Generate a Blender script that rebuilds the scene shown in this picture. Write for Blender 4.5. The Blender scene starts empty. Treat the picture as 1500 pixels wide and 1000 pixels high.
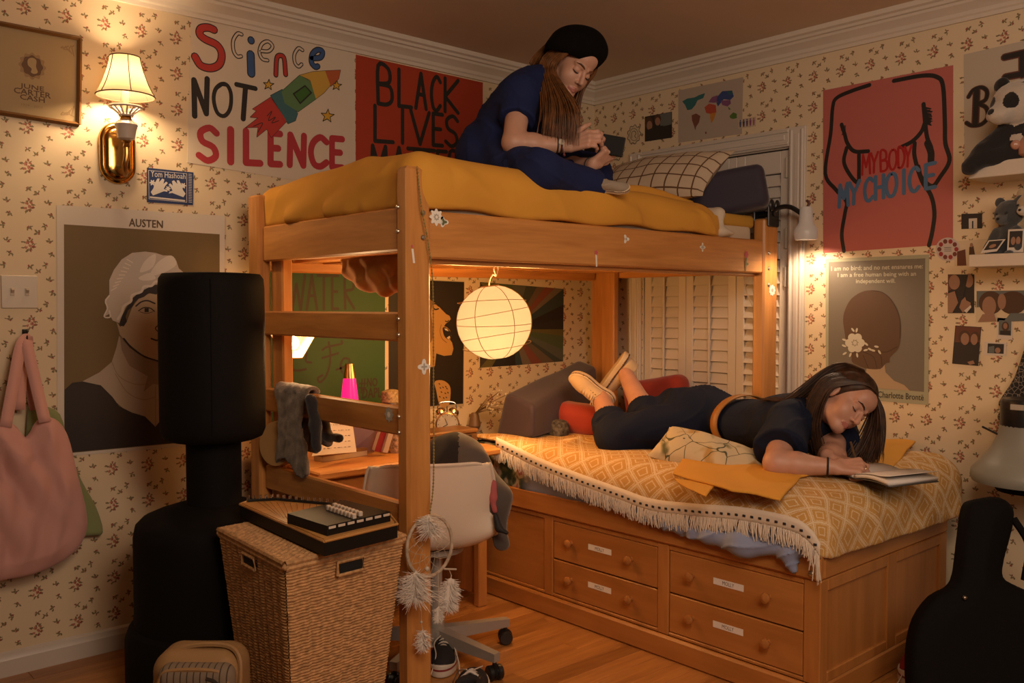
import bpy, bmesh, math, random
import numpy as np
from mathutils import Vector, Matrix, noise as mnoise
random.seed(7); rng = np.random.default_rng(7)
sc = bpy.context.scene; COL = sc.collection
PI = math.pi
# ------------------------------------------------------------------ camera survey (metres; x along the left wall, y along the right wall)
FPX, CX, CY, CAMH = 1315.0, 750.0, 500.0, 1.30
PITCH = math.atan((CY-449.0)/FPX); YAW = math.radians(48.1)
F0 = np.array([math.cos(YAW), math.sin(YAW), 0.0]); RT = np.array([math.sin(YAW), -math.cos(YAW), 0.0]); UPZ = np.array([0, 0, 1.0])
FW = F0*math.cos(PITCH)-UPZ*math.sin(PITCH); UP = UPZ*math.cos(PITCH)+F0*math.sin(PITCH)
CAM = np.array([0, 0, CAMH])
def ray(x, y): return FW+RT*((x-CX)/FPX)-UP*((y-CY)/FPX)
def onX(x, y, X): r = ray(x, y); return CAM+r*(X/r[0])
def onY(x, y, Y): r = ray(x, y); return CAM+r*(Y/r[1])
def onZ(x, y, z): r = ray(x, y); return CAM+r*((z-CAMH)/r[2])
def onD(x, y, d): return CAM+ray(x, y)*d
YL, XR, ZC = 3.513, 3.779, 2.545
cam_d = bpy.data.cameras.new('camera'); cam = bpy.data.objects.new('camera', cam_d); COL.objects.link(cam)
cam_d.sensor_width = 36; cam_d.lens = FPX/1500*36; cam_d.clip_start = 0.05
cam.matrix_world = Matrix(((RT[0], UP[0], -FW[0], 0), (RT[1], UP[1], -FW[1], 0), (RT[2], UP[2], -FW[2], CAMH), (0, 0, 0, 1)))
sc.camera = cam
# ------------------------------------------------------------------ world, lights, exposure
sc.view_settings.view_transform = 'Standard'; sc.view_settings.look = 'None'
sc.view_settings.gamma = 1; sc.view_settings.use_curve_mapping = False
sc.view_settings.exposure = 0.32
sc.cycles.sample_clamp_indirect = 3.0; sc.cycles.max_bounces = 6; sc.cycles.diffuse_bounces = 3
sc.cycles.caustics_reflective = False; sc.cycles.caustics_refractive = False
W = bpy.data.worlds.new('World'); sc.world = W; W.use_nodes = True
W.node_tree.nodes['Background'].inputs[0].default_value = (1.0, 0.68, 0.42, 1)
W.node_tree.nodes['Background'].inputs[1].default_value = 0.05
def light(name, kind, loc, energy, col, size=0.05, target=None, spot=None, blend=0.5, shape=None, size_y=None):
    d = bpy.data.lights.new(name, kind); d.energy = energy; d.color = col
    if kind == 'AREA':
        d.size = size
        if size_y: d.shape = 'RECTANGLE'; d.size_y = size_y
    else: d.shadow_soft_size = size
    if kind == 'SPOT': d.spot_size = math.radians(spot); d.spot_blend = blend
    o = bpy.data.objects.new(name, d); COL.objects.link(o); o.location = loc
    if target is not None: o.rotation_euler = (Vector(target)-Vector(loc)).to_track_quat('-Z', 'Y').to_euler()
    return o
WARM = (1.0, 0.60, 0.27)
light('key_area_light', 'AREA', (0.75, 0.15, 2.38), 27, (1.0, 0.74, 0.52), 0.8, (2.7, 2.2, 0.9))  # added off-frame area light as soft key; no ceiling fixture stands here
light('fill_area_light', 'AREA', (1.15, -0.75, 1.95), 15, (1.0, 0.76, 0.60), 0.9, (3.0, 2.3, 0.9))  # soft fill added outside the view, aimed at the beds; no window there
# ------------------------------------------------------------------ materials
def _in(b, names, v):
    for n in names:
        if n in b.inputs: b.inputs[n].default_value = v; return
MATS = {}
def mat(name, col=(.5, .5, .5), rough=.6, metal=0, emit=None, es=0, spec=None, sheen=0, bump=0, bscale=60, var=0, vscale=8, trans=0, alpha=1, coat=0, stretch=(1, 1, 1), detail=4):
    if name in MATS: return MATS[name]
    m = bpy.data.materials.new(name); m.use_nodes = True; nt = m.node_tree; b = nt.nodes['Principled BSDF']
    c = tuple(col)+(1,)
    b.inputs['Base Color'].default_value = c; b.inputs['Roughness'].default_value = rough; b.inputs['Metallic'].default_value = metal
    if spec is not None: _in(b, ['Specular IOR Level', 'Specular'], spec)
    if sheen: _in(b, ['Sheen Weight', 'Sheen'], sheen)
    if coat: _in(b, ['Coat Weight', 'Clearcoat'], coat)
    if trans: _in(b, ['Transmission Weight', 'Transmission'], trans)
    if emit is not None:
        _in(b, ['Emission Color', 'Emission'], tuple(emit)+(1,)); b.inputs['Emission Strength'].default_value = es
    if var or bump:
        tc = nt.nodes.new('ShaderNodeTexCoord'); mp = nt.nodes.new('ShaderNodeMapping'); mp.inputs['Scale'].default_value = stretch
        nt.links.new(tc.outputs['Object'], mp.inputs['Vector'])
    if var:
        n = nt.nodes.new('ShaderNodeTexNoise'); n.inputs['Scale'].default_value = vscale; n.inputs['Detail'].default_value = detail
        nt.links.new(mp.outputs[0], n.inputs['Vector'])
        r = nt.nodes.new('ShaderNodeValToRGB'); r.color_ramp.elements[0].position = .3; r.color_ramp.elements[1].position = .7
        r.color_ramp.elements[0].color = tuple(max(0, x*(1-var)) for x in col)+(1,); r.color_ramp.elements[1].color = tuple(min(1, x*(1+var)) for x in col)+(1,)
        nt.links.new(n.outputs[0], r.inputs[0]); nt.links.new(r.outputs[0], b.inputs['Base Color'])
    if bump:
        n2 = nt.nodes.new('ShaderNodeTexNoise'); n2.inputs['Scale'].default_value = bscale; n2.inputs['Detail'].default_value = 3
        nt.links.new(mp.outputs[0], n2.inputs['Vector'])
        bp = nt.nodes.new('ShaderNodeBump'); bp.inputs['Strength'].default_value = bump; bp.inputs['Distance'].default_value = .004
        nt.links.new(n2.outputs[0], bp.inputs['Height']); nt.links.new(bp.outputs[0], b.inputs['Normal'])
    MATS[name] = m; return m
def wood(name, dark, lite, axis='x', rough=.38, scale=1.0, knots=True):
    if name in MATS: return MATS[name]
    m = bpy.data.materials.new(name); m.use_nodes = True; nt = m.node_tree; N = nt.nodes; L = nt.links; b = N['Principled BSDF']
    tc = N.new('ShaderNodeTexCoord'); oi = N.new('ShaderNodeObjectInfo')
    ad = N.new('ShaderNodeVectorMath'); ad.operation = 'ADD'
    mu = N.new('ShaderNodeVectorMath'); mu.operation = 'MULTIPLY'; mu.inputs[1].default_value = (7.3, 5.1, 3.7)
    L.new(oi.outputs['Random'], mu.inputs[0]); L.new(tc.outputs['Object'], ad.inputs[0]); L.new(mu.outputs[0], ad.inputs[1])
    mp = N.new('ShaderNodeMapping'); s = [9*scale]*3; s['xyz'.index(axis)] = .8*scale; mp.inputs['Scale'].default_value = s
    L.new(ad.outputs[0], mp.inputs['Vector'])
    n1 = N.new('ShaderNodeTexNoise'); n1.inputs['Scale'].default_value = 1.6; n1.inputs['Detail'].default_value = 5; n1.inputs['Distortion'].default_value = 1.2
    n2 = N.new('ShaderNodeTexNoise'); n2.inputs['Scale'].default_value = 9; n2.inputs['Detail'].default_value = 2
    L.new(mp.outputs[0], n1.inputs['Vector']); L.new(mp.outputs[0], n2.inputs['Vector'])
    mx = N.new('ShaderNodeMath'); mx.operation = 'MULTIPLY_ADD'; mx.inputs[1].default_value = .35; L.new(n2.outputs[0], mx.inputs[0]); L.new(n1.outputs[0], mx.inputs[2])
    r = N.new('ShaderNodeValToRGB'); r.color_ramp.elements[0].position = .38; r.color_ramp.elements[1].position = .95
    r.color_ramp.elements[0].color = tuple(dark)+(1,); r.color_ramp.elements[1].color = tuple(lite)+(1,)
    L.new(mx.outputs[0], r.inputs[0]); L.new(r.outputs[0], b.inputs['Base Color'])
    b.inputs['Roughness'].default_value = rough
    bp = N.new('ShaderNodeBump'); bp.inputs['Strength'].default_value = .12; bp.inputs['Distance'].default_value = .002
    L.new(mx.outputs[0], bp.inputs['Height']); L.new(bp.outputs[0], b.inputs['Normal'])
    MATS[name] = m; return m
# ------------------------------------------------------------------ object bookkeeping
ORG = {}
def tag(o, label=None, cat=None, group=None, kind=None):
    if label: o['label'] = label
    if cat: o['category'] = cat
    if group: o['group'] = group
    if kind: o['kind'] = kind
    return o
def thing(name, label, cat, loc, group=None):
    o = bpy.data.objects.new(name, None); COL.objects.link(o); o.empty_display_size = .05
    o.location = Vector(loc); ORG[o.name] = np.array(loc, float); tag(o, label, cat, group); return o
class MB:
    def __init__(s, xf=None): s.v = []; s.f = []; s.m = []; s.xf = xf; s.uv = {}
    def _add(s, vs, fs, mi=0):
        b = len(s.v)
        if s.xf is not None: vs = [tuple(s.xf @ Vector(v)) for v in vs]
        s.v += [tuple(map(float, v)) for v in vs]; s.f += [tuple(i+b for i in f) for f in fs]; s.m += [mi]*len(fs); return s
    def box(s, x0, x1, y0, y1, z0, z1, c=0.004, mi=0):
        c = min(c, .45*(x1-x0), .45*(y1-y0), .45*(z1-z0)); X = (x0, x1); Y = (y0, y1); Z = (z0, z1); vs = []; idx = {}
        for i in (0, 1):
            for j in (0, 1):
                for k in (0, 1):
                    si, sj, sk = 1-2*i, 1-2*j, 1-2*k
                    for a, d in enumerate(((0, c, c), (c, 0, c), (c, c, 0))):
                        idx[i, j, k, a] = len(vs); vs.append((X[i]+si*d[0], Y[j]+sj*d[1], Z[k]+sk*d[2]))
        fs = []
        q = [(0, 0), (1, 0), (1, 1), (0, 1)]
        for i in (0, 1):
            f = [idx[i, j, k, 0] for j, k in q]; fs.append(f if i else f[::-1])
            f = [idx[j, i, k, 1] for j, k in q]; fs.append(f[::-1] if i else f)
            f = [idx[j, k, i, 2] for j, k in q]; fs.append(f if i else f[::-1])
        def edge(a, b, A, B): fs.append([idx[a+(A,)], idx[b+(A,)], idx[b+(B,)], idx[a+(B,)]])
        for i in (0, 1):
            for j in (0, 1):
                def E(a, b, A, B, flip):
                    f = [idx[a+(A,)], idx[b+(A,)], idx[b+(B,)], idx[a+(B,)]]; fs.append(f[::-1] if flip else f)
                E((i, j, 0), (i, j, 1), 0, 1, (i == j)); E((i, 0, j), (i, 1, j), 0, 2, (i != j)); E((0, i, j), (1, i, j), 1, 2, (i == j))
                for k in (0, 1):
                    f = [idx[i, j, k, a] for a in range(3)]; fs.append(f if (i+j+k) % 2 else f[::-1])
        return s._add(vs, fs, mi)
    def tube(s, pts, r, n=8, cap=True, mi=0, flat=None):
        P = [Vector(p) for p in pts]; k = len(P); rs = [r]*k if np.isscalar(r) else list(r)
        vs = []; fs = []; up = None
        for i in range(k):
            t = (P[min(i+1, k-1)]-P[max(i-1, 0)])
            if t.length < 1e-9: t = Vector((0, 0, 1))
            t.normalize()
            if up is None: up = Vector((0, 0, 1)) if abs(t.z) < .9 else Vector((1, 0, 0))
            a = t.cross(up)
            if a.length < 1e-5: a = t.orthogonal()
            a.normalize(); bb = a.cross(t).normalized(); up = bb
            for j in range(n):
                an = 2*PI*j/n; vs.append(P[i]+(a*math.cos(an)+bb*math.sin(an)*(flat or 1))*rs[i])
        for i in range(k-1):
            for j in range(n):
                j2 = (j+1) % n; fs.append((i*n+j, (i+1)*n+j, (i+1)*n+j2, i*n+j2))
        if cap: fs.append(tuple(range(n))); fs.append(tuple((k-1)*n+j for j in reversed(range(n))))
        return s._add(vs, fs, mi)
    def lathe(s, prof, c, axis=(0, 0, 1), n=24, mi=0, sx=1, sy=1):
        ax = Vector(axis).normalized(); a = ax.orthogonal().normalized() if abs(ax.z) < .99 else Vector((1, 0, 0)); bb = ax.cross(a); c = Vector(c)
        vs = []; fs = []; k = len(prof)
        for r, h in prof:
            for j in range(n):
                an = 2*PI*j/n; vs.append(c+ax*h+a*(r*math.cos(an)*sx)+bb*(r*math.sin(an)*sy))
        for i in range(k-1):
            for j in range(n):
                j2 = (j+1) % n; fs.append((i*n+j, i*n+j2, (i+1)*n+j2, (i+1)*n+j))
        if prof[0][0] > 1e-5: fs.append(tuple(reversed(range(n))))
        if prof[-1][0] > 1e-5: fs.append(tuple((k-1)*n+j for j in range(n)))
        return s._add(vs, fs, mi)
    def ball(s, c, r, n=14, m=9, mi=0, R=None):
        r = (r,)*3 if np.isscalar(r) else r; vs = []; fs = []
        for i in range(m+1):
            th = PI*i/m
            for j in range(n):
                ph = 2*PI*j/n; p = Vector((r[0]*math.sin(th)*math.cos(ph), r[1]*math.sin(th)*math.sin(ph), -r[2]*math.cos(th)))
                if R is not None: p = R @ p
                vs.append(p+Vector(c))
        for i in range(m):
            for j in range(n): fs.append((i*n+j, i*n+(j+1) % n, (i+1)*n+(j+1) % n, (i+1)*n+j))
        return s._add(vs, fs, mi)
    def prism(s, poly, d, mi=0):
        poly = [Vector(p) for p in poly]; d = Vector(d); n = len(poly)
        vs = poly+[p+d for p in poly]; fs = [tuple(reversed(range(n))), tuple(range(n, 2*n))]+[(i, (i+1) % n, n+(i+1) % n, n+i) for i in range(n)]
        return s._add(vs, fs, mi)
    def grid(s, fn, nu, nv, mi=0, close_u=False):
        vs = [fn(i/(nu-1), j/(nv-1)) for i in range(nu) for j in range(nv)]; b = len(s.v); fs = []
        for i in range(nu-1):
            for j in range(nv-1): fs.append((i*nv+j, (i+1)*nv+j, (i+1)*nv+j+1, i*nv+j+1))
        for i in range(nu):
            for j in range(nv): s.uv[b+i*nv+j] = (i/(nu-1), j/(nv-1))
        return s._add(vs, fs, mi)
    def build(s, name, m=None, parent=None, smooth=True, auto=35, solid=0):
        v = np.array(s.v, float).reshape(-1, 3)
        if parent is not None: org = ORG[parent.name]
        else:
            org = np.array([(v[:, 0].min()+v[:, 0].max())/2, (v[:, 1].min()+v[:, 1].max())/2, v[:, 2].min()])
        me = bpy.data.meshes.new(name); me.from_pydata((v-org).tolist(), [], s.f)
        ms = m if isinstance(m, (list, tuple)) else [m]
        for x in ms: me.materials.append(x)
        if len(ms) > 1: me.polygons.foreach_set('material_index', s.m)
        if s.uv:
            ul = me.uv_layers.new(name='UVMap'); li = np.zeros(len(me.loops), np.int32); me.loops.foreach_get('vertex_index', li)
            A = np.zeros((len(v), 2), np.float32)
            for k, q in s.uv.items(): A[k] = q
            ul.data.foreach_set('uv', A[li].ravel())
        o = bpy.data.objects.new(name, me); COL.objects.link(o)
        if smooth:
            me.polygons.foreach_set('use_smooth', [True]*len(me.polygons))
            try: me.set_sharp_from_angle(angle=math.radians(auto))
            except Exception: pass
        if parent is not None: o.parent = parent
        else: o.location = Vector(org)
        ORG[o.name] = org; me.update()
        if solid:
            md = o.modifiers.new('thickness', 'SOLIDIFY'); md.thickness = solid; md.offset = 0
        return o
def box(name, m, parent, x0, x1, y0, y1, z0, z1, c=.004, **k): return MB().box(x0, x1, y0, y1, z0, z1, c).build(name, m, parent, **k)
def struct(o): o['kind'] = 'structure'; return o
def cr(pts, n=6, closed=False):
    P = [np.array(p, float) for p in pts]; k = len(P); out = []
    seg = k if closed else k-1
    for i in range(seg):
        p0 = P[(i-1) % k] if closed or i > 0 else 2*P[0]-P[1]; p1 = P[i]; p2 = P[(i+1) % k]; p3 = P[(i+2) % k] if closed or i+2 < k else 2*P[-1]-P[-2]
        for t in np.linspace(0, 1, n, endpoint=False): out.append(.5*((2*p1)+(-p0+p2)*t+(2*p0-5*p1+4*p2-p3)*t*t+(-p0+3*p1-3*p2+p3)*t**3))
    if not closed: out.append(P[-1])
    return out
def copy_tree(o, loc=None, label=None):
    c = o.copy(); COL.objects.link(c)
    if loc is not None: c.location = loc
    if label: c['label'] = label
    for ch in list(o.children):
        d = ch.copy(); COL.objects.link(d); d.parent = c
        for g in list(ch.children): e = g.copy(); COL.objects.link(e); e.parent = d
    return c
# ------------------------------------------------------------------ distance-field modelling (bodies, cushions, cloth)
def V3(*a): return np.array(a, float)
def cap(P, a, b, r1, r2=None):
    r2 = r1 if r2 is None else r2; a = np.asarray(a, float); b = np.asarray(b, float); ab = b-a; t = np.clip(((P-a)@ab)/max(ab@ab, 1e-12), 0, 1)
    return np.linalg.norm(P-a-t[:, None]*ab, axis=1)-(r1+(r2-r1)*t)
def ell(P, c, r, R=None):
    q = P-np.asarray(c, float)
    if R is not None: q = q@R
    r = np.asarray(r, float); k0 = np.linalg.norm(q/r, axis=1); k1 = np.linalg.norm(q/(r*r), axis=1)+1e-9
    return k0*(k0-1)/k1
def rbx(P, c, h, rad, R=None):
    q = P-np.asarray(c, float)
    if R is not None: q = q@R
    q = np.abs(q)-(np.asarray(h, float)-rad); return np.linalg.norm(np.maximum(q, 0), axis=1)+np.minimum(q.max(1), 0)-rad
def smin(a, b, k):
    h = np.clip(.5+.5*(b-a)/k, 0, 1); return b*(1-h)+a*h-k*h*(1-h)
def smax(a, b, k): return -smin(-a, -b, k)
def un(k, *ds):
    d = ds[0]
    for e in ds[1:]: d = smin(d, e, k)
    return d
def wob(P, s, seed=0.0):
    x, y, z = (P*s).T+seed
    return (np.sin(x*1.0+1.3*np.sin(y*.9+.4)+seed)*np.cos(y*1.1+1.1*np.sin(z*1.2))+.6*np.sin(z*1.7+1.4*np.sin(x*.8+1)+y*.5))*.55
def frame(fwd, up=(0, 0, 1)):
    """columns: right, forward, up"""
    f = np.asarray(fwd, float); f = f/np.linalg.norm(f); u = np.asarray(up, float); r = np.cross(f, u); r /= np.linalg.norm(r); u = np.cross(r, f)
    return np.stack([r, f, u], 1)
def sdf_mesh(fn, lo, hi, h, B=8, proj=2):
    lo = np.asarray(lo, float); hi = np.asarray(hi, float); nb = np.ceil((hi-lo)/h/B).astype(int)+1; n = nb*B
    D = np.empty(n, np.float32); bc = np.stack(np.meshgrid(*[np.arange(k) for k in nb], indexing='ij'), -1).reshape(-1, 3)
    cd = fn(lo+(bc*B+(B-1)/2)*h); thr = (B/2*1.75+1)*h*1.25
    Dv = D.reshape(nb[0], B, nb[1], B, nb[2], B).transpose(0, 2, 4, 1, 3, 5)
    Dv[:] = np.where(cd < 0, -9, 9).reshape(*nb)[..., None, None, None]
    act = bc[np.abs(cd) < thr]
    off = np.stack(np.meshgrid(*[np.arange(B)]*3, indexing='ij'), -1).reshape(-1, 3)
    for i in range(0, len(act), 600):
        a = act[i:i+600]; P = lo+((a[:, None, :]*B+off[None]).reshape(-1, 3))*h
        Dv[a[:, 0], a[:, 1], a[:, 2]] = fn(P).reshape(-1, B, B, B)
    S = D < 0; cnt = np.zeros(tuple(n-1), np.int8)
    for i in (0, 1):
        for j in (0, 1):
            for k in (0, 1): cnt += S[i:n[0]-1+i, j:n[1]-1+j, k:n[2]-1+k]
    cells = np.argwhere((cnt > 0) & (cnt < 8)); idx = np.full(tuple(n-1), -1, np.int32); idx[tuple(cells.T)] = np.arange(len(cells))
    cor = np.array([[i, j, k] for i in (0, 1) for j in (0, 1) for k in (0, 1)])
    dv = np.stack([D[cells[:, 0]+c[0], cells[:, 1]+c[1], cells[:, 2]+c[2]] for c in cor], 1)
    acc = np.zeros((len(cells), 3)); w = np.zeros(len(cells))
    for a in range(8):
        for b in range(a+1, 8):
            if np.abs(cor[a]-cor[b]).sum() == 1:
                x = (dv[:, a] < 0) != (dv[:, b] < 0); den = np.where(x, dv[:, a]-dv[:, b], 1); t = np.clip(np.where(x, dv[:, a]/den, 0), 0, 1)
                acc += (cor[a]+t[:, None]*(cor[b]-cor[a]))*x[:, None]; w += x
    V = lo+(cells+acc/np.maximum(w, 1)[:, None])*h
    for _ in range(proj):
        e = h*.3; d = fn(V); g = np.stack([fn(V+np.eye(3)[i]*e)-d for i in range(3)], 1)/e
        st = np.clip(d/np.maximum((g*g).sum(1), .2), -h*.6, h*.6); V = V-g*st[:, None]
    F = []
    for ax in range(3):
        o = [1 if i == ax else 0 for i in range(3)]; sl0 = tuple(slice(0, n[i]-o[i]) for i in range(3)); sl1 = tuple(slice(o[i], n[i]) for i in range(3))
        e = np.argwhere(S[sl0] != S[sl1]); u, v2 = [(1, 2), (2, 0), (0, 1)][ax]
        e = e[(e[:, u] > 0) & (e[:, v2] > 0) & (e[:, u] < n[u]-1) & (e[:, v2] < n[v2]-1)]
        du = np.eye(3, dtype=int)[u]; dw = np.eye(3, dtype=int)[v2]
        q = np.stack([idx[tuple((e-du*a-dw*b).T)] for a, b in ((1, 1), (0, 1), (0, 0), (1, 0))], 1)
        fl = ~S[tuple(e.T)]; q[fl] = q[fl][:, ::-1]; F.append(q)
    F = np.concatenate(F); F = F[(F >= 0).all(1)]
    return V, F
def np_obj(name, V, F, m, parent=None, mi=None, uv=None, smooth=True):
    org = ORG[parent.name] if parent is not None else np.array([(V[:, 0].min()+V[:, 0].max())/2, (V[:, 1].min()+V[:, 1].max())/2, V[:, 2].min()])
    me = bpy.data.meshes.new(name); k = F.shape[1]; me.vertices.add(len(V)); me.vertices.foreach_set('co', (V-org).astype(np.float32).ravel())
    me.loops.add(F.size); me.loops.foreach_set('vertex_index', F.astype(np.int32).ravel()); me.polygons.add(len(F)); me.polygons.foreach_set('loop_start', np.arange(0, F.size, k, dtype=np.int32))
    ms = m if isinstance(m, (list, tuple)) else [m]
    for x in ms: me.materials.append(x)
    if mi is not None: me.polygons.foreach_set('material_index', mi.astype(np.int32))
    if uv is not None:
        ul = me.uv_layers.new(name='UVMap'); ul.data.foreach_set('uv', uv[F.ravel()].astype(np.float32).ravel())
    me.update(calc_edges=True); me.validate()
    me.polygons.foreach_set('use_smooth', [smooth]*len(me.polygons))
    o = bpy.data.objects.new(name, me); COL.objects.link(o)
    if parent is not None: o.parent = parent
    else: o.location = Vector(org)
    ORG[o.name] = org; return o
def sdf_obj(name, fn, lo, hi, h, m, parent=None, B=8, mif=None):
    V, F = sdf_mesh(fn, lo, hi, h, B); mi = mif(V[F].mean(1)) if mif else None
    return np_obj(name, V, F, m, parent, mi)
# ------------------------------------------------------------------ flat prints on a wall: points read in frame pixels are laid out on the wall plane in metres
class Wall:
    def __init__(s, side): s.side = side
    def pt(s, x, y, off=0.001):
        if s.side == 'L': p = onY(x, y, YL); return np.array([p[0], YL-off, p[2]])
        p = onX(x, y, XR); return np.array([XR-off, p[1], p[2]])
    def slab(s, quad, t=.0018): # quad in px, clockwise from top-left
        m = MB(); P = [s.pt(*q, off=t) for q in quad]; N = np.array([0, t-.0003, 0]) if s.side == 'L' else np.array([t-.0003, 0, 0])
        m.prism(P[::-1], N); return m
    def lift(s, m, lay): m.cnt = getattr(m, 'cnt', 0)+1; return .0018+.0004*lay+9e-6*m.cnt
    def poly(s, m, pts, lay=1, mi=0):
        o = s.lift(m, lay); P = [s.pt(*q, off=o) for q in pts]; m._add(P, [tuple(reversed(range(len(P))))], mi); return m
    def stroke(s, m, pts, w, lay=1, mi=0):
        pts = [p for i, p in enumerate(pts) if i == 0 or math.hypot(p[0]-pts[i-1][0], p[1]-pts[i-1][1]) > .05]
        cuts = [0]
        for i in range(1, len(pts)-1):
            a = np.subtract(pts[i], pts[i-1]); b = np.subtract(pts[i+1], pts[i]); c = (a@b)/max(1e-9, np.linalg.norm(a)*np.linalg.norm(b))
            if c < .45: cuts.append(i)
        cuts.append(len(pts)-1)
        for i0, i1 in zip(cuts[:-1], cuts[1:]): s._strip(m, pts[i0:i1+1], w, lay, mi)
        return m
    def _strip(s, m, pts, w, lay, mi):
        o = s.lift(m, lay); P = [s.pt(*q, off=o) for q in pts]; n = V3(0, -1, 0) if s.side == 'L' else V3(-1, 0, 0); k = len(P)
        if k < 2: return
        T = [P[min(i+1, k-1)]-P[max(i-1, 0)] for i in range(k)]; T = [t/max(1e-9, np.linalg.norm(t)) for t in T]; S_ = [np.cross(n, t) for t in T]
        vs = [p-d*w/2 for p, d in zip(P, S_)]+[p+d*w/2 for p, d in zip(P, S_)]
        fs = [(i, i+1, k+i+1, k+i) for i in range(k-1)]
        for e, sg in (((0, -1), (k-1, 1)) if np.linalg.norm(P[0]-P[-1]) > 1e-4 else ()):
            b = len(vs); vs += [P[e]+S_[e]*(w/2*math.cos(a))+T[e]*(sg*w/2*math.sin(a)) for a in np.linspace(PI/6, 5*PI/6, 4)]
            f = [k+e]+list(range(b, b+4))+[e]; fs.append(tuple(f if sg < 0 else f[::-1]))
        m._add(vs, fs, mi)
WL, WR = Wall('L'), Wall('R')
GLY = {
 'A': [[(0, 0), (.5, 1), (1, 0)], [(.2, .4), (.8, .4)]], 'B': [[(0, 0), (0, 1), (.7, .95), (.75, .6), (0, .52), (.8, .48), (.95, .15), (.6, 0), (0, 0)]],
 'C': [[(1, .85), (.6, 1), (.15, .8), (0, .45), (.2, .08), (.6, 0), (1, .15)]], 'D': [[(0, 0), (0, 1), (.6, .95), (1, .5), (.6, .05), (0, 0)]],
 'E': [[(1, 1), (0, 1), (0, 0), (1, 0)], [(0, .52), (.8, .52)]], 'H': [[(0, 0), (0, 1)], [(1, 0), (1, 1)], [(0, .5), (1, .5)]], 'I': [[(.5, 0), (.5, 1)]],
 'J': [[(.3, 1), (1, 1)], [(.75, 1), (.75, .2), (.4, 0), (0, .2)]], 'K': [[(0, 0), (0, 1)], [(1, 1), (0, .45), (1, 0)]], 'L': [[(0, 1), (0, 0), (1, 0)]],
 'M': [[(0, 0), (.1, 1), (.5, .35), (.9, 1), (1, 0)]], 'N': [[(0, 0), (.05, 1), (.95, 0), (1, 1)]], 'O': [[(.5, 1), (.1, .8), (0, .4), (.25, .03), (.7, .03), (1, .4), (.9, .85), (.5, 1)]],
 'P': [[(0, 0), (0, 1), (.9, .92), (.95, .6), (0, .48)]], 'R': [[(0, 0), (0, 1), (.85, .92), (.85, .6), (0, .5), (1, 0)]], 'S': [[(1, .85), (.6, 1), (.1, .85), (.2, .58), (.8, .42), (.95, .15), (.5, 0), (0, .15)]],
 'T': [[(0, 1), (1, 1)], [(.5, 1), (.5, 0)]], 'V': [[(0, 1), (.5, 0), (1, 1)]], 'W': [[(0, 1), (.25, 0), (.5, .75), (.75, 0), (1, 1)]], 'Y': [[(0, 1), (.45, .5), (1, 1)], [(.45, .5), (.4, 0)]],
 '#': [[(.25, 0), (.4, 1)], [(.65, 0), (.8, 1)], [(0, .35), (.95, .35)], [(.05, .68), (1, .68)]], '+': [[(.5, .1), (.5, .9)], [(.05, .5), (.95, .5)]]}
SMOOTH = set('BCDOPRSJ')
def word(wall, m, letters, top, bot, w, lay=1, mi=0):
    """letters: (char, x0, x1) in px; top / bot: (y at x=0 anchor, slope, anchor x)"""
    for ch, x0, x1 in letters:
        for st in GLY[ch]:
            q = []
            for a, b in st:
                x = x0+(x1-x0)*a; yt = top[0]+top[1]*(x-top[2]); yb = bot[0]+bot[1]*(x-bot[2]); q.append((x, yb+(yt-yb)*b))
            if ch in SMOOTH and len(q) > 4: q = [tuple(p) for p in cr(q, 4)]
            wall.stroke(m, q, w, lay, mi)
_TXT = {}
def text_mesh(txt):
    c = bpy.data.curves.new('txt', 'FONT'); c.body = txt; c.resolution_u = 2; o = bpy.data.objects.new('txt', c); COL.objects.link(o)
    dg = bpy.context.evaluated_depsgraph_get(); me = bpy.data.meshes.new_from_object(o.evaluated_get(dg))
    V = np.array([v.co[:] for v in me.vertices]); F = [tuple(p.vertices) for p in me.polygons]
    bpy.data.objects.remove(o); bpy.data.curves.remove(c); bpy.data.meshes.remove(me)
    V = V[:, :2]; V = (V-V.min(0))/(V.max(0)-V.min(0)); return V, F
def typed(wall, m, txt, x0, x1, top, bot, lay=1, mi=0, bold=0):
    V, F = text_mesh(txt)
    for dx, dz in ([(0, 0)] if not bold else [(0, 0), (bold, 0), (0, bold)]):
        P = []; o = wall.lift(m, lay)
        for a, b in V:
            x = x0+(x1-x0)*a+dx; yt = top[0]+top[1]*(x-top[2]); yb = bot[0]+bot[1]*(x-bot[2]); P.append(wall.pt(x, yb+(yt-yb)*b+dz, o))
        m._add(P, F, mi)
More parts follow.
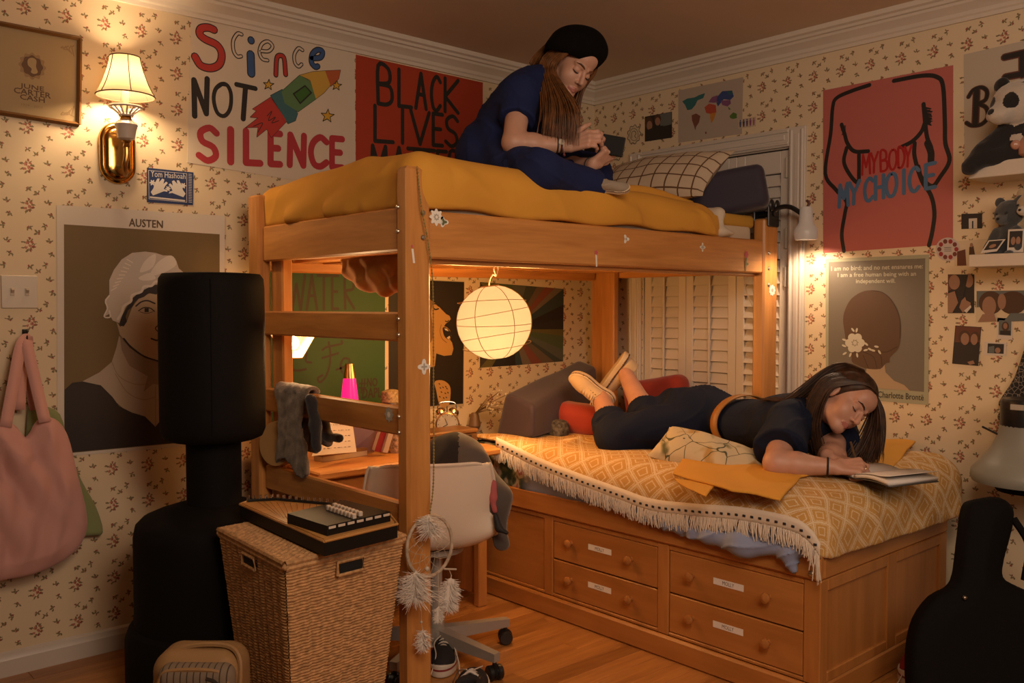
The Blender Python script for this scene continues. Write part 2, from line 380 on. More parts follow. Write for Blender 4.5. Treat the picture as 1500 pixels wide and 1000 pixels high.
# ================================================================== the room
def wallpaper():
    m = bpy.data.materials.new('floral_wallpaper'); m.use_nodes = True; nt = m.node_tree; N = nt.nodes; L = nt.links; b = N['Principled BSDF']
    uv = N.new('ShaderNodeUVMap'); uv.uv_map = 'UVMap'
    nz = N.new('ShaderNodeTexNoise'); nz.inputs['Scale'].default_value = 170; nz.inputs['Detail'].default_value = 1; L.new(uv.outputs[0], nz.inputs['Vector'])
    sb = N.new('ShaderNodeVectorMath'); sb.operation = 'SUBTRACT'; sb.inputs[1].default_value = (.5, .5, .5); L.new(nz.outputs['Color'], sb.inputs[0])
    sc_ = N.new('ShaderNodeVectorMath'); sc_.operation = 'SCALE'; sc_.inputs['Scale'].default_value = .011; L.new(sb.outputs[0], sc_.inputs[0])
    ad = N.new('ShaderNodeVectorMath'); ad.operation = 'ADD'; L.new(uv.outputs[0], ad.inputs[0]); L.new(sc_.outputs[0], ad.inputs[1])
    PX, PZ = .134, .138
    dv = N.new('ShaderNodeVectorMath'); dv.operation = 'DIVIDE'; dv.inputs[1].default_value = (PX, PZ, 1); L.new(ad.outputs[0], dv.inputs[0])
    fr = N.new('ShaderNodeVectorMath'); fr.operation = 'FRACTION'; L.new(dv.outputs[0], fr.inputs[0])
    ml = N.new('ShaderNodeVectorMath'); ml.operation = 'MULTIPLY'; ml.inputs[1].default_value = (PX, PZ, 0); L.new(fr.outputs[0], ml.inputs[0])
    acc = {}
    def blob(k, x, y, rx, ry, rot):
        mp = N.new('ShaderNodeMapping'); mp.vector_type = 'TEXTURE'; mp.inputs['Location'].default_value = (x, y, 0); mp.inputs['Rotation'].default_value = (0, 0, rot); mp.inputs['Scale'].default_value = (rx, ry, 1)
        L.new(ml.outputs[0], mp.inputs['Vector']); ln = N.new('ShaderNodeVectorMath'); ln.operation = 'LENGTH'; L.new(mp.outputs[0], ln.inputs[0])
        if k in acc:
            mn = N.new('ShaderNodeMath'); mn.operation = 'MINIMUM'; L.new(acc[k], mn.inputs[0]); L.new(ln.outputs['Value'], mn.inputs[1]); acc[k] = mn.outputs[0]
        else: acc[k] = ln.outputs['Value']
    r = random.Random(4); u = .001
    for x, y, s, rot in ((38, 46, 1.0, .3),):
        for k in range(8):
            a = rot+k*.8; d = r.uniform(14, 27); blob('leaf', (x+math.cos(a)*d*.85)*u, (y+math.sin(a)*d)*u, 7.6*u, 3.3*u, a+r.uniform(-.5, .5))
        for dx, dy, q in ((-7, 9, 6.2), (8, 12, 5.8), (3, -1, 6.6), (-11, -8, 5.4), (13, -5, 5.2), (1, 24, 4.6), (2, -17, 4.5)): blob('pink' if q > 5.3 else 'red', (x+dx)*u, (y+dy)*u, q*u, q*.8*u, r.uniform(0, 3))
        for dx, dy in ((-4, 7), (5, 0), (8, 12)): blob('red', (x+dx)*u, (y+dy)*u, 2.4*u, 2*u, r.uniform(0, 3))
    for x, y, rot in ((102, 60, .4), (92, 115, 2.2), (38, 111, 4.2), (66, 90, 1.1), (112, 18, 3.0)):
        for k in range(3): a = rot+k*1.15; blob('leaf', (x+math.cos(a)*7.5)*u, (y+math.sin(a)*7.5)*u, 6.6*u, 2.9*u, a)
        blob('red', (x+math.cos(rot-1)*4)*u, (y+math.sin(rot-1)*4)*u, 4.2*u, 3.4*u, rot)
    n3 = N.new('ShaderNodeTexNoise'); n3.inputs['Scale'].default_value = 90; L.new(uv.outputs[0], n3.inputs['Vector'])
    def mask(v):
        rp = N.new('ShaderNodeMapRange'); rp.inputs['From Min'].default_value = 1.1; rp.inputs['From Max'].default_value = .85; L.new(v, rp.inputs['Value'])
        mm = N.new('ShaderNodeMath'); mm.operation = 'MULTIPLY'; mm.inputs[1].default_value = .92; L.new(rp.outputs[0], mm.inputs[0]); return mm.outputs[0]
    cur = None
    for k, c in (('leaf', (.15, .105, .036)), ('pink', (.44, .135, .09)), ('red', (.27, .05, .03))):
        mx = N.new('ShaderNodeMix'); mx.data_type = 'RGBA'; L.new(mask(acc[k]), mx.inputs[0])
        if cur is None: mx.inputs[6].default_value = (.70, .555, .37, 1)
        else: L.new(cur, mx.inputs[6])
        mx.inputs[7].default_value = c+(1,); cur = mx.outputs[2]
    L.new(cur, b.inputs['Base Color']); b.inputs['Roughness'].default_value = .62; MATS['wallpaper'] = m; return m
WP = wallpaper()
white_trim = mat('trim_paint', (.66, .58, .49), .38, bump=.05, bscale=30)
ceil_m = mat('ceiling_paint', (.72, .58, .45), .8, bump=.12, bscale=40, var=.04, vscale=1.5)
def wall_mesh(name, pts, uvs, thick):
    me = bpy.data.meshes.new(name); n = len(pts); t = Vector(thick); V = [Vector(p) for p in pts]
    me.from_pydata(V+[p+t for p in V], [], [tuple(range(n)), tuple(range(2*n-1, n-1, -1))]+[(i, n+i, n+(i+1) % n, (i+1) % n) for i in range(n)])
    ul = me.uv_layers.new(name='UVMap')
    for l in me.loops: ul.data[l.index].uv = uvs[l.vertex_index % n]
    me.materials.append(WP); o = bpy.data.objects.new(name, me); COL.objects.link(o); ORG[o.name] = np.zeros(3); return struct(o)
XA, YA = -1.6, -1.6
OFX, OFZ = .858-.038, 2.345-.046      # where one bouquet sits on the left wall
p = [(XA, YL, 0), (XR, YL, 0), (XR, YL, ZC), (XA, YL, ZC)]
wall_mesh('wall_left', p, [(q[0]-OFX+13.4, q[2]-OFZ+13.8) for q in p], (0, .1, 0))
DY0, DY1, DZ = 2.27, 3.155, 2.045        # closet door opening in the right wall
p = [(XR, YL, 0), (XR, DY1, 0), (XR, DY1, DZ), (XR, DY0, DZ), (XR, DY0, 0), (XR, YA, 0), (XR, YA, ZC), (XR, YL, ZC)]
wall_right = wall_mesh('wall_right', p, [(-q[1]+13.4+.05, q[2]-OFZ+13.8) for q in p], (.1, 0, 0))
b = MB(); b.box(XA, XR, YA, YL, ZC, ZC+.08, .001); struct(b.build('ceiling', ceil_m))
# floor: oak planks laid along x
fl = MB(); fl.box(XA, XR, YA, YL, -.06, -.013, .001); floor = struct(fl.build('floor', mat('subfloor', (.05, .03, .015), .8)))
oak = [wood('oak_plank_%d' % i, d, l, 'x', .3, 1.3) for i, (d, l) in enumerate((((.25, .092, .020), (.48, .21, .058)), ((.30, .115, .026), (.56, .25, .072)), ((.21, .076, .017), (.42, .18, .048))))]
pw = .083; r = random.Random(5); y = YL-.012; first = {}
while y > .55:
    x = .05-r.random()*.6
    while x < XR:
        ln = r.uniform(.7, 1.3); x1 = min(x+ln, XR)
        if x1 > .3 and x1-x > .05:
            q = r.randrange(3); key = (q, round(ln, 1))
            m = MB(); m.box(x, x1-.0012, y-pw, y-.0012, -.013, 0, .0012); m.build('plank', oak[q], floor, smooth=False)
        x = x1
    y -= pw
# crown mouldings and baseboard
def profile_run(name, prof, side, a0, a1):
    """prof: (out from wall, z) going from the bottom up"""
    m = MB()
    if side == 'L': pl = [Vector((a0, YL-o, z)) for o, z in prof]; d = Vector((a1-a0, 0, 0))
    else: pl = [Vector((XR-o, a0, z)) for o, z in prof]; d = Vector((0, a1-a0, 0))
    m.prism(pl, d); return m
crown = [(0, 2.438), (.012, 2.438), (.014, 2.452), (.020, 2.458), (.024, 2.472), (.038, 2.486), (.052, 2.496), (.056, 2.506), (.066, 2.509), (.070, 2.520), (.082, 2.526), (.086, 2.545), (0, 2.545)]
struct(profile_run('trim_1', crown, 'L', XA, XR).build('trim_1', white_trim, auto=20))
struct(profile_run('trim_2', crown, 'R', YA, YL-.0001).build('trim_2', white_trim, auto=20))
basep = [(0, 0), (.016, 0), (.016, .058), (.012, .066), (.010, .078), (.004, .084), (0, .086)]
struct(profile_run('baseboard_left', basep, 'L', XA, XR).build('baseboard_left', mat('base_paint', (.60, .53, .46), .35), auto=20))
struct(profile_run('baseboard_right', basep, 'R', YA, DY0-.08).build('baseboard_right', MATS['base_paint'], auto=20))
# closet door: casing, jamb, bifold leaves with louvres
door = thing('door_1', None, None, (XR, (DY0+DY1)/2, 0)); door['kind'] = 'structure'
dw = mat('door_paint', (.62, .55, .48), .4, bump=.04, bscale=40)
cw = .085
def casing(y0, y1, z0, z1, vert):
    m = MB(); m.box(XR-.016, XR+.002, y0, y1, z0, z1, .003)
    if vert:
        for yy in (y0+.008, y1-.022): m.box(XR-.024, XR-.014, yy, yy+.014, z0, z1-.012, .004)
        m.box(XR-.020, XR-.014, (y0+y1)/2-.012, (y0+y1)/2+.012, z0, z1-.03, .003)
    else:
        for zz in (z0+.008, z1-.022): m.box(XR-.024, XR-.014, y0, y1, zz, zz+.014, .004)
        m.box(XR-.020, XR-.014, y0+.02, y1-.02, (z0+z1)/2-.012, (z0+z1)/2+.012, .003)
    return m
for y0, y1, z0, z1, v in ((DY0-cw, DY0, 0, DZ+cw, 1), (DY1, DY1+cw, 0, DZ+cw, 1), (DY0, DY1, DZ, DZ+cw, 0)): casing(y0, y1, z0, z1, v).build('casing', dw, door)
m = MB(); m.box(XR+.002, XR+.095, DY0, DY0+.006, 0, DZ); m.box(XR+.002, XR+.095, DY1-.006, DY1, 0, DZ); m.box(XR+.002, XR+.095, DY0, DY1, DZ-.006, DZ); m.build('jamb', dw, door)
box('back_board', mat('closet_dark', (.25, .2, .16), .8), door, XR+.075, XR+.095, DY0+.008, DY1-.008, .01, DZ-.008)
leaves = [(3.145, 2.872), (2.870, 2.566), (2.564, 2.279)]
lm = {}
for ya, yb in leaves:
    y0, y1 = yb+.0, ya; st = .046
    m = MB()
    for a, c in ((y0, y0+st), (y1-st, y1)): m.box(XR+.008, XR+.036, a, c, .02, DZ-.012, .003)
    for z0, z1 in ((.02, .41), (1.525, 1.60), (1.93, DZ-.012)): m.box(XR+.009, XR+.035, y0+st, y1-st, z0, z1, .002)
    lf = m.build('door_leaf', dw, door)
    for zz, tz in ((.42, 1.52), (1.605, 1.925)):
        k = int((tz-zz)/.0525); stp = (tz-zz)/k
        for i in range(k):
            z = zz+stp*(i+.5); m = MB(); w = .030
            m.prism([(XR+.022-.014, y0+st-.002, z-.028), (XR+.022-.008, y0+st-.002, z-.029), (XR+.022+.014, y0+st-.002, z+.026), (XR+.022+.008, y0+st-.002, z+.028)], (0, y1-y0-2*st+.004, 0)); m.build('louver', dw, lf, smooth=False)
    m = MB(); ym = (y0+y1)/2
    for zz, tz in ((.5, 1.51), (1.62, 1.915)): m.box(XR-.003, XR+.006, ym-.006, ym+.006, zz, tz, .002)
    m.build('tilt_rod', dw, lf)
for z in (1.95, 1.62, 1.44, .6):
    m = MB(); m.box(XR+.003, XR+.0075, DY0+.004, DY0+.034, z-.045, z+.045, .001); m.tube([(XR+.002, DY0+.019, z-.047), (XR+.002, DY0+.019, z+.047)], .006, 8); m.build('hinge', mat('hinge_paint', (.55, .48, .40), .3), door)
# ================================================================== loft bed
pineL, pineD = (.66, .30, .085), (.40, .150, .034)
pine = {a: wood('pine_'+a, pineD, pineL, a, .36) for a in 'xyz'}
YF = 2.28
loft = thing('loft_bed', 'honey pine loft bed with ladder rungs above the desk and lower bed', 'bed', (2.65, 2.8, 0))
m = MB(); m.box(1.612, 1.705, YF, YF+.062, 0, 1.735, .010); post = m.build('post', pine['z'], loft)
def bolt(par, p, n, r=.009):
    b = MB(); b.lathe([(r, -.002), (r, .002), (r*.75, .005), (0, .0065)], p, n, 12); return b.build('bolt', mat('zinc', (.62, .56, .48), .3, 1), par)
for z in (1.592, 1.515): bolt(post, (1.672, YF, z), (0, -1, 0))
for z in (1.61, 1.535, 1.262, 1.212, .955, .905): bolt(post, (1.612, YF+.048, z), (-1, 0, 0), .007)
m = MB(); m.box(3.585, 3.70, YF, YF+.06, 0, 1.70, .008); pr = m.build('post', pine['z'], loft)
for z in (1.545, 1.475, 1.40): bolt(pr, (3.625, YF, z), (0, -1, 0))
m = MB(); m.box(1.60, 1.655, 3.262, 3.345, 0, 1.735, .008); m.box(1.655, 1.70, 3.17, 3.26, 0, 1.60, .006); m.build('post', pine['z'], loft)
m = MB(); m.box(3.64, 3.70, 3.30, 3.40, 0, 1.60, .006); m.box(3.60, 3.64, 3.20, 3.29, 0, 1.60, .006); m.build('post', pine['z'], loft)
box('side_rail', pine['x'], loft, 1.706, 3.584, YF+.006, YF+.034, 1.452, 1.602, .006)
box('side_rail', pine['x'], loft, 1.71, 3.63, 3.36, 3.388, 1.44, 1.60, .006)
box('ledger', pine['x'], loft, 1.72, 3.57, YF+.036, YF+.07, 1.437, 1.475, .004)
box('end_rail', pine['y'], loft, 1.622, 1.650, YF+.063, 3.261, 1.475, 1.612, .006)
box('end_rail', pine['y'], loft, 3.645, 3.675, YF+.063, 3.298, 1.452, 1.602, .006)
for i, (z0, z1) in enumerate(((1.190, 1.283), (.892, .983), (.585, .680))):
    box('rung', pine['y'], loft, 1.622, 1.650, YF+.063, 3.261, z0, z1, .006)
for i in range(13):
    x = 1.80+i*.14; box('slat', pine['y'], loft, x, x+.075, YF+.038, 3.358, 1.478, 1.497, .003)
# stickers on the pine
stw = mat('sticker_white', (.80, .74, .66), .5); stp = mat('sticker_pink', (.55, .10, .14), .5); stg = mat('sticker_green', (.12, .14, .06), .5); stgr = mat('sticker_grey', (.40, .36, .31), .5)
def flower_poly(c, r, u, w, n=8, k=.22, pts=40):
    return [c+u*(r*(1+k*math.cos(n*a))*math.cos(a))+w*(r*(1+k*math.cos(n*a))*math.sin(a)) for a in np.linspace(0, 2*PI, pts, endpoint=False)]
def sticker(name, label, c, u, w, nrm, shapes, group=None):
    m = MB()
    for lay, (mi, poly) in enumerate(shapes):
        P = [np.array(c)+u*a+w*b+nrm*(.0009+.0007*lay) for a, b in poly]; m._add(P, [tuple(range(len(P)))], mi)
        if lay == 0: m.prism([np.array(c)+u*a+w*b+nrm*.0002 for a, b in poly], nrm*.0004, mi)
    o = m.build(name, [stw, stp, stg, stgr], None); tag(o, label, 'sticker', group); return o
def fl(r, n=8, k=.2, c=(0, 0)): return [(c[0]+r*(1+k*math.cos(n*a))*math.cos(a), c[1]+r*(1+k*math.cos(n*a))*math.sin(a)) for a in np.linspace(0, 2*PI, 36, endpoint=False)]
ux, uy, uz, ny, nx = V3(1, 0, 0), V3(0, 1, 0), V3(0, 0, 1), V3(0, -1, 0), V3(-1, 0, 0)
def rp(px, py): return onY(px, py, YF+.005)
def stem(x0, y0, x1, y1, w=.004): return [(x0-w, y0), (x0+w, y0), (x1+w, y1), (x1-w, y1)]
sticker('flower_sticker', 'large white flower sticker with grey centre on the loft rail by the post', rp(639, 318), ux, uz, ny, [(0, fl(.024)), (3, fl(.010)), (0, fl(.005))])
sticker('leaf_sticker', 'small green and white leaf sticker right of the large white flower sticker', rp(650, 325), ux, uz, ny, [(0, fl(.014, 3, .35)), (2, fl(.009, 3, .4))])
sticker('flower_sticker', 'tiny pink flower sticker with white stem low on the middle of the loft rail', rp(873, 377), ux, uz, ny, [(0, stem(0, .012, .003, -.034)), (1, fl(.008, 5, .2, (0, .018)))])
sticker('flower_sticker', 'white scrap sticker on the loft rail just under the blanket edge', rp(917, 350), ux, uz, ny, [(0, fl(.013, 3, .45)), (3, fl(.005))])
sticker('flower_sticker', 'faded white outline sticker on the loft rail under the bare mattress', rp(1029, 362), ux, uz, ny, [(0, fl(.014, 4, .4)), (3, fl(.008, 4, .4))])
sticker('flower_sticker', 'pink rose sticker with green leaves at the right end of the loft rail', rp(1093, 380), ux, uz, ny, [(2, stem(0, .015, -.006, -.05, .005)), (1, fl(.015, 6, .15, (0, .022))), (2, fl(.012, 3, .5, (-.002, -.02)))])
def pp(px, py): return onY(px, py, YF-.0005)
sticker('stem_sticker', 'white and red stem sticker high on the front loft post', pp(604, 371), ux, uz, ny, [(0, stem(0, .014, .006, -.03)), (1, fl(.004, 5, .2, (-.002, .022)))])
sticker('butterfly_sticker', 'white butterfly sticker halfway up the front loft post', pp(621, 537), ux, uz, ny, [(0, fl(.019, 4, .32)), (3, fl(.008, 4, .5))])
sticker('flower_sticker', 'round white flower sticker on the right loft post', onY(1131, 425, YF-.0005), ux, uz, ny, [(0, fl(.024, 9, .12)), (3, fl(.009))])
sticker('flower_sticker', 'grey flower sticker on the middle ladder rung beside the post', onX(570, 607, 1.621), -uy, uz, nx, [(3, fl(.022, 8, .15)), (0, fl(.009))])
# ================================================================== captain's bed
hon = {a: wood('honey_'+a, (.34, .125, .026), (.50, .205, .052), a, .4, .7) for a in 'xyz'}
XB, YB0, YB1, XB1 = 2.605, 1.443, 3.30, 3.575
cbed = thing('captains_bed', 'low honey brown captains bed with four knobbed drawers under the quilt', 'bed', ((XB+XB1)/2, 2.3, 0))
m = MB(); m.box(XB, XB+.03, YB0, YB1, .425, .515, .008); m.build('side_rail', hon['y'], cbed)
m = MB(); m.box(XB+.03, XB1, YB0, YB0+.03, .425, .505, .008); m.build('end_rail', hon['x'], cbed)
m = MB(); m.box(XB+.03, XB1, YB1-.03, YB1, .1, .505, .006); m.build('end_rail', hon['x'], cbed)
XF = XB+.012
m = MB()   # face frame
for y0, y1, z0, z1 in ((YB0+.003, 1.505, .085, .425), (2.053, 2.104, .085, .425), (2.662, 2.712, .085, .425), (YB1-.06, YB1, .085, .425)): m.box(XF, XF+.02, y0, y1, z0, z1, .003)
for y0, y1 in ((1.505, 2.053), (2.104, 2.662), (2.712, YB1-.06)): m.box(XF+.001, XF+.02, y0, y1, .404, .425, .003); m.box(XF+.001, XF+.02, y0, y1, .085, .098, .003)
m.build('face_frame', hon['z'], cbed)
m = MB(); m.box(XB-.004, XB+.02, YB0, YB1, 0, .085, .008); m.build('plinth', hon['y'], cbed)
m = MB(); m.box(XB+.02, XB1, YB0-.0, YB0+.02, 0, .085, .006); m.build('plinth', hon['x'], cbed)
box('side_panel', hon['y'], cbed, XF+.008, XF+.018, 2.712, YB1-.06, .098, .404, .002)
m = MB(); YE = YB0+.004
for x0, x1 in ((XF+.003, XF+.05), (3.08, 3.15), (XB1-.06, XB1)): m.box(x0, x1, YE, YE+.02, .085, .425, .003)
for x0, x1 in ((XF+.05, 3.08), (3.15, XB1-.06)): m.box(x0, x1, YE, YE+.02, .385, .425, .003); m.box(x0, x1, YE, YE+.02, .085, .12, .003)
m.build('end_frame', hon['z'], cbed)
for x0, x1 in ((XF+.045, 3.085), (3.145, XB1-.055)): box('end_panel', hon['z'], cbed, x0, x1, YE+.009, YE+.018, .11, .39, .002)
bolt(cbed, (XB-.001, 1.472, .448), (-1, 0, 0), .010)
box('base_box', mat('bed_dark', (.08, .04, .02), .9), cbed, XF+.03, XB1-.03, YB0+.04, YB1-.04, .02, .42)
labm = mat('label_paper', (.80, .74, .68), .55); ink = mat('label_ink', (.03, .02, .02), .6)
knobm = wood('knob_wood', (.30, .105, .024), (.46, .19, .05), 'x', .32)
for ya, yb in ((1.508, 2.050), (2.107, 2.659)):
    for z0, z1 in ((.100, .243), (.248, .402)):
        d = MB(); d.box(XF+.003, XF+.019, ya, yb, z0, z1, .003); dr = d.build('drawer', hon['y'], cbed)
        zc = (z0+z1)/2
        for yy in (ya+.125, yb-.105):
            k = MB(); k.lathe([(.009, 0), (.009, .010), (.015, .016), (.018, .024), (.016, .031), (.008, .035), (0, .0355)], (XF+.003, yy, zc+.006), (-1, 0, 0), 16); k.build('knob', knobm, dr)
        yc = (ya+yb)/2+.015; lw = .062
        k = MB(); k.prism([(XF+.0028, yc-lw, zc-.001), (XF+.0028, yc+lw, zc-.001), (XF+.0028, yc+lw, zc+.022), (XF+.0028, yc-lw, zc+.022)], (-.0008, 0, 0))
        V, F = text_mesh('MOLLY'); k._add([(XF+.0018, yc+.024-.048*a, zc+.004+.0135*b2) for a, b2 in V], F, 1); k.build('name_label', [labm, ink], dr)
# ================================================================== prints and photographs on the walls
def flat(name, c, rough=.6): return mat('print_'+name, c, rough)
K = flat('black', (.016, .012, .010)); PAPER = flat('paper', (.62, .53, .43)); CREAM = flat('cream', (.60, .48, .32)); RED = flat('red', (.45, .035, .025)); BLUE = flat('blue', (.035, .09, .24))
YEL = flat('yellow', (.55, .33, .05)); GRN = flat('green', (.10, .20, .08)); TEAL = flat('teal', (.04, .13, .15)); ORG_ = flat('orange', (.45, .10, .03))
def zc(ox, oy, s): return lambda *pts: [(ox+a/s, oy+b/s) for a, b in pts]
def poster(wall, name, label, cat, quad, m, group=None):
    P = [wall.pt(*q) for q in quad]; c = np.mean(P, 0); c[2] = min(p[2] for p in P)
    t = thing(name, label, cat, c, group); wall.slab(quad).build('sheet', m, t, smooth=False); return t
def layer(t, name, m, fn, smooth=False):
    b = MB(); fn(b); return b.build(name, m, t, smooth=smooth)
# --- framed memorial print, far left
t = poster(WL, 'framed_print', 'brown framed beige memorial print with an oval cameo, left of the sconce', 'picture', [(-125, 11), (116, 57), (114.5, 183), (-125, 146)], flat('kraft', (.36, .255, .125)))
def fr(b):
    q = [(-125, 11), (116, 57), (114.5, 183), (-125, 146)]
    for i in range(4):
        a, c = WL.pt(*q[i], .011), WL.pt(*q[(i+1) % 4], .011); b.tube([a+V3(0, .004, 0), c+V3(0, .004, 0)], .0085, 4)
layer(t, 'frame', mat('frame_brown', (.17, .075, .02), .4), fr)
INKB = flat('brown_ink', (.11, .05, .015)); INKL = flat('faded_ink', (.27, .17, .075))
def june(b):
    for txt, x0, x1, yt, yb in (('JUNE', 29, 64, 121.5, 130), ('CARTER', 20, 74, 127.5, 135.5), ('CASH', 29, 65, 137.5, 144.8)): typed(WL, b, txt, x0, x1, (yt, .165, x0), (yb, .165, x0), bold=.45)
layer(t, 'lettering', INKB, june)
layer(t, 'date_line', INKL, lambda b: typed(WL, b, '1929 - 2003', 31, 62, (151, .165, 31), (154.5, .165, 31)))
def cameo(b):
    WL.poly(b, [(47+19*(1+.08*math.cos(12*a))*math.cos(a), 97+18.5*(1+.08*math.cos(12*a))*math.sin(a)+3*math.cos(a)) for a in np.linspace(0, 2*PI, 72, endpoint=False)], 1, 0)
    WL.poly(b, [(47+15*(1+.06*math.cos(8*a))*math.cos(a), 97+15*(1+.06*math.cos(8*a))*math.sin(a)+2.5*math.cos(a)) for a in np.linspace(0, 2*PI, 64, endpoint=False)], 2, 1)
    WL.poly(b, cr([(42, 86), (48, 85), (53, 89), (52.5, 98), (55, 106), (50, 108.5), (45, 106), (46, 101), (41, 96), (40, 90)], 4, True), 3, 2)
layer(t, 'cameo', [INKL, INKB, flat('kraft', (0, 0, 0))], cameo)
for OC in ((108, 66, -1, 1), (108, 172, -1, -1)):
    def orn(b, OC=OC):
        x, y, sx, sy = OC
        for k in range(5): WL.stroke(b, cr([(x+sx*(k*4), y+.17*sx*k*4+sy*(1+k)), (x+sx*(k*4+3), y+sy*(4+(k % 2)*2)), (x+sx*(k*3), y+sy*(16-3*k))], 3), .004)
    layer(t, 'corner_ornament', INKL, orn)
# --- blue card
t = poster(WL, 'printed_card', 'small dark blue card with two white hands, under the brass sconce', 'card', [(215, 245.5), (283, 252.5), (282.5, 300.5), (215, 296)], flat('navy_card', (.012, .03, .115)))
WC = flat('card_white', (.62, .58, .55))
def card(b):
    z = zc(130, 60, 4)
    typed(WL, b, 'Yom Hashoah', 220.5, 271.5, (249.5, .10, 221), (258.8, .07, 221))
    HND = [(362, 885), (375, 905), (410, 892), (440, 880), (460, 884), (456, 873), (438, 867), (448, 848), (462, 832), (452, 824), (436, 838), (442, 812), (430, 806), (410, 828), (414, 806), (401, 806), (384, 836), (378, 862)]
    WL.poly(b, z(*HND), 1); WL.poly(b, z(*[(928-x, y+10) for x, y in HND][::-1]), 1)
    WL.poly(b, flower2(130+372/4, 60+830/4, 3.6), 1); WL.poly(b, flower2(130+552/4, 60+848/4, 3.6), 1); WL.poly(b, flower2(130+463/4, 60+865/4, 3.2), 1)
    for q in ([(349, 758), (573, 778), (573, 945), (352, 925), (349, 758)],): WL.stroke(b, z(*q), .0016)
    WL.stroke(b, z((360, 915), (560, 936)), .006)
    for k in range(18): WL.stroke(b, z((584, 780+k*9.6), (602, 782+k*9.6)), .0018)
def flower2(x, y, r, n=6): return [(x+r*(1+.3*math.cos(n*a))*math.cos(a), y+r*(1+.3*math.cos(n*a))*math.sin(a)) for a in np.linspace(0, 2*PI, 36, endpoint=False)]
layer(t, 'card_print', WC, card)
# --- portrait poster
t = poster(WL, 'portrait_poster', 'large brown portrait poster of a woman in a white frilled cap, behind the punching bag', 'poster', [(83, 300), (329, 316), (328.5, 649), (84, 669)], flat('poster_paper', (.62, .54, .46)))
z = zc(60, 300, 2.632)
layer(t, 'background', flat('olive_brown', (.15, .092, .028)), lambda b: WL.poly(b, [(93.4, 328.5), (321.4, 343), (321.5, 643), (94, 664)], 1))
layer(t, 'lettering', flat('title_ink', (.10, .06, .03)), lambda b: typed(WL, b, 'AUSTEN', 188.5, 237.8, (319.6, .068, 188.5), (331.2, .05, 188.5), bold=.7))
layer(t, 'neck', flat('chemise', (.38, .30, .23)), lambda b: WL.poly(b, z((300, 505), (340, 550), (400, 590), (470, 610), (560, 600), (600, 640), (660, 690), (620, 760), (540, 830), (440, 856), (380, 818), (320, 787), (280, 752), (240, 715), (155, 682), (225, 645), (272, 605), (290, 550)), 2))
layer(t, 'neck_shade', flat('collar_tone', (.25, .18, .125)), lambda b: [WL.poly(b, z((303, 505), (345, 555), (400, 590), (480, 612), (560, 604), (570, 690), (520, 700), (430, 690), (395, 720), (410, 660), (340, 620), (310, 560)), 3), WL.stroke(b, z(*cr([(272, 605), (300, 660), (360, 690), (430, 690)], 4)), .0025, 3), WL.stroke(b, z(*cr([(285, 650), (330, 720), (390, 750), (440, 740)], 4)), .0025, 3), WL.stroke(b, z((440, 700), (441, 850)), .0025, 3)])
layer(t, 'dress', flat('dress_brown', (.020, .011, .008)), lambda b: WL.poly(b, z((90, 712), (120, 685), (160, 680), (230, 695), (275, 740), (300, 775), (350, 800), (400, 815), (440, 855), (475, 810), (560, 740), (640, 700), (686, 720), (686, 900), (90, 955)), 4))
layer(t, 'face', flat('portrait_skin', (.42, .31, .20)), lambda b: WL.poly(b, z((290, 450), (305, 470), (330, 450), (350, 395), (375, 362), (415, 342), (475, 335), (560, 340), (590, 400), (590, 480), (570, 560), (535, 600), (480, 612), (440, 602), (400, 585), (355, 550), (320, 520), (303, 500)), 4))
layer(t, 'hair', flat('portrait_hair', (.018, .012, .010)), lambda b: [WL.poly(b, z((300, 465), (310, 430), (330, 395), (352, 360), (385, 330), (420, 312), (470, 305), (560, 305), (565, 345), (520, 350), (473, 338), (440, 345), (415, 340), (395, 355), (375, 362), (360, 375), (350, 395), (335, 405), (325, 430), (330, 450), (318, 468)), 5),
    WL.stroke(b, z(*cr([(365, 390), (385, 374), (410, 369), (438, 380)], 4)), .0055, 5), WL.stroke(b, z(*cr([(375, 408), (395, 396), (420, 398), (436, 410)], 4)), .004, 5), WL.stroke(b, z(*cr([(380, 412), (405, 418), (430, 412)], 4)), .002, 5), WL.poly(b, z((398, 398), (414, 398), (414, 413), (398, 413)), 5),
    WL.stroke(b, z(*cr([(452, 462), (440, 475), (452, 488), (475, 484)], 4)), .004, 5), WL.stroke(b, z(*cr([(424, 515), (445, 522), (460, 517), (500, 524)], 4)), .006, 5), WL.stroke(b, z(*cr([(318, 515), (350, 552), (400, 585), (475, 609)], 4)), .006, 5)])
layer(t, 'cap', flat('cap_grey', (.50, .42, .35)), lambda b: WL.poly(b, z((300, 455), (275, 445), (262, 420), (240, 432), (252, 400), (245, 365), (262, 345), (262, 290), (280, 250), (310, 210), (350, 185), (400, 180), (440, 185), (470, 195), (500, 195), (520, 215), (530, 245), (560, 270), (560, 310), (490, 305), (440, 307), (410, 320), (380, 335), (350, 360), (325, 395), (310, 430)), 6))
def lace(b):
    for i in range(9): a = i/8; WL.stroke(b, z((270+60*a, 330-120*a), (290+62*a, 318-95*a)), .004, 7)
    WL.stroke(b, z(*cr([(295, 440), (310, 415), (318, 390), (345, 372), (350, 348), (385, 335), (395, 315), (425, 312), (440, 296), (475, 298), (500, 285)], 4)), .009, 7)
    for p in ([(380, 260), (400, 215), (440, 190), (430, 240)], [(420, 270), (450, 220), (500, 195), (520, 230), (470, 262)], [(375, 280), (420, 262), (440, 285), (395, 292)]): WL.poly(b, z(*cr(p, 4, True)), 7)
    WL.stroke(b, z(*cr([(262, 350), (247, 372), (255, 398), (242, 430), (265, 432), (262, 408)], 4)), .005, 7)
layer(t, 'cap_lace', flat('lace_white', (.66, .58, .50)), lace)
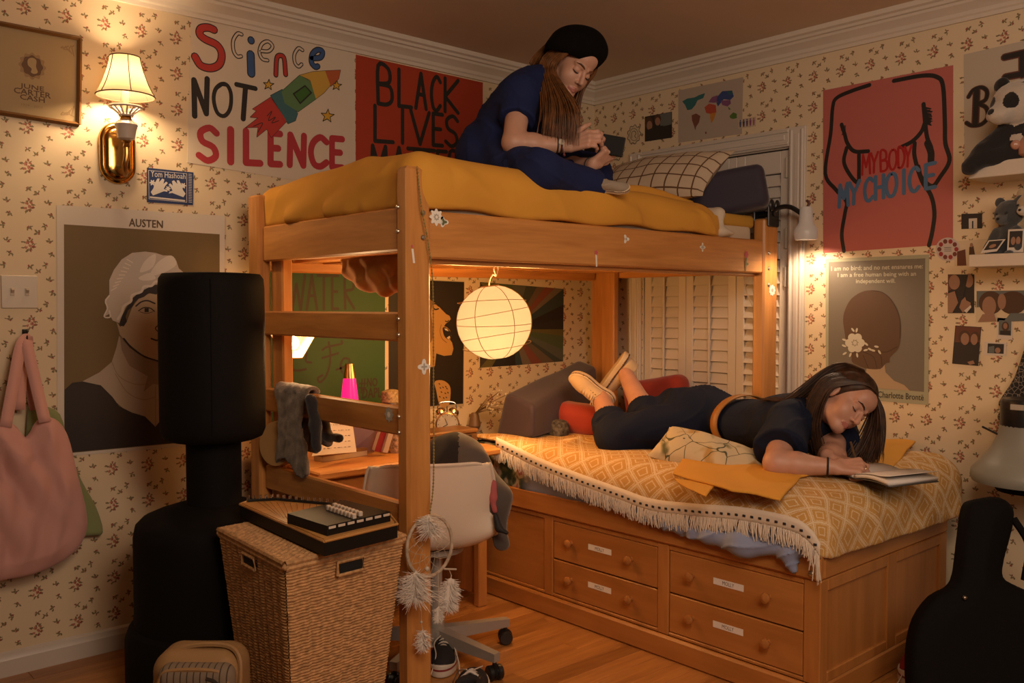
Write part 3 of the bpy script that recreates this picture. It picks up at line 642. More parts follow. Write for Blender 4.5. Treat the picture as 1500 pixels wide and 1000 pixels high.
# --- hand-painted banner with a rocket
t = poster(WL, 'painted_banner', 'hand painted white banner with a rocket and red block letters, right of the sconce', 'poster', [(280, 26), (519, 74), (521, 279), (274, 238)], flat('banner_cloth', (.64, .54, .43)))
z3 = zc(200, 0, 4.6875); z1 = zc(0, 0, 2.942)
def bub(b, path, w, mi, dot=False):
    p = z3(*cr(path, 5)) if len(path) > 2 else z3(*path); WL.stroke(b, p, w+.0085, 1, 0); WL.stroke(b, p, w, 2, mi)
def sci(b):
    bub(b, [(530, 205), (490, 190), (442, 197), (432, 235), (470, 270), (550, 310), (583, 370), (568, 440), (510, 468), (440, 450), (400, 390)], .0255, 1)
    bub(b, [(720, 237), (692, 232), (662, 280), (665, 350), (690, 388), (716, 387)], .009, 3)
    bub(b, [(785, 276), (785, 280)], .024, 2); bub(b, [(782, 375), (786, 505)], .028, 2)
    bub(b, [(848, 350), (905, 352), (932, 318), (900, 285), (858, 305), (842, 360), (862, 405), (898, 415)], .009, 3)
    bub(b, [(955, 515), (962, 400), (990, 382), (1012, 405), (1022, 512)], .0145, 1)
    bub(b, [(1138, 345), (1110, 332), (1082, 375), (1085, 430), (1110, 458), (1132, 442)], .009, 3)
    bub(b, [(1200, 400), (1260, 395), (1275, 355), (1240, 343), (1205, 375), (1200, 430), (1225, 460), (1243, 455)], .018, 2)
def sc2(b):
    sci(b)
layer(t, 'bubble_lettering', [K, RED, BLUE, flat('banner_cloth', (0, 0, 0))], sc2)
def nott(b):
    WL.stroke(b, z1((838, 500), (835, 345), (888, 490), (892, 340)), .0225); WL.stroke(b, z1(*cr([(955, 362), (928, 385), (920, 430), (935, 485), (965, 500), (990, 470), (995, 410), (980, 370)], 4, True)), .0165); 
    WL.stroke(b, z1(*cr([(955, 362), (928, 385), (920, 430), (935, 485), (965, 500), (990, 470), (995, 410), (980, 370), (955, 362)], 4)), .0165)
    WL.stroke(b, z1((1018, 364), (1100, 382)), .020); WL.stroke(b, z1((1057, 375), (1047, 512)), .0225)
layer(t, 'black_lettering', K, nott)
def sil(b):
    T, B = (186, .085, 290), (234.5, .052, 290)
    word(WL, b, (('S', 291, 317),), T, B, .027); word(WL, b, (('I', 332, 343),), T, B, .031)
    word(WL, b, (('L', 360, 381), ('E', 396, 410), ('N', 424, 445), ('C', 455, 478), ('E', 486, 501)), T, B, .029)
layer(t, 'red_lettering', flat('brush_red', (.42, .03, .04)), sil)
def rocket(b):
    for mi, p in ((5, [(1058, 550), (1112, 508), (1078, 505), (1105, 478), (1088, 470), (1165, 420), (1235, 522), (1168, 592), (1148, 556), (1106, 590), (1112, 548)]), (4, [(1165, 412), (1215, 386), (1282, 490), (1272, 520), (1240, 533)]), (3, [(1212, 395), (1290, 325), (1335, 350), (1362, 425), (1283, 482), (1225, 445)]), (2, [(1290, 325), (1345, 310), (1400, 306), (1427, 362), (1395, 400), (1360, 426), (1335, 345)]), (1, [(1400, 306), (1466, 303), (1458, 340), (1424, 372)])):
        q = z1(*p); WL.stroke(b, q+[q[0]], .004, 1, 0); WL.poly(b, q, 2, mi)
    q = z1((1263, 405), (1313, 370), (1340, 400), (1292, 446)); WL.poly(b, q, 3, 6); WL.stroke(b, q+[q[0]], .006, 4, 0)
    for p in ([(1150, 500), (1170, 480), (1155, 520), (1185, 505), (1170, 530), (1200, 520)], [(1090, 545), (1130, 530), (1110, 570)]): WL.stroke(b, z1(*cr(p, 4)), .003, 3, 0)
layer(t, 'rocket', [K, ORG_, YEL, GRN, TEAL, RED, flat('leaf_green', (.04, .13, .02))], rocket)
def stars(b):
    for x, y, r in ((1156, 366, 24), (1449, 369, 23), (1410, 500, 30)):
        q = z1(*[(x+(r if k % 2 == 0 else r*.42)*math.sin(k*PI/5+.1), y-(r if k % 2 == 0 else r*.42)*math.cos(k*PI/5+.1)) for k in range(10)]); WL.poly(b, q, 1, 1); WL.stroke(b, q+[q[0]], .0035, 2, 0)
layer(t, 'stars', [K, flat('star_yellow', (.62, .35, .03))], stars)
# --- red protest poster
t = poster(WL, 'protest_poster', 'red poster with black hand lettering, behind the woman on the upper bunk', 'poster', [(521, 80), (707, 121), (706, 292), (521, 272)], flat('poster_red', (.38, .038, .010)))
z2 = zc(380, 0, 3.847)
def blm(b):
    def w(ls, ty, by, sl, sb): word(WL, b, [(c, 380+a/3.847, 380+d/3.847) for c, a, d in ls], (ty/3.847, sl, 380+660/3.847), (by/3.847, sb, 380+660/3.847), .0195)
    w((('B', 668, 750), ('L', 785, 855), ('A', 880, 938), ('C', 968, 1018), ('K', 1045, 1118)), 368, 582, .19, .12)
    w((('L', 650, 752), ('I', 780, 830), ('V', 852, 955), ('E', 978, 1030), ('S', 1048, 1115)), 597, 795, .135, .07)
    w((('M', 628, 718), ('A', 748, 822), ('T', 835, 912), ('T', 918, 985), ('E', 1002, 1052), ('R', 1072, 1145)), 822, 1010, .085, .03)
layer(t, 'lettering', K, blm)
# --- green poster under the loft
t = poster(WL, 'green_poster', 'dark green poster with brown hand lettering above the desk, under the loft', 'poster', [(392, 362), (564, 372), (563.5, 606), (392, 626)], flat('poster_green', (.022, .075, .012)))
z4 = zc(380, 370, 4.35); GI = flat('green_ink', (.035, .018, .006))
def water(b):
    word(WL, b, [(c, 380+a/4.35, 380+d/4.35) for c, a, d in (('W', 180, 288), ('A', 300, 365), ('T', 370, 448), ('E', 462, 500), ('R', 545, 602))], (403, .01, 421), (453.5, -.02, 421), .013)
    typed(WL, b, 'IS', 470, 490, (462, 0, 470), (484, 0, 470))
    for p in ([(122, 730), (150, 745), (175, 700), (200, 650), (215, 665), (180, 730), (235, 750), (295, 742)], [(300, 640), (295, 690), (330, 700)], [(440, 570), (450, 640), (445, 720), (420, 790), (385, 825), (370, 800), (400, 780)], [(400, 620), (430, 600), (520, 580), (522, 562)], [(400, 670), (500, 640)], [(490, 745), (560, 715), (570, 680), (535, 675), (515, 720), (530, 765), (575, 755)]): WL.stroke(b, z4(*cr(p, 5)), .010)
    word(WL, b, (('#', 526, 536),), (555, 0, 526), (575, 0, 526), .007)
    typed(WL, b, 'NO', 537, 552, (553, 0, 537), (566, -.05, 537), bold=.9); typed(WL, b, 'DAPL', 530, 558, (568, -.04, 530), (583, -.08, 530), bold=.9)
layer(t, 'lettering', GI, water)
# --- singer poster
t = poster(WL, 'singer_poster', 'black poster of a singing face in gold tones, left of the paper lantern', 'poster', [(569, 407), (680, 412), (679, 595), (569, 604)], flat('poster_edge', (.45, .36, .25)))
z = zc(560, 380, 3.333)
layer(t, 'background', flat('poster_black', (.014, .009, .006)), lambda b: WL.poly(b, [(569, 408), (679.5, 413), (678, 591), (569, 599.5)], 1))
def singer(b):
    WL.poly(b, z((180, 200), (240, 203), (262, 215), (288, 244), (310, 266), (327, 275), (333, 290), (322, 303), (307, 314), (300, 326), (314, 330), (329, 345), (335, 370), (329, 391), (339, 405), (346, 435), (337, 466), (300, 470), (262, 458), (255, 520), (180, 540)), 2, 0)
    WL.poly(b, z(*cr([(255, 595), (300, 592), (332, 630), (320, 720), (280, 712), (262, 640)], 4, True)), 2, 0)
    WL.poly(b, z(*cr([(294, 332), (314, 334), (331, 354), (333, 376), (322, 391), (304, 378), (295, 355)], 3, True)), 3, 1); WL.poly(b, z((300, 336), (314, 337), (322, 350), (306, 345)), 4, 2); WL.poly(b, z((312, 382), (326, 372), (330, 380), (322, 390)), 4, 2)
    WL.stroke(b, z(*cr([(246, 236), (258, 244), (272, 240)], 4)), .007, 3, 1); WL.stroke(b, z(*cr([(240, 218), (258, 216), (274, 228)], 4)), .006, 3, 1); WL.stroke(b, z(*cr([(306, 300), (315, 303), (322, 297)], 4)), .005, 3, 1); WL.stroke(b, z(*cr([(286, 318), (280, 350), (290, 385), (312, 405)], 4)), .004, 3, 3)
    WL.poly(b, z(*cr([(180, 200), (242, 203), (236, 260), (244, 330), (238, 400), (180, 420)], 4, True)), 3, 3)
    for k in range(14): x, y = 275+(k*37 % 45), 605+(k*23 % 95); WL.stroke(b, z((x, y), (x+4, y+3)), .005, 3, 1)
layer(t, 'singer', [flat('gold_skin', (.46, .26, .09)), flat('poster_black', (0, 0, 0)), PAPER, flat('gold_shade', (.20, .10, .03))], singer)
# --- abstract poster
t = poster(WL, 'abstract_poster', 'poster of radiating coloured shards, behind the paper lantern', 'poster', [(703, 413), (825.5, 423), (824.5, 529), (703, 538.5)], flat('shard_base', (.045, .035, .025)))
cols = [(.05, .06, .045), (.12, .10, .03), (.03, .05, .05), (.13, .09, .055), (.07, .10, .045), (.018, .014, .012), (.20, .06, .035), (.10, .105, .075), (.022, .02, .018), (.16, .12, .08)]
def shards(b):
    c = (752, 482); E = [(703, 413.5), (730, 415.6), (750, 417.3), (770, 419), (786, 420), (797, 421), (812, 422), (825, 423), (825, 446), (824.8, 466), (824.7, 482), (824.6, 492), (824.6, 512), (824.5, 529), (812, 530), (794, 531.5), (778, 533), (765, 534), (755, 535), (738, 536), (720, 537), (703, 538)]
    for i in range(len(E)-1):
        k = .12+.1*((i*7) % 3); a, d = E[i], E[i+1]
        WL.poly(b, [(c[0]+k*(a[0]-c[0]), c[1]+k*(a[1]-c[1])), a, d, (c[0]+k*(d[0]-c[0]), c[1]+k*(d[1]-c[1]))], 1, (i*3+1) % 10)
layer(t, 'shards', [flat('shard_%d' % i, c) for i, c in enumerate(cols)], shards)
# ------------------------------------------------ right wall
ZR = zc(860, 60, 4.6875)
t = poster(WR, 'world_map', 'pale world map with watercolour continents above the closet door', 'map', [(994, 132.5), (1089, 113), (1087, 196), (994, 209)], flat('map_paper', (.42, .34, .28)))
CT = [(.025, .13, .14), (.17, .06, .035), (.42, .07, .035), (.50, .20, .03), (.03, .06, .20), (.20, .07, .17), (.07, .15, .03), (.02, .10, .14)]
def continents(b):
    for mi, p in ((0, [(655, 415), (690, 395), (740, 388), (770, 372), (812, 358), (800, 392), (760, 408), (745, 440), (720, 470), (690, 475), (675, 440)]), (1, [(720, 510), (750, 498), (780, 515), (770, 560), (750, 590), (745, 615), (735, 580), (722, 545)]), (2, [(808, 455), (840, 430), (885, 440), (890, 490), (848, 500), (820, 495)]), (3, [(845, 500), (888, 490), (872, 540), (855, 565), (848, 530)]), (4, [(880, 400), (930, 345), (995, 340), (1010, 380), (985, 405), (940, 400), (900, 450)]), (5, [(835, 420), (860, 385), (900, 372), (890, 410), (905, 420), (870, 425)]), (5, [(920, 410), (985, 405), (990, 430), (965, 450), (930, 440)]), (6, [(980, 515), (1005, 490), (1030, 500), (1030, 530), (1005, 535), (985, 530)]), (7, [(960, 345), (998, 340), (1005, 365), (975, 370)]), (1, [(812, 625), (822, 622), (822, 638), (812, 638)]), (6, [(968, 450), (990, 470), (975, 472)])): WR.poly(b, ZR(*p), 1, mi)
layer(t, 'continents', [flat('continent_%d' % i, c) for i, c in enumerate(CT)], continents)
SK = flat('photo_skin', (.30, .16, .10)); HB = flat('photo_hair', (.07, .03, .015)); DK = flat('photo_dark', (.022, .016, .015)); BG = flat('photo_grey', (.12, .13, .125)); WHT = flat('polaroid_white', (.60, .52, .45)); RB = flat('photo_redbrown', (.12, .035, .02))
def oval(x, y, rx, ry, n=20): return [(x+rx*math.cos(a), y+ry*math.sin(a)) for a in np.linspace(0, 2*PI, n, endpoint=False)]
def photo(label, quad, shapes, base=DK, group='photographs on the right wall', name='photograph', cat='photo'):
    t = poster(WR, name, label, cat, quad, base, group)
    b = MB()
    for i, (mi, p) in enumerate(shapes): WR.poly(b, p, 1+i, mi)
    b.build('picture', [SK, HB, DK, BG, WHT, RB, RED], t, smooth=False); return t
Q = lambda x0, y0, x1, y1, s=0: [(x0, y0), (x1, y0-s), (x1, y1-s), (x0, y1)]
photo('square photo of two people in dark jackets, left of the world map', [(945, 171), (984.5, 163.5), (984.5, 201.5), (945, 207.5)], [(3, [(965, 168), (984, 164), (984, 182), (968, 186)]), (1, oval(951, 181, 6, 10)), (0, oval(952, 184, 4, 7)), (1, oval(964, 174, 5, 7)), (0, oval(964, 178, 3.8, 6)), (2, [(945.5, 192), (955, 188), (970, 184), (984, 186), (984, 201), (945.5, 206.5)])])
t = thing('stick_figures', 'row of small blue to pink stick people beside the world map', 'sticker', WR.pt(1095, 186)); WR.slab([(1082, 175.5), (1107.5, 171), (1107.5, 184.5), (1082, 188.5)], .0024).build('backing', flat('clear_film', (.52, .42, .29)), t, smooth=False)
for i, c in enumerate(((.06, .07, .16), (.05, .05, .14), (.12, .06, .15), (.25, .06, .17), (.35, .12, .20))):
    b = MB(); x = 1085+i*4.9; y = 175.5-i*.8; WR.poly(b, oval(x, y+1.3, 1.1, 1.3, 10), 3); WR.poly(b, [(x-1.6, y+3), (x+1.6, y+2.7), (x+1.3, y+7), (x+.9, y+11), (x-.9, y+11.2), (x-1.3, y+7)], 3); b.build('figure', flat('fig_%d' % i, c), t, smooth=False)
for lab, x, y in (('oval line drawing decal left of the couple photo near the corner', 929, 197), ('oval line drawing decal behind the phone in her hands', 905, 221)):
    b = MB(); m_ = [mat('ink_grey', (.12, .09, .06), .7), CREAM]
    q = [(x+9*(1+.12*math.cos(9*a))*math.cos(a), y+13*(1+.1*math.cos(9*a))*math.sin(a)-1.5*math.cos(a)) for a in np.linspace(0, 2*PI, 54)]
    WR.poly(b, q[:-1], 0, 1); WR.stroke(b, q, .004, 1); WR.stroke(b, oval(x, y, 6, 9)+[(x+6, y)], .003, 1); WR.stroke(b, cr([(x-3, y+5), (x-3, y-3), (x+1, y-5), (x+3, y-1), (x+1, y+2), (x+3, y+5)], 4), .004, 1)
    tag(b.build('oval_decal', m_, None, smooth=False), lab, 'decal')
# --- pink torso poster
t = poster(WR, 'torso_poster', 'large pink poster of a black outlined torso with blue lettering', 'poster', [(1206, 132.5), (1396.5, 95.5), (1396, 357.5), (1206, 370.5)], flat('poster_pink', (.46, .125, .105)))
z5 = zc(1160, 60, 2.941)
def torso(b):
    for p in ([(335, 190), (260, 215), (195, 245), (177, 285), (168, 400), (145, 570), (190, 640), (235, 690), (230, 740), (216, 830), (225, 905)], [(440, 172), (560, 150), (625, 155), (652, 195), (660, 350), (662, 440), (680, 515), (640, 585), (605, 625), (560, 590), (545, 540)], [(568, 272), (577, 370), (585, 420), (602, 465), (600, 515)], [(472, 457), (520, 432), (558, 392), (575, 350)], [(530, 440), (530, 500), (560, 600), (600, 665), (615, 740), (606, 820), (592, 880)], [(215, 360), (228, 400), (240, 440), (270, 475), (330, 475)], [(237, 460), (225, 520), (250, 575), (285, 610), (290, 560), (290, 490)]): WR.stroke(b, z5(*cr(p, 5)), .0175)
    WR.stroke(b, z5(*cr([(585, 440), (600, 480), (600, 515)], 5)), .028)
    rr = random.Random(3)
    for k in range(26): x, y = 592+rr.random()*14, 290+k*2.8; WR.stroke(b, z5((575, y-4), (x, y+rr.random()*8-4)), .004)
    for k in range(8): y = 365+k*5; WR.stroke(b, z5((232, y), (212+rr.random()*8, y+4)), .004)
layer(t, 'torso_outline', K, torso)
layer(t, 'red_lettering', flat('paint_red', (.38, .012, .012)), lambda b: word(WR, b, [(c, 1160+a/2.941, 1160+d/2.941) for c, a, d in (('M', 304, 338), ('Y', 342, 372), ('B', 384, 414), ('O', 420, 452), ('D', 460, 487), ('Y', 488, 517))], (60+492/2.941, -.19, 1160+300/2.941), (60+577/2.941, -.18, 1160+300/2.941), .0105, 2))
layer(t, 'blue_lettering', flat('paint_blue', (.075, .15, .27)), lambda b: word(WR, b, [(c, 1160+a/2.941, 1160+d/2.941) for c, a, d in (('M', 205, 244), ('Y', 250, 293), ('C', 315, 350), ('H', 362, 396), ('O', 408, 452), ('I', 476, 492), ('C', 508, 548), ('E', 578, 618))], (60+622/2.941, -.235, 1160+205/2.941), (60+715/2.941, -.21, 1160+205/2.941), .0165, 3))
# --- grey portrait poster with quotation
t = poster(WR, 'quote_poster', 'grey green poster of a brown haired head from behind, under the pink poster', 'poster', [(1209.5, 379.5), (1361, 372.5), (1360, 593), (1210, 580.5)], flat('sage_paper', (.36, .35, .24)))
zq = zc(1190, 360, 4)
layer(t, 'background', flat('slate', (.17, .145, .115)), lambda b: WR.poly(b, zq((97, 95), (663, 73), (655, 855), (95, 805)), 1))
QT = flat('quote_pale', (.50, .47, .36))
def quote(b):
    for s, x0, x1, a, c, sl in (('I am no bird; and no net ensnares me:', 112, 648, 120, 150, -.028), ('I am a free human being with an', 150, 608, 158, 190, -.018), ('independent will.', 257, 487, 194, 226, -.01)): typed(WR, b, s, 1190+x0/4, 1190+x1/4, (360+a/4, sl, 1190+x0/4), (360+c/4, sl, 1190+x0/4), 2, bold=.25)
layer(t, 'quotation', QT, quote)
layer(t, 'neck', flat('neck_tan', (.42, .30, .19)), lambda b: WR.poly(b, zq((320, 715), (400, 722), (424, 690), (430, 740), (480, 790), (540, 815), (572, 848), (300, 826)), 2))
layer(t, 'hair', flat('bun_brown', (.10, .052, .030)), lambda b: WR.poly(b, zq(*cr([(182, 430), (195, 370), (230, 310), (290, 270), (350, 260), (410, 270), (460, 310), (500, 380), (518, 450), (518, 540), (505, 600), (470, 640), (455, 660), (455, 682), (430, 690), (400, 720), (330, 720), (280, 705), (235, 680), (230, 640), (200, 560), (190, 500)], 3, True)), 3))
layer(t, 'hair_lines', flat('bun_dark', (.05, .022, .012)), lambda b: [WR.stroke(b, zq(*cr(p, 4)), .003, 4) for p in ([(350, 262), (410, 272), (460, 312), (500, 382), (516, 450), (514, 540)], [(300, 640), (320, 690), (330, 715)], [(340, 600), (400, 640), (410, 700)], [(380, 620), (440, 620), (500, 590)], [(300, 620), (360, 650), (380, 712)])])
def bloom(b):
    for k in range(6): a = k*PI/3; WR.poly(b, zq(*oval(252+34*math.cos(a), 568+36*math.sin(a), 24, 24, 14)), 5, 0)
    WR.poly(b, zq(*oval(252, 568, 30, 32, 14)), 5, 0)
    for k in range(7): a = k*.9; WR.stroke(b, zq((252+12*math.cos(a), 568+13*math.sin(a)), (252+20*math.cos(a+.8), 568+20*math.sin(a+.8))), .0025, 6, 1)
    for x, y, a in ((240, 492, .9), (262, 494, 1.8), (188, 585, .4), (192, 630, 2.6), (225, 638, 2.0), (265, 640, 1.4), (318, 575, .7), (315, 610, 2.9), (340, 605, .5), (358, 612, .3), (378, 590, .2), (396, 622, 1.0), (190, 550, .3)): WR.poly(b, zq(*[(x+14*math.cos(t_)*math.cos(a)-6*math.sin(t_)*math.sin(a), y+14*math.cos(t_)*math.sin(a)+6*math.sin(t_)*math.cos(a)) for t_ in np.linspace(0, 2*PI, 12, endpoint=False)]), 5, 0)
layer(t, 'hair_flower', [flat('flower_cream', (.58, .53, .42)), flat('flower_line', (.16, .12, .08))], bloom)
layer(t, 'name_line', flat('name_ink', (.05, .045, .035)), lambda b: typed(WR, b, 'Charlotte Brontë', 1190+385/4, 1190+653/4, (360+850/4, .07, 1286), (360+886/4, .07, 1286), 2, bold=.3))
# --- lettered sheet behind the panda
t = poster(WR, 'lettered_sheet', 'white sheet with large ornate black and red letters, behind the plush panda', 'poster', [(1412, 80), (1560, 46), (1560, 236), (1413, 243)], flat('sheet_white', (.48, .41, .32)))
def lets(b):
    for w, lay, mi in ((.030, 1, 1), (.020, 2, 0)):
        WR.stroke(b, [(1431, 133), (1429, 180)], w, lay, mi); WR.stroke(b, cr([(1419, 142), (1426, 132), (1438, 128), (1446, 134), (1444, 146), (1433, 152)], 4), w*.6, lay, mi); WR.stroke(b, cr([(1433, 152), (1445, 158), (1447, 172), (1438, 182), (1424, 184), (1416, 180)], 4), w*.6, lay, mi)
        WR.stroke(b, [(1472, 84), (1520, 73)], w, lay, mi); WR.stroke(b, [(1498, 80), (1498, 110)], w, lay, mi); WR.stroke(b, [(1473, 113), (1520, 104)], w, lay, mi)
layer(t, 'lettering', [K, RB], lets)
# --- photographs pinned at the right
zp = zc(1280, 280, 2.941)
photo('small dark photo of two pale towers beside the plush bear', zp((378, 98), (467, 95), (467, 160), (378, 163)), [(4, zp((410, 118), (446, 116), (446, 160), (410, 161))), (2, zp((424, 128), (430, 128), (430, 160), (424, 160)))])
b = MB(); c = zp((320, 250))[0]; WR.poly(b, oval(c[0], c[1], 17.8, 17.2, 36), 0, 0)
for k in range(10): a = k*2*PI/10; WR.poly(b, oval(c[0]+12.5*math.cos(a), c[1]+12*math.sin(a), 3.2, 3.4, 12), 1, 1+(k % 2))
for dy in (-2.5, 0, 2.8): WR.stroke(b, [(c[0]-5, c[1]+dy), (c[0]+5, c[1]+dy-.3)], .0018, 1, 3)
t = thing('round_sticker', 'round white sticker ringed with red fruit at the pink poster corner', 'sticker', WR.pt(c[0], c[1]+17)); b.build('print', [flat('sticker_grey', (.52, .44, .40)), flat('fruit_red', (.30, .03, .035)), flat('fruit_dark', (.16, .04, .03)), K], t, smooth=False)
photo('faded beige photo of figures half behind the lower shelf', zp((345, 216), (508, 203), (508, 318), (348, 322)), [(1, zp((412, 240), (430, 235), (440, 290), (410, 300))), (5, zp((360, 260), (395, 250), (400, 320), (360, 321))), (0, oval(*zp((422, 232))[0], 2.5, 3.2))], CREAM)
photo('dark photo of two women, one making a hand sign, below the lower shelf', zp((320, 358), (433, 358), (433, 525), (320, 525)), [(5, zp((322, 360), (360, 360), (340, 420), (322, 430))), (0, zp(*oval(348, 392, 24, 32))), (0, zp(*oval(410, 385, 20, 30))), (2, zp((385, 358), (408, 360), (395, 420), (380, 480), (360, 480))), (0, zp((322, 440), (350, 430), (365, 480), (340, 523), (322, 523))), (0, zp((370, 500), (380, 470), (395, 455), (400, 470), (420, 480), (415, 505), (385, 523))), (4, zp((390, 515), (420, 490), (422, 500), (402, 524)))])
photo('wide photo of two long haired women hugging, below the shelf end', zp((443, 428), (680, 424), (680, 558), (440, 565)), [(3, zp((444, 430), (660, 427), (660, 480), (444, 500))), (1, zp(*oval(505, 480, 52, 50))), (0, zp(*oval(498, 495, 30, 42))), (1, zp(*oval(600, 480, 60, 50))), (0, zp(*oval(553, 475, 18, 34))), (3, zp((560, 562), (590, 525), (678, 525), (678, 557))), (0, zp((470, 530), (520, 525), (530, 560), (450, 563)))], CREAM)
photo('tilted photo of two women in black against red, beside the two polaroids', zp((352, 578), (463, 585), (450, 752), (338, 742)), [(5, zp((354, 580), (461, 587), (458, 650), (350, 650))), (1, zp(*oval(392, 628, 26, 30))), (0, zp(*oval(394, 636, 18, 26))), (1, zp(*oval(438, 628, 20, 24))), (0, zp(*oval(434, 638, 15, 24))), (2, zp((345, 670), (460, 660), (450, 750), (340, 740))), (0, zp((405, 735), (430, 728), (437, 742), (415, 748)))])
def pola(label, q, sh): photo(label, q, sh, WHT, 'photographs on the right wall', 'polaroid', 'photo')
pola('upright polaroid portrait of a dark haired woman, over the smaller polaroid', zp((533, 545), (600, 548), (597, 640), (530, 635)), [(3, zp((540, 555), (594, 557), (592, 622), (538, 618))), (2, zp((545, 600), (590, 600), (590, 620), (545, 618))), (1, zp(*oval(568, 582, 16, 20))), (0, zp(*oval(568, 580, 9, 13)))])
pola('sideways polaroid snapshot under the upright polaroid portrait', zp((478, 648), (573, 652), (570, 710), (475, 705)), [(2, zp((492, 655), (562, 658), (560, 700), (490, 697))), (3, zp((495, 670), (520, 665), (520, 697), (495, 696))), (0, zp(*oval(535, 685, 12, 12)))])
# ================================================================== lamps
brass = mat('brass', (.62, .36, .10), .16, 1); brassd = mat('brass_dark', (.42, .23, .07), .3, 1); porc = mat('porcelain', (.62, .52, .44), .25, coat=.4)
def shade_mat(name, col, em, es, tr=.6):
    m = bpy.data.materials.new(name); m.use_nodes = True; nt = m.node_tree; b = nt.nodes['Principled BSDF']; out = nt.nodes['Material Output']
    b.inputs['Base Color'].default_value = tuple(col)+(1,); b.inputs['Roughness'].default_value = .8
    _in(b, ['Emission Color', 'Emission'], tuple(em)+(1,)); b.inputs['Emission Strength'].default_value = es
    t = nt.nodes.new('ShaderNodeBsdfTranslucent'); t.inputs[0].default_value = tuple(col)+(1,); mx = nt.nodes.new('ShaderNodeMixShader'); mx.inputs[0].default_value = tr
    nt.links.new(b.outputs[0], mx.inputs[1]); nt.links.new(t.outputs[0], mx.inputs[2]); nt.links.new(mx.outputs[0], out.inputs[0]); return m
# --- wall sconce
S0 = onY(184, 138, 3.39); sx, sy = S0[0], S0[1]
sconce = thing('wall_sconce', 'lit brass wall sconce with bell shaped cream shade and white porcelain cup', 'lamp', (onY(171, 225, YL)[0], YL, onY(171, 270, YL)[2]))
bx, bz = onY(171, 225, YL)[0], onY(171, 225, YL)[2]
def stadium(r, hh, n=12): return [(r*math.cos(a), (hh-r)+r*math.sin(a)) for a in np.linspace(0, PI, n)]+[(r*math.cos(a), -(hh-r)+r*math.sin(a)) for a in np.linspace(PI, 2*PI, n)]
m = MB(); st = [(.066, .114, .0), (.066, .114, .010), (.062, .110, .018), (.054, .102, .020), (.052, .100, .014), (.048, .096, .014), (.044, .092, .022), (.036, .084, .026), (.0, .05, .028)]
rings = [[(bx+a, YL-d, bz+b) for a, b in stadium(max(r, .004), h)] for r, h, d in st]; k = len(rings[0]); vs = sum(rings, []); fs = []
for i in range(len(rings)-1):
    for j in range(k): fs.append((i*k+j, (i+1)*k+j, (i+1)*k+(j+1) % k, i*k+(j+1) % k))
fs.append(tuple((len(rings)-1)*k+j for j in range(k))); m._add(vs, fs); m.build('back_plate', brass, sconce, auto=60)
def zz(y): return onY(184, y, sy)[2]
m = MB(); m.tube(cr([(bx, YL-.02, zz(247)), (bx+.006, YL-.07, zz(252)), (sx-.004, sy+.012, zz(243)), (sx, sy, zz(228)), (sx, sy, zz(206))], 6), .010, 10); m.lathe([(.006, -.02), (.014, -.014), (.010, -.004), (.017, .004), (.014, .012)], (sx, sy, zz(209))); m.build('arm', brassd, sconce)
m = MB(); m.lathe([(.010, zz(207)), (.030, zz(203)), (.035, zz(190)), (.041, zz(183)), (.036, zz(180)), (.020, zz(176)), (.015, zz(173))], (sx, sy, 0), n=20); m.build('porcelain_cup', porc, sconce)
m = MB(); m.lathe([(.016, zz(178)), (.021, zz(175)), (.017, zz(171)), (.020, zz(168)), (.012, zz(165))], (sx, sy, 0)); m.build('collar', brassd, sconce)
m = MB(); nr = 14   # pierced saucer: rim and ribs
for j in range(nr):
    a0 = 2*PI*j/nr; P = lambda r, y, a: (sx+r*math.cos(a), sy+r*math.sin(a), zz(y)); m.tube([P(.020, 168, a0), P(.052, 157.5, a0)], .0042, 6)
for r, y, w in ((.021, 168.5, .006), (.054, 157, .0055)): m.tube([P(r, y, 2*PI*i/28) for i in range(29)], w, 6, cap=False)
m.lathe([(.0, zz(170)), (.021, zz(169)), (.021, zz(167)), (0, zz(166))], (sx, sy, 0)); m.build('pierced_saucer', porc, sconce)
m = MB(); m.lathe([(.0105, zz(167)), (.0105, zz(128)), (0, zz(127))], (sx, sy, 0), n=14); m.build('candle_tube', mat('candle', (.55, .40, .22), .5), sconce)
SH = [(.102, zz(141)), (.092, zz(134)), (.078, zz(122)), (.065, zz(107)), (.056, zz(94)), (.0515, zz(84))]
m = MB(); m.lathe(SH, (sx, sy, 0), n=36); me = m; me.f = [f for f in me.f if len(f) == 4]; shade = me.build('lamp_shade', shade_mat('shade_fabric', (.17, .125, .075), (1, .66, .32), .22, .5), sconce)
m = MB()
for r, z in ((.1005, SH[0][1]), (.052, SH[-1][1])): m.tube([(sx+r*math.cos(a), sy+r*math.sin(a), z) for a in np.linspace(0, 2*PI, 37)], .0024, 6, cap=False)
for j in range(6):
    a = j*PI/3-1.72; m.tube([(sx+(r+.0012)*math.cos(a), sy+(r+.0012)*math.sin(a), z) for r, z in SH], .0017, 5)
m.build('trim', mat('shade_trim', (.10, .05, .02), .7), shade)
m = MB(); m.lathe([(0, zz(126)), (.012, zz(124)), (.017, zz(117)), (.011, zz(109)), (0, zz(103))], (sx, sy, 0), n=14); m.build('bulb', mat('bulb_glow', (.9, .8, .6), .5, emit=(1, .72, .40), es=14), sconce)
light('sconce_light', 'POINT', (sx, sy, zz(118)), 14, (1.0, .68, .37), .042)
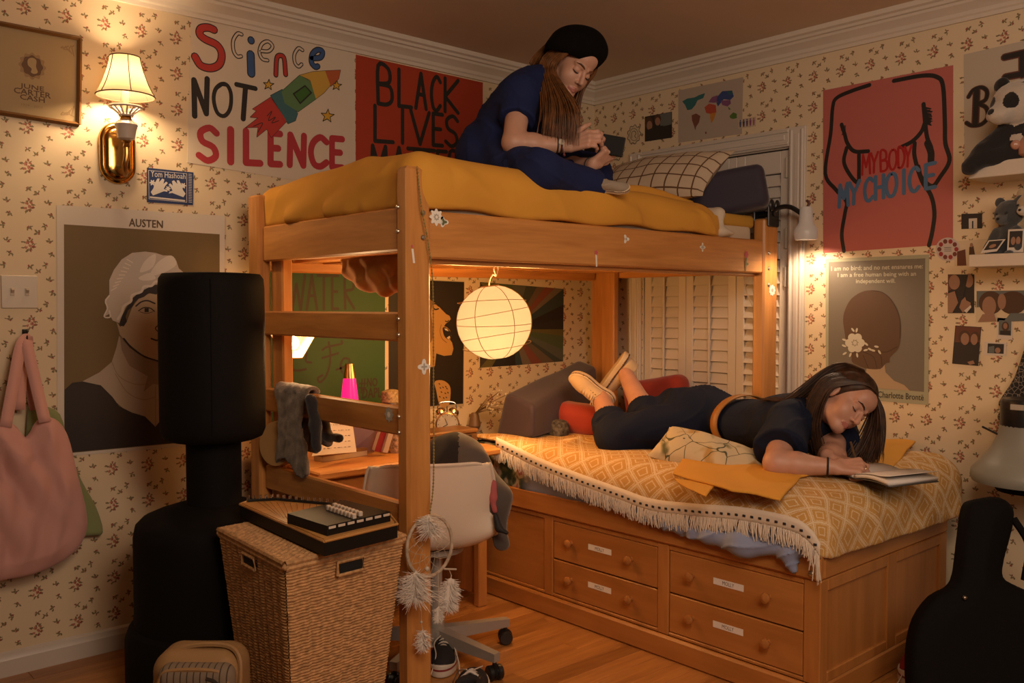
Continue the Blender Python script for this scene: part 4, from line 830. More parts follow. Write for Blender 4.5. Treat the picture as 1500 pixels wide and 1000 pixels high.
# --- paper lantern
LC = onD(724, 472, 3.72); LR = 55*3.72/FPX
lant = thing('paper_lantern', 'glowing round white paper lantern hanging under the loft bed', 'lamp', (LC[0], LC[1], LC[2]-LR))
tilt = Matrix.Rotation(math.radians(-7), 3, Vector(FW))
m = MB(); n1, n2 = 20, 15; vs = []; fs = []
for i in range(n2):
    th = PI*(.07+.86*i/(n2-1))
    for j in range(n1): ph = 2*PI*j/n1; vs.append(Vector(LC)+tilt @ Vector((LR*math.sin(th)*math.cos(ph), LR*math.sin(th)*math.sin(ph), LR*math.cos(th)*.985)))
for i in range(n2-1):
    for j in range(n1): fs.append((i*n1+j, (i+1)*n1+j, (i+1)*n1+(j+1) % n1, i*n1+(j+1) % n1))
m._add(vs, fs); m.build('paper_globe', shade_mat('rice_paper', (.045, .036, .024), (1, .66, .30), .82, .5), lant, auto=60)
m = MB()
for off, amp in ((-.62, .13), (-.36, .10), (-.05, .20), (.24, .12), (.55, .16)):
    pts = []
    for a in np.linspace(0, 2*PI, 49):
        z = off*LR+amp*LR*.5*math.sin(a+off*9); r = math.sqrt(max(.02, LR*LR-z*z))*1.003; pts.append(Vector(LC)+tilt @ Vector((r*math.cos(a), r*math.sin(a), z)))
    m.tube(pts, .0013, 5, cap=False)
for j in range(6):
    ph = j*PI/3+.35; m.tube([Vector(LC)+tilt @ Vector((LR*1.002*math.sin(th)*math.cos(ph), LR*1.002*math.sin(th)*math.sin(ph), LR*math.cos(th)*.985)) for th in np.linspace(.25, PI-.25, 18)], .0015, 5)
m.tube([Vector(LC)+tilt @ Vector((.24*LR*math.cos(a), .24*LR*math.sin(a), LR*.965)) for a in np.linspace(0, 2*PI, 20)], .003, 5, cap=False)
m.build('rib', mat('bamboo', (.42, .22, .08), .6), lant)
top = Vector(LC)+tilt @ Vector((0, 0, LR)); hook = Vector((LC[0]+.01, LC[1], 1.476))
m = MB(); m.tube(cr([top-Vector((0, 0, .05)), top+Vector((-.002, 0, .01)), top+(hook-top)*.5, hook+Vector((0, 0, -.05)), hook+Vector((-.012, 0, -.02)), hook, hook+Vector((.012, 0, -.02)), hook+Vector((0, 0, -.05))], 6), .0028, 6); m.build('cord', mat('cord_white', (.6, .5, .38), .7), lant)
m = MB(); m.ball(Vector(LC)+Vector((-.03, -.02, -.03)), .027); m.build('bulb', MATS['bulb_glow'], lant)
light('lantern_light', 'POINT', Vector(LC)+Vector((-.03, -.03, -.035)), 30.0, WARM, .03)
light('lantern_glow', 'POINT', Vector(LC), 46.0, (1.0, .49, .14), .20)
# --- desk lamp
D0 = onY(430, 505, 3.22)
dl = thing('desk_lamp', 'lit white desk lamp with a boxy shade behind the ladder rungs', 'lamp', (D0[0], 3.36, .685))
dlm = mat('lamp_white', (.42, .30, .17), .5)
u = Vector((.93, -.37, 0)); n_ = Vector((-.37, -.93, -.15)).normalized(); w_ = Vector((0, 0, 1))
def tz(k, s): return [Vector(D0)+u*(a*s)+w_*(b*s)-n_*k for a, b in ((-.098, .052), (.092, .047), (.034, -.052), (-.030, -.052))]
m = MB(); o, q = tz(0, 1), tz(.11, .72); m._add(o+q, [(0, 1, 5, 4), (1, 2, 6, 5), (2, 3, 7, 6), (3, 0, 4, 7), (4, 5, 6, 7)]); m.build('lamp_shade', dlm, dl, smooth=False, solid=.004)
c = Vector(D0)-n_*.04; m = MB(); m.lathe([(0, 0), (.016, .004), (.026, .022), (.027, .045), (.016, .06), (0, .062)], c-n_*.045+u*.0, n_, 14); m.build('bulb', mat('bulb_hot', (1, .9, .7), .5, emit=(1, .74, .42), es=22), dl)
m = MB(); m.tube(cr([Vector(D0)-n_*.11, Vector((D0[0]+.03, 3.40, 1.14)), Vector((D0[0]+.06, 3.41, .95)), Vector((D0[0]+.02, 3.40, .70))], 6), .008, 8); m.lathe([(.062, .685), (.062, .694), (.02, .702), (.008, .706)], (D0[0]+.02, 3.40, 0)); m.build('stand', dlm, dl)
light('desk_lamp_light', 'POINT', Vector(D0)-n_*.01, 8.0, WARM, .025)
# --- clip lamp on the right post
H0, H1 = onX(1181, 303, 3.655), onX(1181, 351, 3.655)
cl = thing('clip_lamp', 'white glass clip lamp with black clamp on the right loft post', 'lamp', (3.65, 2.27, 1.66))
blk = mat('black_plastic', (.012, .011, .011), .35)
m = MB(); zt, zb = H0[2], H1[2]; m.lathe([(.022, zt), (.027, zt-.01), (.030, zt-(zt-zb)*.45), (.034, zt-(zt-zb)*.52), (.049, zt-(zt-zb)*.68), (.052, zt-(zt-zb)*.82), (.046, zb), (.040, zb+.002), (.044, zb+.03), (.0, zb+.06)], (H0[0], H0[1], 0), n=24); m.build('lamp_head', mat('frosted_white', (.46, .40, .36), .35, emit=(1, .8, .6), es=.06), cl)
m = MB(); m.tube(cr([(3.648, 2.275, 1.735), (3.652, 2.24, 1.752), (3.655, 2.19, 1.748), (H0[0], H0[1]+.02, zt-.03)], 6), [.011]*19, 8); m.build('arm', blk, cl)
m = MB(); m.box(3.60, 3.69, 2.268, 2.278, 1.665, 1.76, .004); m.box(3.60, 3.69, 2.342, 2.352, 1.665, 1.76, .004); m.tube([(3.645, 2.262, 1.725), (3.645, 2.358, 1.725)], .014, 10)
for x in (3.615, 3.66): m.ball((x, 2.262, 1.76), (.018, .010, .028), 10, 7)
m.build('clamp', blk, cl)
m = MB(); m.tube(cr([(H0[0], H0[1], zt-.01), (H0[0]+.004, H0[1]-.01, zt+.015), (H0[0]+.002, H0[1], zt+.03)], 5), .006, 7); m.build('switch', mat('switch_red', (.10, .025, .02), .5), cl)
m = MB(); m.tube(cr([(3.70, 2.30, 1.70), (3.715, 2.32, 1.5), (3.712, 2.33, 1.2), (3.72, 2.34, .8)], 8), .003, 6); m.build('cable', blk, cl)
light('clip_lamp_light', 'SPOT', (H0[0], H0[1], zb-.004), 7.5, (1, .70, .44), .03, (H0[0]+.01, H0[1]-.02, 0), 150, .6)
# --- lava lamp
L0 = onY(512, 560, 3.30); x, y = L0[0], 3.30
lv = thing('lava_lamp', 'glowing pink lava lamp with gold cap on the desk', 'lamp', (x, y, .685))
m = MB(); m.lathe([(.050, .6855), (.052, .695), (.030, .76), (.042, .83), (.043, .835)], (x, y, 0), n=20); m.build('base', mat('gold', (.62, .42, .16), .28, 1), lv)
m = MB(); m.lathe([(.043, .835), (.0425, .86), (.026, .998), (0, 1.0)], (x, y, 0), n=20); m.build('globe', mat('pink_lava', (.8, .02, .2), .25, emit=(1, .012, .16), es=.95), lv)
m = MB(); m.lathe([(.0265, .996), (.026, 1.0), (.0175, 1.058), (0, 1.06)], (x, y, 0), n=20); m.build('cap', MATS['gold'], lv)
# ================================================================== bedding
def uvmat_links(m): nt = m.node_tree; return nt, nt.nodes, nt.links, nt.nodes['Principled BSDF']
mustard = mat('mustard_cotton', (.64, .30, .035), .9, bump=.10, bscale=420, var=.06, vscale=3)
navy = mat('navy_cover', (.030, .022, .040), .75, sheen=.2); plum = mat('plum_cover', (.042, .026, .044), .7, sheen=.2)
redf = mat('red_cover', (.36, .035, .018), .85, sheen=.3, var=.1, vscale=6)
sheetw = mat('white_sheet', (.62, .52, .40), .8)
# --- loft mattress and blanket
lmt = thing('loft_mattress', 'thin white foam mattress with yellow top showing at the right end of the loft', 'mattress', (2.6, 2.8, 1.50))
def fm(P): return rbx(P, (2.61, 2.835, 1.585), (.955, .505, .095), .03)+.003*wob(P, 9)
sdf_obj('mattress_core', fm, (1.6, 2.25, 1.45), (3.65, 3.4, 1.75), .02, mat('foam_white', (.58, .46, .33), .85), lmt)
sdf_obj('mattress_topper', lambda P: rbx(P, (2.62, 2.835, 1.685), (.957, .512, .030), .018)+.002*wob(P, 11), (1.6, 2.25, 1.6), (3.65, 3.4, 1.78), .016, mat('topper_yellow', (.52, .27, .03), .85), lmt)
def ridge(P, a, b, w, h):
    d = cap(P, a, b, 0); return h*np.exp(-(d/w)**2)
def blanket(P):
    x, y, z = P.T
    t = np.clip((x-1.62)/1.7, 0, 1)
    top = 1.800-.062*t-.028*np.clip((y-2.75)/.6, 0, 1)+.010*np.sin(x*5+1)*np.sin(y*4)
    ye = 2.278+.010*np.sin(x*7)+.012*np.clip((1.66-z)/.06, 0, 1)
    q = np.stack([np.abs(x-2.45)-(.845-.10), np.abs(y-(ye+3.36)/2)-((3.36-ye)/2-.085), np.where(z > 1.69, z-(top-.085), 1.690-z-(.086))], 1)
    q[:, 0] = np.where(x > 2.45, x-(3.255+.08*(1.72-z)*4-.09)+.12*np.clip(y-2.4, 0, 1), 1.618+.10-x)
    d = np.linalg.norm(np.maximum(q, 0), axis=1)+np.minimum(q.max(1), 0)-.088
    s = P.copy(); s[:, 2] *= .6
    ed_ = np.clip((1.785-z)/.07, 0, 1); w1_ = wob(P, 6, 2.2)
    d = d-.016*ed_*(1-np.abs(np.sin(11*(y*(x < 1.75)+.55*x)+9*z+2.4*w1_)))**4*np.clip(.5+w1_, 0, 1.2)
    d = d+.008*wob(s, 8.5, .7)+.006*np.sin(17*y*(x < 1.8)+16*x+14*z+5*np.sin(3*y))*np.clip((1.77-z)/.08, 0, 1)
    for a, b, w, h in (((1.62, 3.05, 1.63), (1.70, 2.62, 1.77), .035, .032), ((1.62, 2.78, 1.64), (1.72, 2.40, 1.74), .03, .030), ((1.63, 2.55, 1.63), (1.68, 2.36, 1.70), .022, .014), ((1.85, 2.28, 1.72), (2.05, 2.28, 1.62), .035, .010), ((2.6, 2.28, 1.74), (2.9, 2.27, 1.62), .03, -.010), ((3.1, 2.27, 1.73), (3.2, 2.27, 1.61), .02, .012)): d = d-ridge(P, a, b, w, h)
    return smax(d, -(rbx(P, (2.61, 2.85, 1.62), (.952, .515, .110), .03)), .01)
o = sdf_obj('blanket', lambda P: smax(blanket(P), 1.612-P[:, 2]-.010*np.sin(P[:, 0]*11)*np.sin(P[:, 0]*5+1)-.004, .012), (1.58, 2.22, 1.56), (3.45, 3.42, 1.86), .0125, mustard)
tag(o, 'mustard yellow blanket spread over the upper bunk', 'blanket')
def flap(P):
    x, y, z = P.T; yc = 2.62-.16*(x-2.8); zc_ = 1.775+.012*np.sin(x*9)-.03*np.clip(x-3.1, 0, 1)*3
    q = np.stack([np.abs(x-2.97)-.30, np.abs(y-yc)-.09, np.abs(z-zc_)-.012], 1); return np.linalg.norm(np.maximum(q, 0), axis=1)+np.minimum(q.max(1), 0)-.014+.004*wob(P, 14)
tag(sdf_obj('folded_blanket', flap, (2.6, 2.35, 1.70), (3.36, 2.85, 1.84), .011, mustard), 'folded back edge of a mustard blanket beside the grid pillow', 'blanket')
tag(sdf_obj('crumpled_sheet', lambda P: un(.03, ell(P, (3.285, 2.36, 1.70), (.035, .06, .035)), ell(P, (3.30, 2.285, 1.620), (.05, .022, .014)), cap(P, (3.265, 2.30, 1.62), (3.285, 2.31, 1.70), .020))+.006*wob(P, 40), (3.15, 2.2, 1.56), (3.42, 2.5, 1.80), .008, sheetw), 'crumpled white sheet corner poking out under the blanket edge', 'sheet')
# drooping blanket corner under the loft
def droop(P):
    x, y, z = P.T; d = ell(P, (1.735, 2.60, 1.475), (.045, .26, .135)); d = d+.005*np.sin(26*y+44*z+4*np.sin(9*z))-.004*np.sin(60*y-30*z)
    return smax(d, z-1.474, .01)
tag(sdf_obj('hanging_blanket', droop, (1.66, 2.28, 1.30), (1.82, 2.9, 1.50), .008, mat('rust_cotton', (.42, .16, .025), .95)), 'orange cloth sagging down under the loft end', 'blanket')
# --- cushions
def pillow(name, c, R, w, h, t, m, parent=None, pinch=.10, n=26, puff=.55):
    """R columns: width axis, height axis, thickness axis; both faces share uv in metres"""
    b = MB(); R = np.asarray(R, float); c = np.asarray(c, float)
    for sgn in (1, -1):
        def fn(u, v, sgn=sgn):
            a, e = 2*u-1, 2*v-1; k = max(0.0, (1-a*a)*(1-e*e))**puff
            p = pinch*(1-k); x = a*w/2*(1-pinch*.5*(1-abs(e))**1.0*0-pinch*(1-e*e)*0-pinch*(abs(a)**3)*(1-e*e)); y = e*h/2*(1-pinch*(abs(e)**3)*(1-a*a))
            zz_ = sgn*t/2*k+.004*math.sin(9*a+4*e+sgn)*k; return tuple(c+R@V3(x, y, zz_))
        b0 = len(b.v); b.grid(fn, n, n)
        if sgn < 0: b.f[-(n-1)**2:] = [f[::-1] for f in b.f[-(n-1)**2:]]
        for i in range(b0, len(b.v)): u, v = b.uv[i]; b.uv[i] = ((u-.5)*w, (v-.5)*h)
    return b.build(name, m, parent, auto=80)
def uvgrid_mat(name, base, line, px, py, lw, rough=.85, warp=.012):
    m = bpy.data.materials.new(name); m.use_nodes = True; nt, N, L, b = uvmat_links(m)
    uv = N.new('ShaderNodeUVMap'); nz = N.new('ShaderNodeTexNoise'); nz.inputs['Scale'].default_value = 5; L.new(uv.outputs[0], nz.inputs['Vector'])
    sc1 = N.new('ShaderNodeVectorMath'); sc1.operation = 'MULTIPLY_ADD'; sc1.inputs[1].default_value = (warp,)*3; L.new(nz.outputs['Color'], sc1.inputs[0]); L.new(uv.outputs[0], sc1.inputs[2])
    sp = N.new('ShaderNodeSeparateXYZ'); L.new(sc1.outputs[0], sp.inputs[0]); ms = []
    for i, p in ((0, px), (1, py)):
        d = N.new('ShaderNodeMath'); d.operation = 'PINGPONG'; d.inputs[1].default_value = p/2; L.new(sp.outputs[i], d.inputs[0])
        l = N.new('ShaderNodeMath'); l.operation = 'LESS_THAN'; l.inputs[1].default_value = lw/2; L.new(d.outputs[0], l.inputs[0]); ms.append(l)
    mxx = N.new('ShaderNodeMath'); mxx.operation = 'MAXIMUM'; L.new(ms[0].outputs[0], mxx.inputs[0]); L.new(ms[1].outputs[0], mxx.inputs[1])
    mx = N.new('ShaderNodeMix'); mx.data_type = 'RGBA'; L.new(mxx.outputs[0], mx.inputs[0]); mx.inputs[6].default_value = tuple(base)+(1,); mx.inputs[7].default_value = tuple(line)+(1,); L.new(mx.outputs[2], b.inputs['Base Color']); b.inputs['Roughness'].default_value = rough; return m
gridm = uvgrid_mat('grid_cotton', (.58, .46, .33), (.13, .06, .025), .072, .072, .0075)
n_ = V3(-.64, -.05, .77); n_ /= np.linalg.norm(n_); a_ = V3(.05, -1, .02); a_ -= n_*(a_@n_); a_ /= np.linalg.norm(a_); b_ = np.cross(n_, a_)
o = pillow('grid_pillow', (3.33, 2.70, 1.895), np.stack([a_, b_, n_], 1), .68, .36, .17, gridm); tag(o, 'white pillow with brown grid lines on the upper bunk', 'pillow')
Rn = frame((.50, -.86, .16), (0, 0, 1))
o = sdf_obj('navy_cushion', lambda P: rbx(P, (3.515, 2.44, 1.815), (.115, .185, .098), .035, Rn)+.005*wob(P, 12), (3.2, 2.15, 1.64), (3.74, 2.8, 2.0), .011, navy); tag(o, 'dark navy block cushion at the right end of the upper bunk', 'cushion')
# --- lower bed mattress, sheet, quilt
fs = bpy.data.materials.new('floral_sheet'); fs.use_nodes = True; nt, N, L, b = uvmat_links(fs)
tc = N.new('ShaderNodeTexCoord'); sp = N.new('ShaderNodeSeparateXYZ'); L.new(tc.outputs['Object'], sp.inputs[0])
vo = N.new('ShaderNodeTexNoise'); vo.inputs['Scale'].default_value = 15; vo.inputs['Detail'].default_value = 2; L.new(tc.outputs['Object'], vo.inputs['Vector'])
rp_ = N.new('ShaderNodeValToRGB'); e = rp_.color_ramp.elements; e[0].position = .36; e[0].color = (.025, .045, .025, 1); e[1].position = .44; e[1].color = (.12, .13, .06, 1)
for p_, c_ in ((.48, (.42, .34, .22)), (.55, (.46, .36, .25)), (.59, (.36, .12, .10)), (.66, (.44, .20, .16))): q_ = e.new(p_); q_.color = c_+(1,)
L.new(vo.outputs[0], rp_.inputs[0]); gt = N.new('ShaderNodeMapRange'); gt.inputs['From Min'].default_value = .42; gt.inputs['From Max'].default_value = .50; L.new(sp.outputs[1], gt.inputs['Value'])
mx = N.new('ShaderNodeMix'); mx.data_type = 'RGBA'; L.new(gt.outputs[0], mx.inputs[0]); mx.inputs[6].default_value = (.25, .29, .43, 1); L.new(rp_.outputs[0], mx.inputs[7]); L.new(mx.outputs[2], b.inputs['Base Color']); b.inputs['Roughness'].default_value = .8
ZM = .668
def mtop(x, y): return ZM+.045*np.clip((x-3.2)/.4, 0, 1)*np.clip((2.2-y)/.5, 0, 1)+.012*np.sin(x*5+y*3)+.022*np.clip((y-2.6)/.5, 0, 1)*np.clip((3.2-x)/.5, 0, 1)-.02*np.clip((1.65-y)/.2, 0, 1)
def matf(P, off=0.0):
    x, y, z = P.T; top = mtop(x, y)
    q = np.stack([np.abs(x-3.115)-(.505-.07), np.abs(y-2.355)-(.93-.09), np.where(z > .52, z-(top-.07), .40-z)], 1)
    return np.linalg.norm(np.maximum(q, 0), axis=1)+np.minimum(q.max(1), 0)-.07-off
lm_ = sdf_obj('bed_mattress', lambda P: smax(matf(P)+.004*wob(P, 16), .520-P[:, 2]-.02*(P[:, 1] > 1.6), .004), (2.55, 1.35, .42), (3.7, 3.34, .75), .016, fs)
tag(lm_, 'mattress with floral and blue sheets under the quilt on the captains bed', 'mattress')
def bluef(P):
    x, y, z = P.T
    d = un(.035, cap(P, (2.60, 1.50, .525), (2.585, 1.72, .500), .026, .040), cap(P, (2.585, 1.72, .500), (2.592, 2.02, .515), .040, .026), cap(P, (2.592, 2.02, .515), (2.60, 2.30, .530), .026, .016), cap(P, (2.59, 1.545, .50), (2.592, 1.525, .455), .022, .014), cap(P, (2.63, 1.5, .53), (2.63, 2.2, .54), .03))
    return d+.006*np.sin(34*y+20*z+6*np.sin(13*y))*.7-.008*(1-np.abs(np.sin(24*y+60*z+3*wob(P, 12))))**4
tag(sdf_obj('blue_sheet', bluef, (2.51, 1.42, .40), (2.7, 2.40, .60), .0065, mat('periwinkle_cotton', (.23, .27, .42), .8, sheen=.2)), 'blue sheet bulging out over the bed rail under the fringe', 'sheet')
HEM = [(2.575, 2.955, .690), (2.582, 2.86, .668), (2.584, 2.70, .632), (2.584, 2.48, .600), (2.584, 2.25, .572), (2.582, 2.094, .556), (2.580, 1.90, .570), (2.580, 1.70, .590), (2.582, 1.52, .588), (2.585, 1.455, .560), (2.590, 1.425, .520)]
HY = np.array([h[1] for h in HEM])[::-1]; HZ = np.array([h[2] for h in HEM])[::-1]
def quilt(P):
    x, y, z = P.T
    bul = .026+.030*np.clip((1.62-y)/.25, 0, 1)*np.clip((x-2.8)/.5, 0, 1)
    d = matf(P, 0)-bul+.005*wob(P, 9, 2)+.004*wob(P, 23, 1)*np.clip((1.55-y)*6, 0, 1)
    for a, b2, w, h in (((2.72, 2.72, .69), (2.95, 2.83, .70), .02, .016), ((2.70, 2.70, .69), (2.60, 2.62, .64), .02, .012), ((2.9, 2.85, .70), (3.1, 2.75, .68), .03, .018), ((3.2, 1.42, .63), (3.4, 1.38, .52), .03, .012), ((2.9, 1.40, .64), (2.95, 1.385, .52), .03, .010)): d = d-ridge(P, a, b2, w, h)
    hz = np.interp(y, HY, HZ); cutf = np.where(x < 2.80, hz-z, -1.0); cutf = np.where(y < 1.47, np.where(x < 2.64, .500-z, .497-z), cutf); cutf = np.where((x >= 2.8) & (y >= 1.47), .5-z, cutf)
    return smax(smax(d, -matf(P, .006), .004), cutf, .006)
V, F = sdf_mesh(quilt, (2.50, 1.25, .44), (3.77, 3.36, .80), .010)
e_ = 1e-3; g = np.stack([matf(V+np.eye(3)[i]*e_)-matf(V-np.eye(3)[i]*e_) for i in range(3)], 1)/(2*e_); drop = np.clip(ZM+.01-V[:, 2], 0, 1)
wx = np.clip(-g[:, 0]*1.3, 0, 1); wy = np.clip(-g[:, 1]*1.3, 0, 1); uvq = np.stack([V[:, 0]-drop*wx*.9, V[:, 1]-drop*wy*.9], 1)
qm = bpy.data.materials.new('diamond_quilt'); qm.use_nodes = True; nt, N, L, b = uvmat_links(qm)
uv = N.new('ShaderNodeUVMap'); mp = N.new('ShaderNodeMapping'); mp.inputs['Rotation'].default_value = (0, 0, PI/4); mp.inputs['Scale'].default_value = (1/.088,)*3; L.new(uv.outputs[0], mp.inputs['Vector'])
wz = N.new('ShaderNodeTexNoise'); wz.inputs['Scale'].default_value = 260; wz.inputs['Detail'].default_value = 1; L.new(uv.outputs[0], wz.inputs['Vector'])
sp = N.new('ShaderNodeSeparateXYZ'); L.new(mp.outputs[0], sp.inputs[0])
def M(op, a, b_=None, c_=None):
    n = N.new('ShaderNodeMath'); n.operation = op
    for i, v in enumerate((a, b_, c_)):
        if v is None: continue
        if isinstance(v, (int, float)): n.inputs[i].default_value = v
        else: L.new(v, n.inputs[i])
    return n.outputs[0]
dx = M('PINGPONG', sp.outputs[0], .5); dy = M('PINGPONG', sp.outputs[1], .5)   # 0 on the lattice lines, .5 at centres
dm = M('MINIMUM', dx, dy)
dm = M('MULTIPLY_ADD', M('SUBTRACT', wz.outputs[0], .5), .10, dm)
band = lambda lo, hi: M('MULTIPLY', M('GREATER_THAN', dm, lo), M('LESS_THAN', dm, hi))
pat = M('MAXIMUM', M('MAXIMUM', band(-1, .050), band(.085, .125)), band(.275, .325))
wc = N.new('ShaderNodeTexNoise'); wc.inputs['Scale'].default_value = 5; L.new(uv.outputs[0], wc.inputs['Vector'])
pm = M('MULTIPLY', pat, M('MULTIPLY_ADD', wc.outputs[0], .5, .5))
mx = N.new('ShaderNodeMix'); mx.data_type = 'RGBA'; L.new(pm, mx.inputs[0]); mx.inputs[6].default_value = (.53, .28, .072, 1); mx.inputs[7].default_value = (.74, .58, .38, 1); L.new(mx.outputs[2], b.inputs['Base Color']); b.inputs['Roughness'].default_value = .9
bp = N.new('ShaderNodeBump'); bp.inputs['Strength'].default_value = .35; bp.inputs['Distance'].default_value = .003; L.new(M('ADD', pat, wz.outputs[0]), bp.inputs['Height']); L.new(bp.outputs[0], b.inputs['Normal'])
qo = np_obj('quilt', V, F, qm, None, None, uvq); tag(qo, 'yellow and white diamond woven quilt with white fringe on the captains bed', 'quilt')
# fringe: band, dots, tassels
hp = cr(HEM, 14); fm_ = mat('fringe_white', (.66, .55, .44), .9, bump=.2, bscale=200); b = MB(); nb = len(hp)
def hx(p, up): return np.array([p[0]-.012+.03*max(0, up)*0, p[1], p[2]+up])
b.grid(lambda u, v: tuple(hx(hp[min(nb-1, int(round(u*(nb-1))))], -.010+.050*v)+V3(-.004*math.sin(PI*v)-.003, 0, 0)), nb, 4); b.build('fringe_band', fm_, qo, solid=.004)
b = MB(); r = random.Random(2); dk = mat('fringe_dot', (.02, .018, .02), .8)
L_ = np.cumsum([0]+[np.linalg.norm(np.subtract(hp[i+1], hp[i])) for i in range(nb-1)]); tot = L_[-1]
def at(s): return np.array([np.interp(s, L_, [h[i] for h in hp]) for i in range(3)])
for k in range(int(tot/.030)):
    p = at(.015+k*.030)+V3(-.020, 0, .013); b.box(p[0]-.003, p[0]+.003, p[1]-.0055, p[1]+.0055, p[2]-.004, p[2]+.004, .001)
d = b.build('fringe_dots', dk, qo); d['kind'] = 'stuff'
b = MB()
for k in range(900):
    s = r.random()*tot; p = at(s)+V3(-.017-r.random()*.006, 0, -.004); ln = r.uniform(.034, .062)*(1.6 if s > tot-.04 else 1); j = r.uniform(-.014, .014)
    b.tube([p, p+V3(-.004, j*.5, -ln*.5), p+V3(r.uniform(-.004, .004), j, -ln)], [.0022, .0020, .0013], 4)
d = b.build('tassels', fm_, qo); d['kind'] = 'stuff'
# --- cushions on the lower bed
def hull(P8, name, m, rnd=.025, h=.012, nz=.003):
    """rounded block between two quads (near, far), as a distance field"""
    A, B = np.array(P8[:4], float), np.array(P8[4:], float); pl = []
    def plane(a, b_, c): n = np.cross(b_-a, c-a); n /= np.linalg.norm(n); cen = (A.mean(0)+B.mean(0))/2; n = n if (cen-a)@n < 0 else -n; pl.append((n, a@n))
    plane(A[0], A[1], A[2]); plane(B[0], B[1], B[2])
    for i in range(4): plane(A[i], A[(i+1) % 4], B[i])
    def f(P):
        d = None
        for n, k in pl: e = P@n-k+rnd; d = e if d is None else smax(d, e, rnd*1.6)
        return d-rnd*.55+nz*wob(P, 14)
    al = np.concatenate([A, B]); return sdf_obj(name, f, al.min(0)-.05, al.max(0)+.05, h, m)
o = hull([(2.78, 3.235, .672), (2.79, 3.175, .898), (2.79, 2.965, .850), (2.78, 2.955, .690), (3.52, 3.475, .690), (3.52, 3.44, 1.035), (3.52, 3.235, .985), (3.52, 3.22, .70)], 'bolster', plum, rnd=.015); tag(o, 'long dark plum wedge bolster along the left end of the captains bed', 'cushion')
o = sdf_obj('red_cushion', lambda P: rbx(P, (3.16, 3.03, .755), (.085, .135, .075), .062, frame((-.35, 1, .1)))+.004*wob(P, 15), (2.95, 2.8, .64), (3.4, 3.25, .88), .011, redf); tag(o, 'round red bolster pillow beside the dark wedge, left of the shoes', 'pillow')
o = sdf_obj('red_cushion', lambda P: rbx(P, (3.60, 2.90, .80), (.06, .20, .135), .05, frame((.05, 1, -.18)))+.005*wob(P, 12), (3.45, 2.6, .62), (3.74, 3.2, 1.0), .011, redf); tag(o, 'tall red cushion behind the lying woman against the louvred door', 'pillow')
o = sdf_obj('grey_cushion', lambda P: rbx(P, (3.02, 3.05, .715), (.05, .06, .045), .035)+.004*wob(P, 30), (2.9, 2.93, .64), (3.15, 3.17, .80), .008, mat('speckled_grey', (.10, .085, .07), .9, var=.8, vscale=60)); tag(o, 'small speckled grey cushion between dark wedge and red bolster pillow', 'pillow')
# leaf pillow
lf = bpy.data.materials.new('leaf_print'); lf.use_nodes = True; nt, N, L, b = uvmat_links(lf)
uv = N.new('ShaderNodeUVMap'); vo = N.new('ShaderNodeTexVoronoi'); vo.feature = 'DISTANCE_TO_EDGE'; vo.inputs['Scale'].default_value = 9; nz = N.new('ShaderNodeTexNoise'); nz.inputs['Scale'].default_value = 7; L.new(uv.outputs[0], nz.inputs['Vector'])
ad = N.new('ShaderNodeVectorMath'); ad.operation = 'MULTIPLY_ADD'; ad.inputs[1].default_value = (.16,)*3; L.new(nz.outputs['Color'], ad.inputs[0]); L.new(uv.outputs[0], ad.inputs[2]); L.new(ad.outputs[0], vo.inputs['Vector'])
lt = M('LESS_THAN', vo.outputs['Distance'], .014); n2 = N.new('ShaderNodeTexNoise'); n2.inputs['Scale'].default_value = 8; L.new(uv.outputs[0], n2.inputs['Vector'])
rp2 = N.new('ShaderNodeValToRGB'); e = rp2.color_ramp.elements; e[0].position = .34; e[0].color = (.13, .12, .045, 1); e[1].position = .40; e[1].color = (.56, .45, .28, 1); q_ = e.new(.60); q_.color = (.56, .45, .28, 1); q_ = e.new(.66); q_.color = (.44, .26, .08, 1); L.new(n2.outputs[0], rp2.inputs[0])
mx = N.new('ShaderNodeMix'); mx.data_type = 'RGBA'; L.new(lt, mx.inputs[0]); L.new(rp2.outputs[0], mx.inputs[6]); mx.inputs[7].default_value = (.09, .085, .04, 1); L.new(mx.outputs[2], b.inputs['Base Color']); b.inputs['Roughness'].default_value = .85
n_ = V3(-.46, -.30, .83); n_ /= np.linalg.norm(n_); a_ = V3(.10, -1, 0); a_ -= n_*(a_@n_); a_ /= np.linalg.norm(a_); b_ = np.cross(n_, a_)
o = pillow('leaf_pillow', (2.86, 2.04, .716), np.stack([a_, b_, n_], 1), .46, .19, .16, lf, pinch=.05, puff=.42); tag(o, 'cream pillow with leaf print tucked along the lying woman', 'pillow')
# folded mustard cloths
zz_ = zc(960, 620, 4.346)
def cloth(name, label, pts, z0, th):
    P = [onZ(x, y, z0) for x, y in pts]; Q = np.array([p[:2] for p in P])
    def f(P):
        x, y, z = P.T; d = np.full(len(P), 1e9); ins = np.zeros(len(P), bool); n = len(Q)
        for i in range(n):
            a, b2 = Q[i], Q[(i+1) % n]; e = b2-a; w = P[:, :2]-a; t = np.clip((w@e)/max(e@e, 1e-12), 0, 1); d = np.minimum(d, np.linalg.norm(w-t[:, None]*e, axis=1))
            c1 = (a[1] <= y) & (b2[1] > y); c2 = (a[1] > y) & (b2[1] <= y); s = e[0]*w[:, 1]-e[1]*w[:, 0]; ins ^= (c1 & (s > 0)) | (c2 & (s < 0))
        d2 = np.where(ins, -d, d); zm = mtop(x, y)+.026+(z0-.694)+th/2+.004*np.sin(x*22)*np.sin(y*17)
        return smax(d2+.003, np.abs(z-zm)-th/2, .003)
    Q3 = np.array([[q[0], q[1], z0] for q in Q]); o = sdf_obj(name, f, Q3.min(0)-V3(.02, .02, .06), Q3.max(0)+V3(.02, .02, .08), .004, mustard); return tag(o, label, 'cloth')
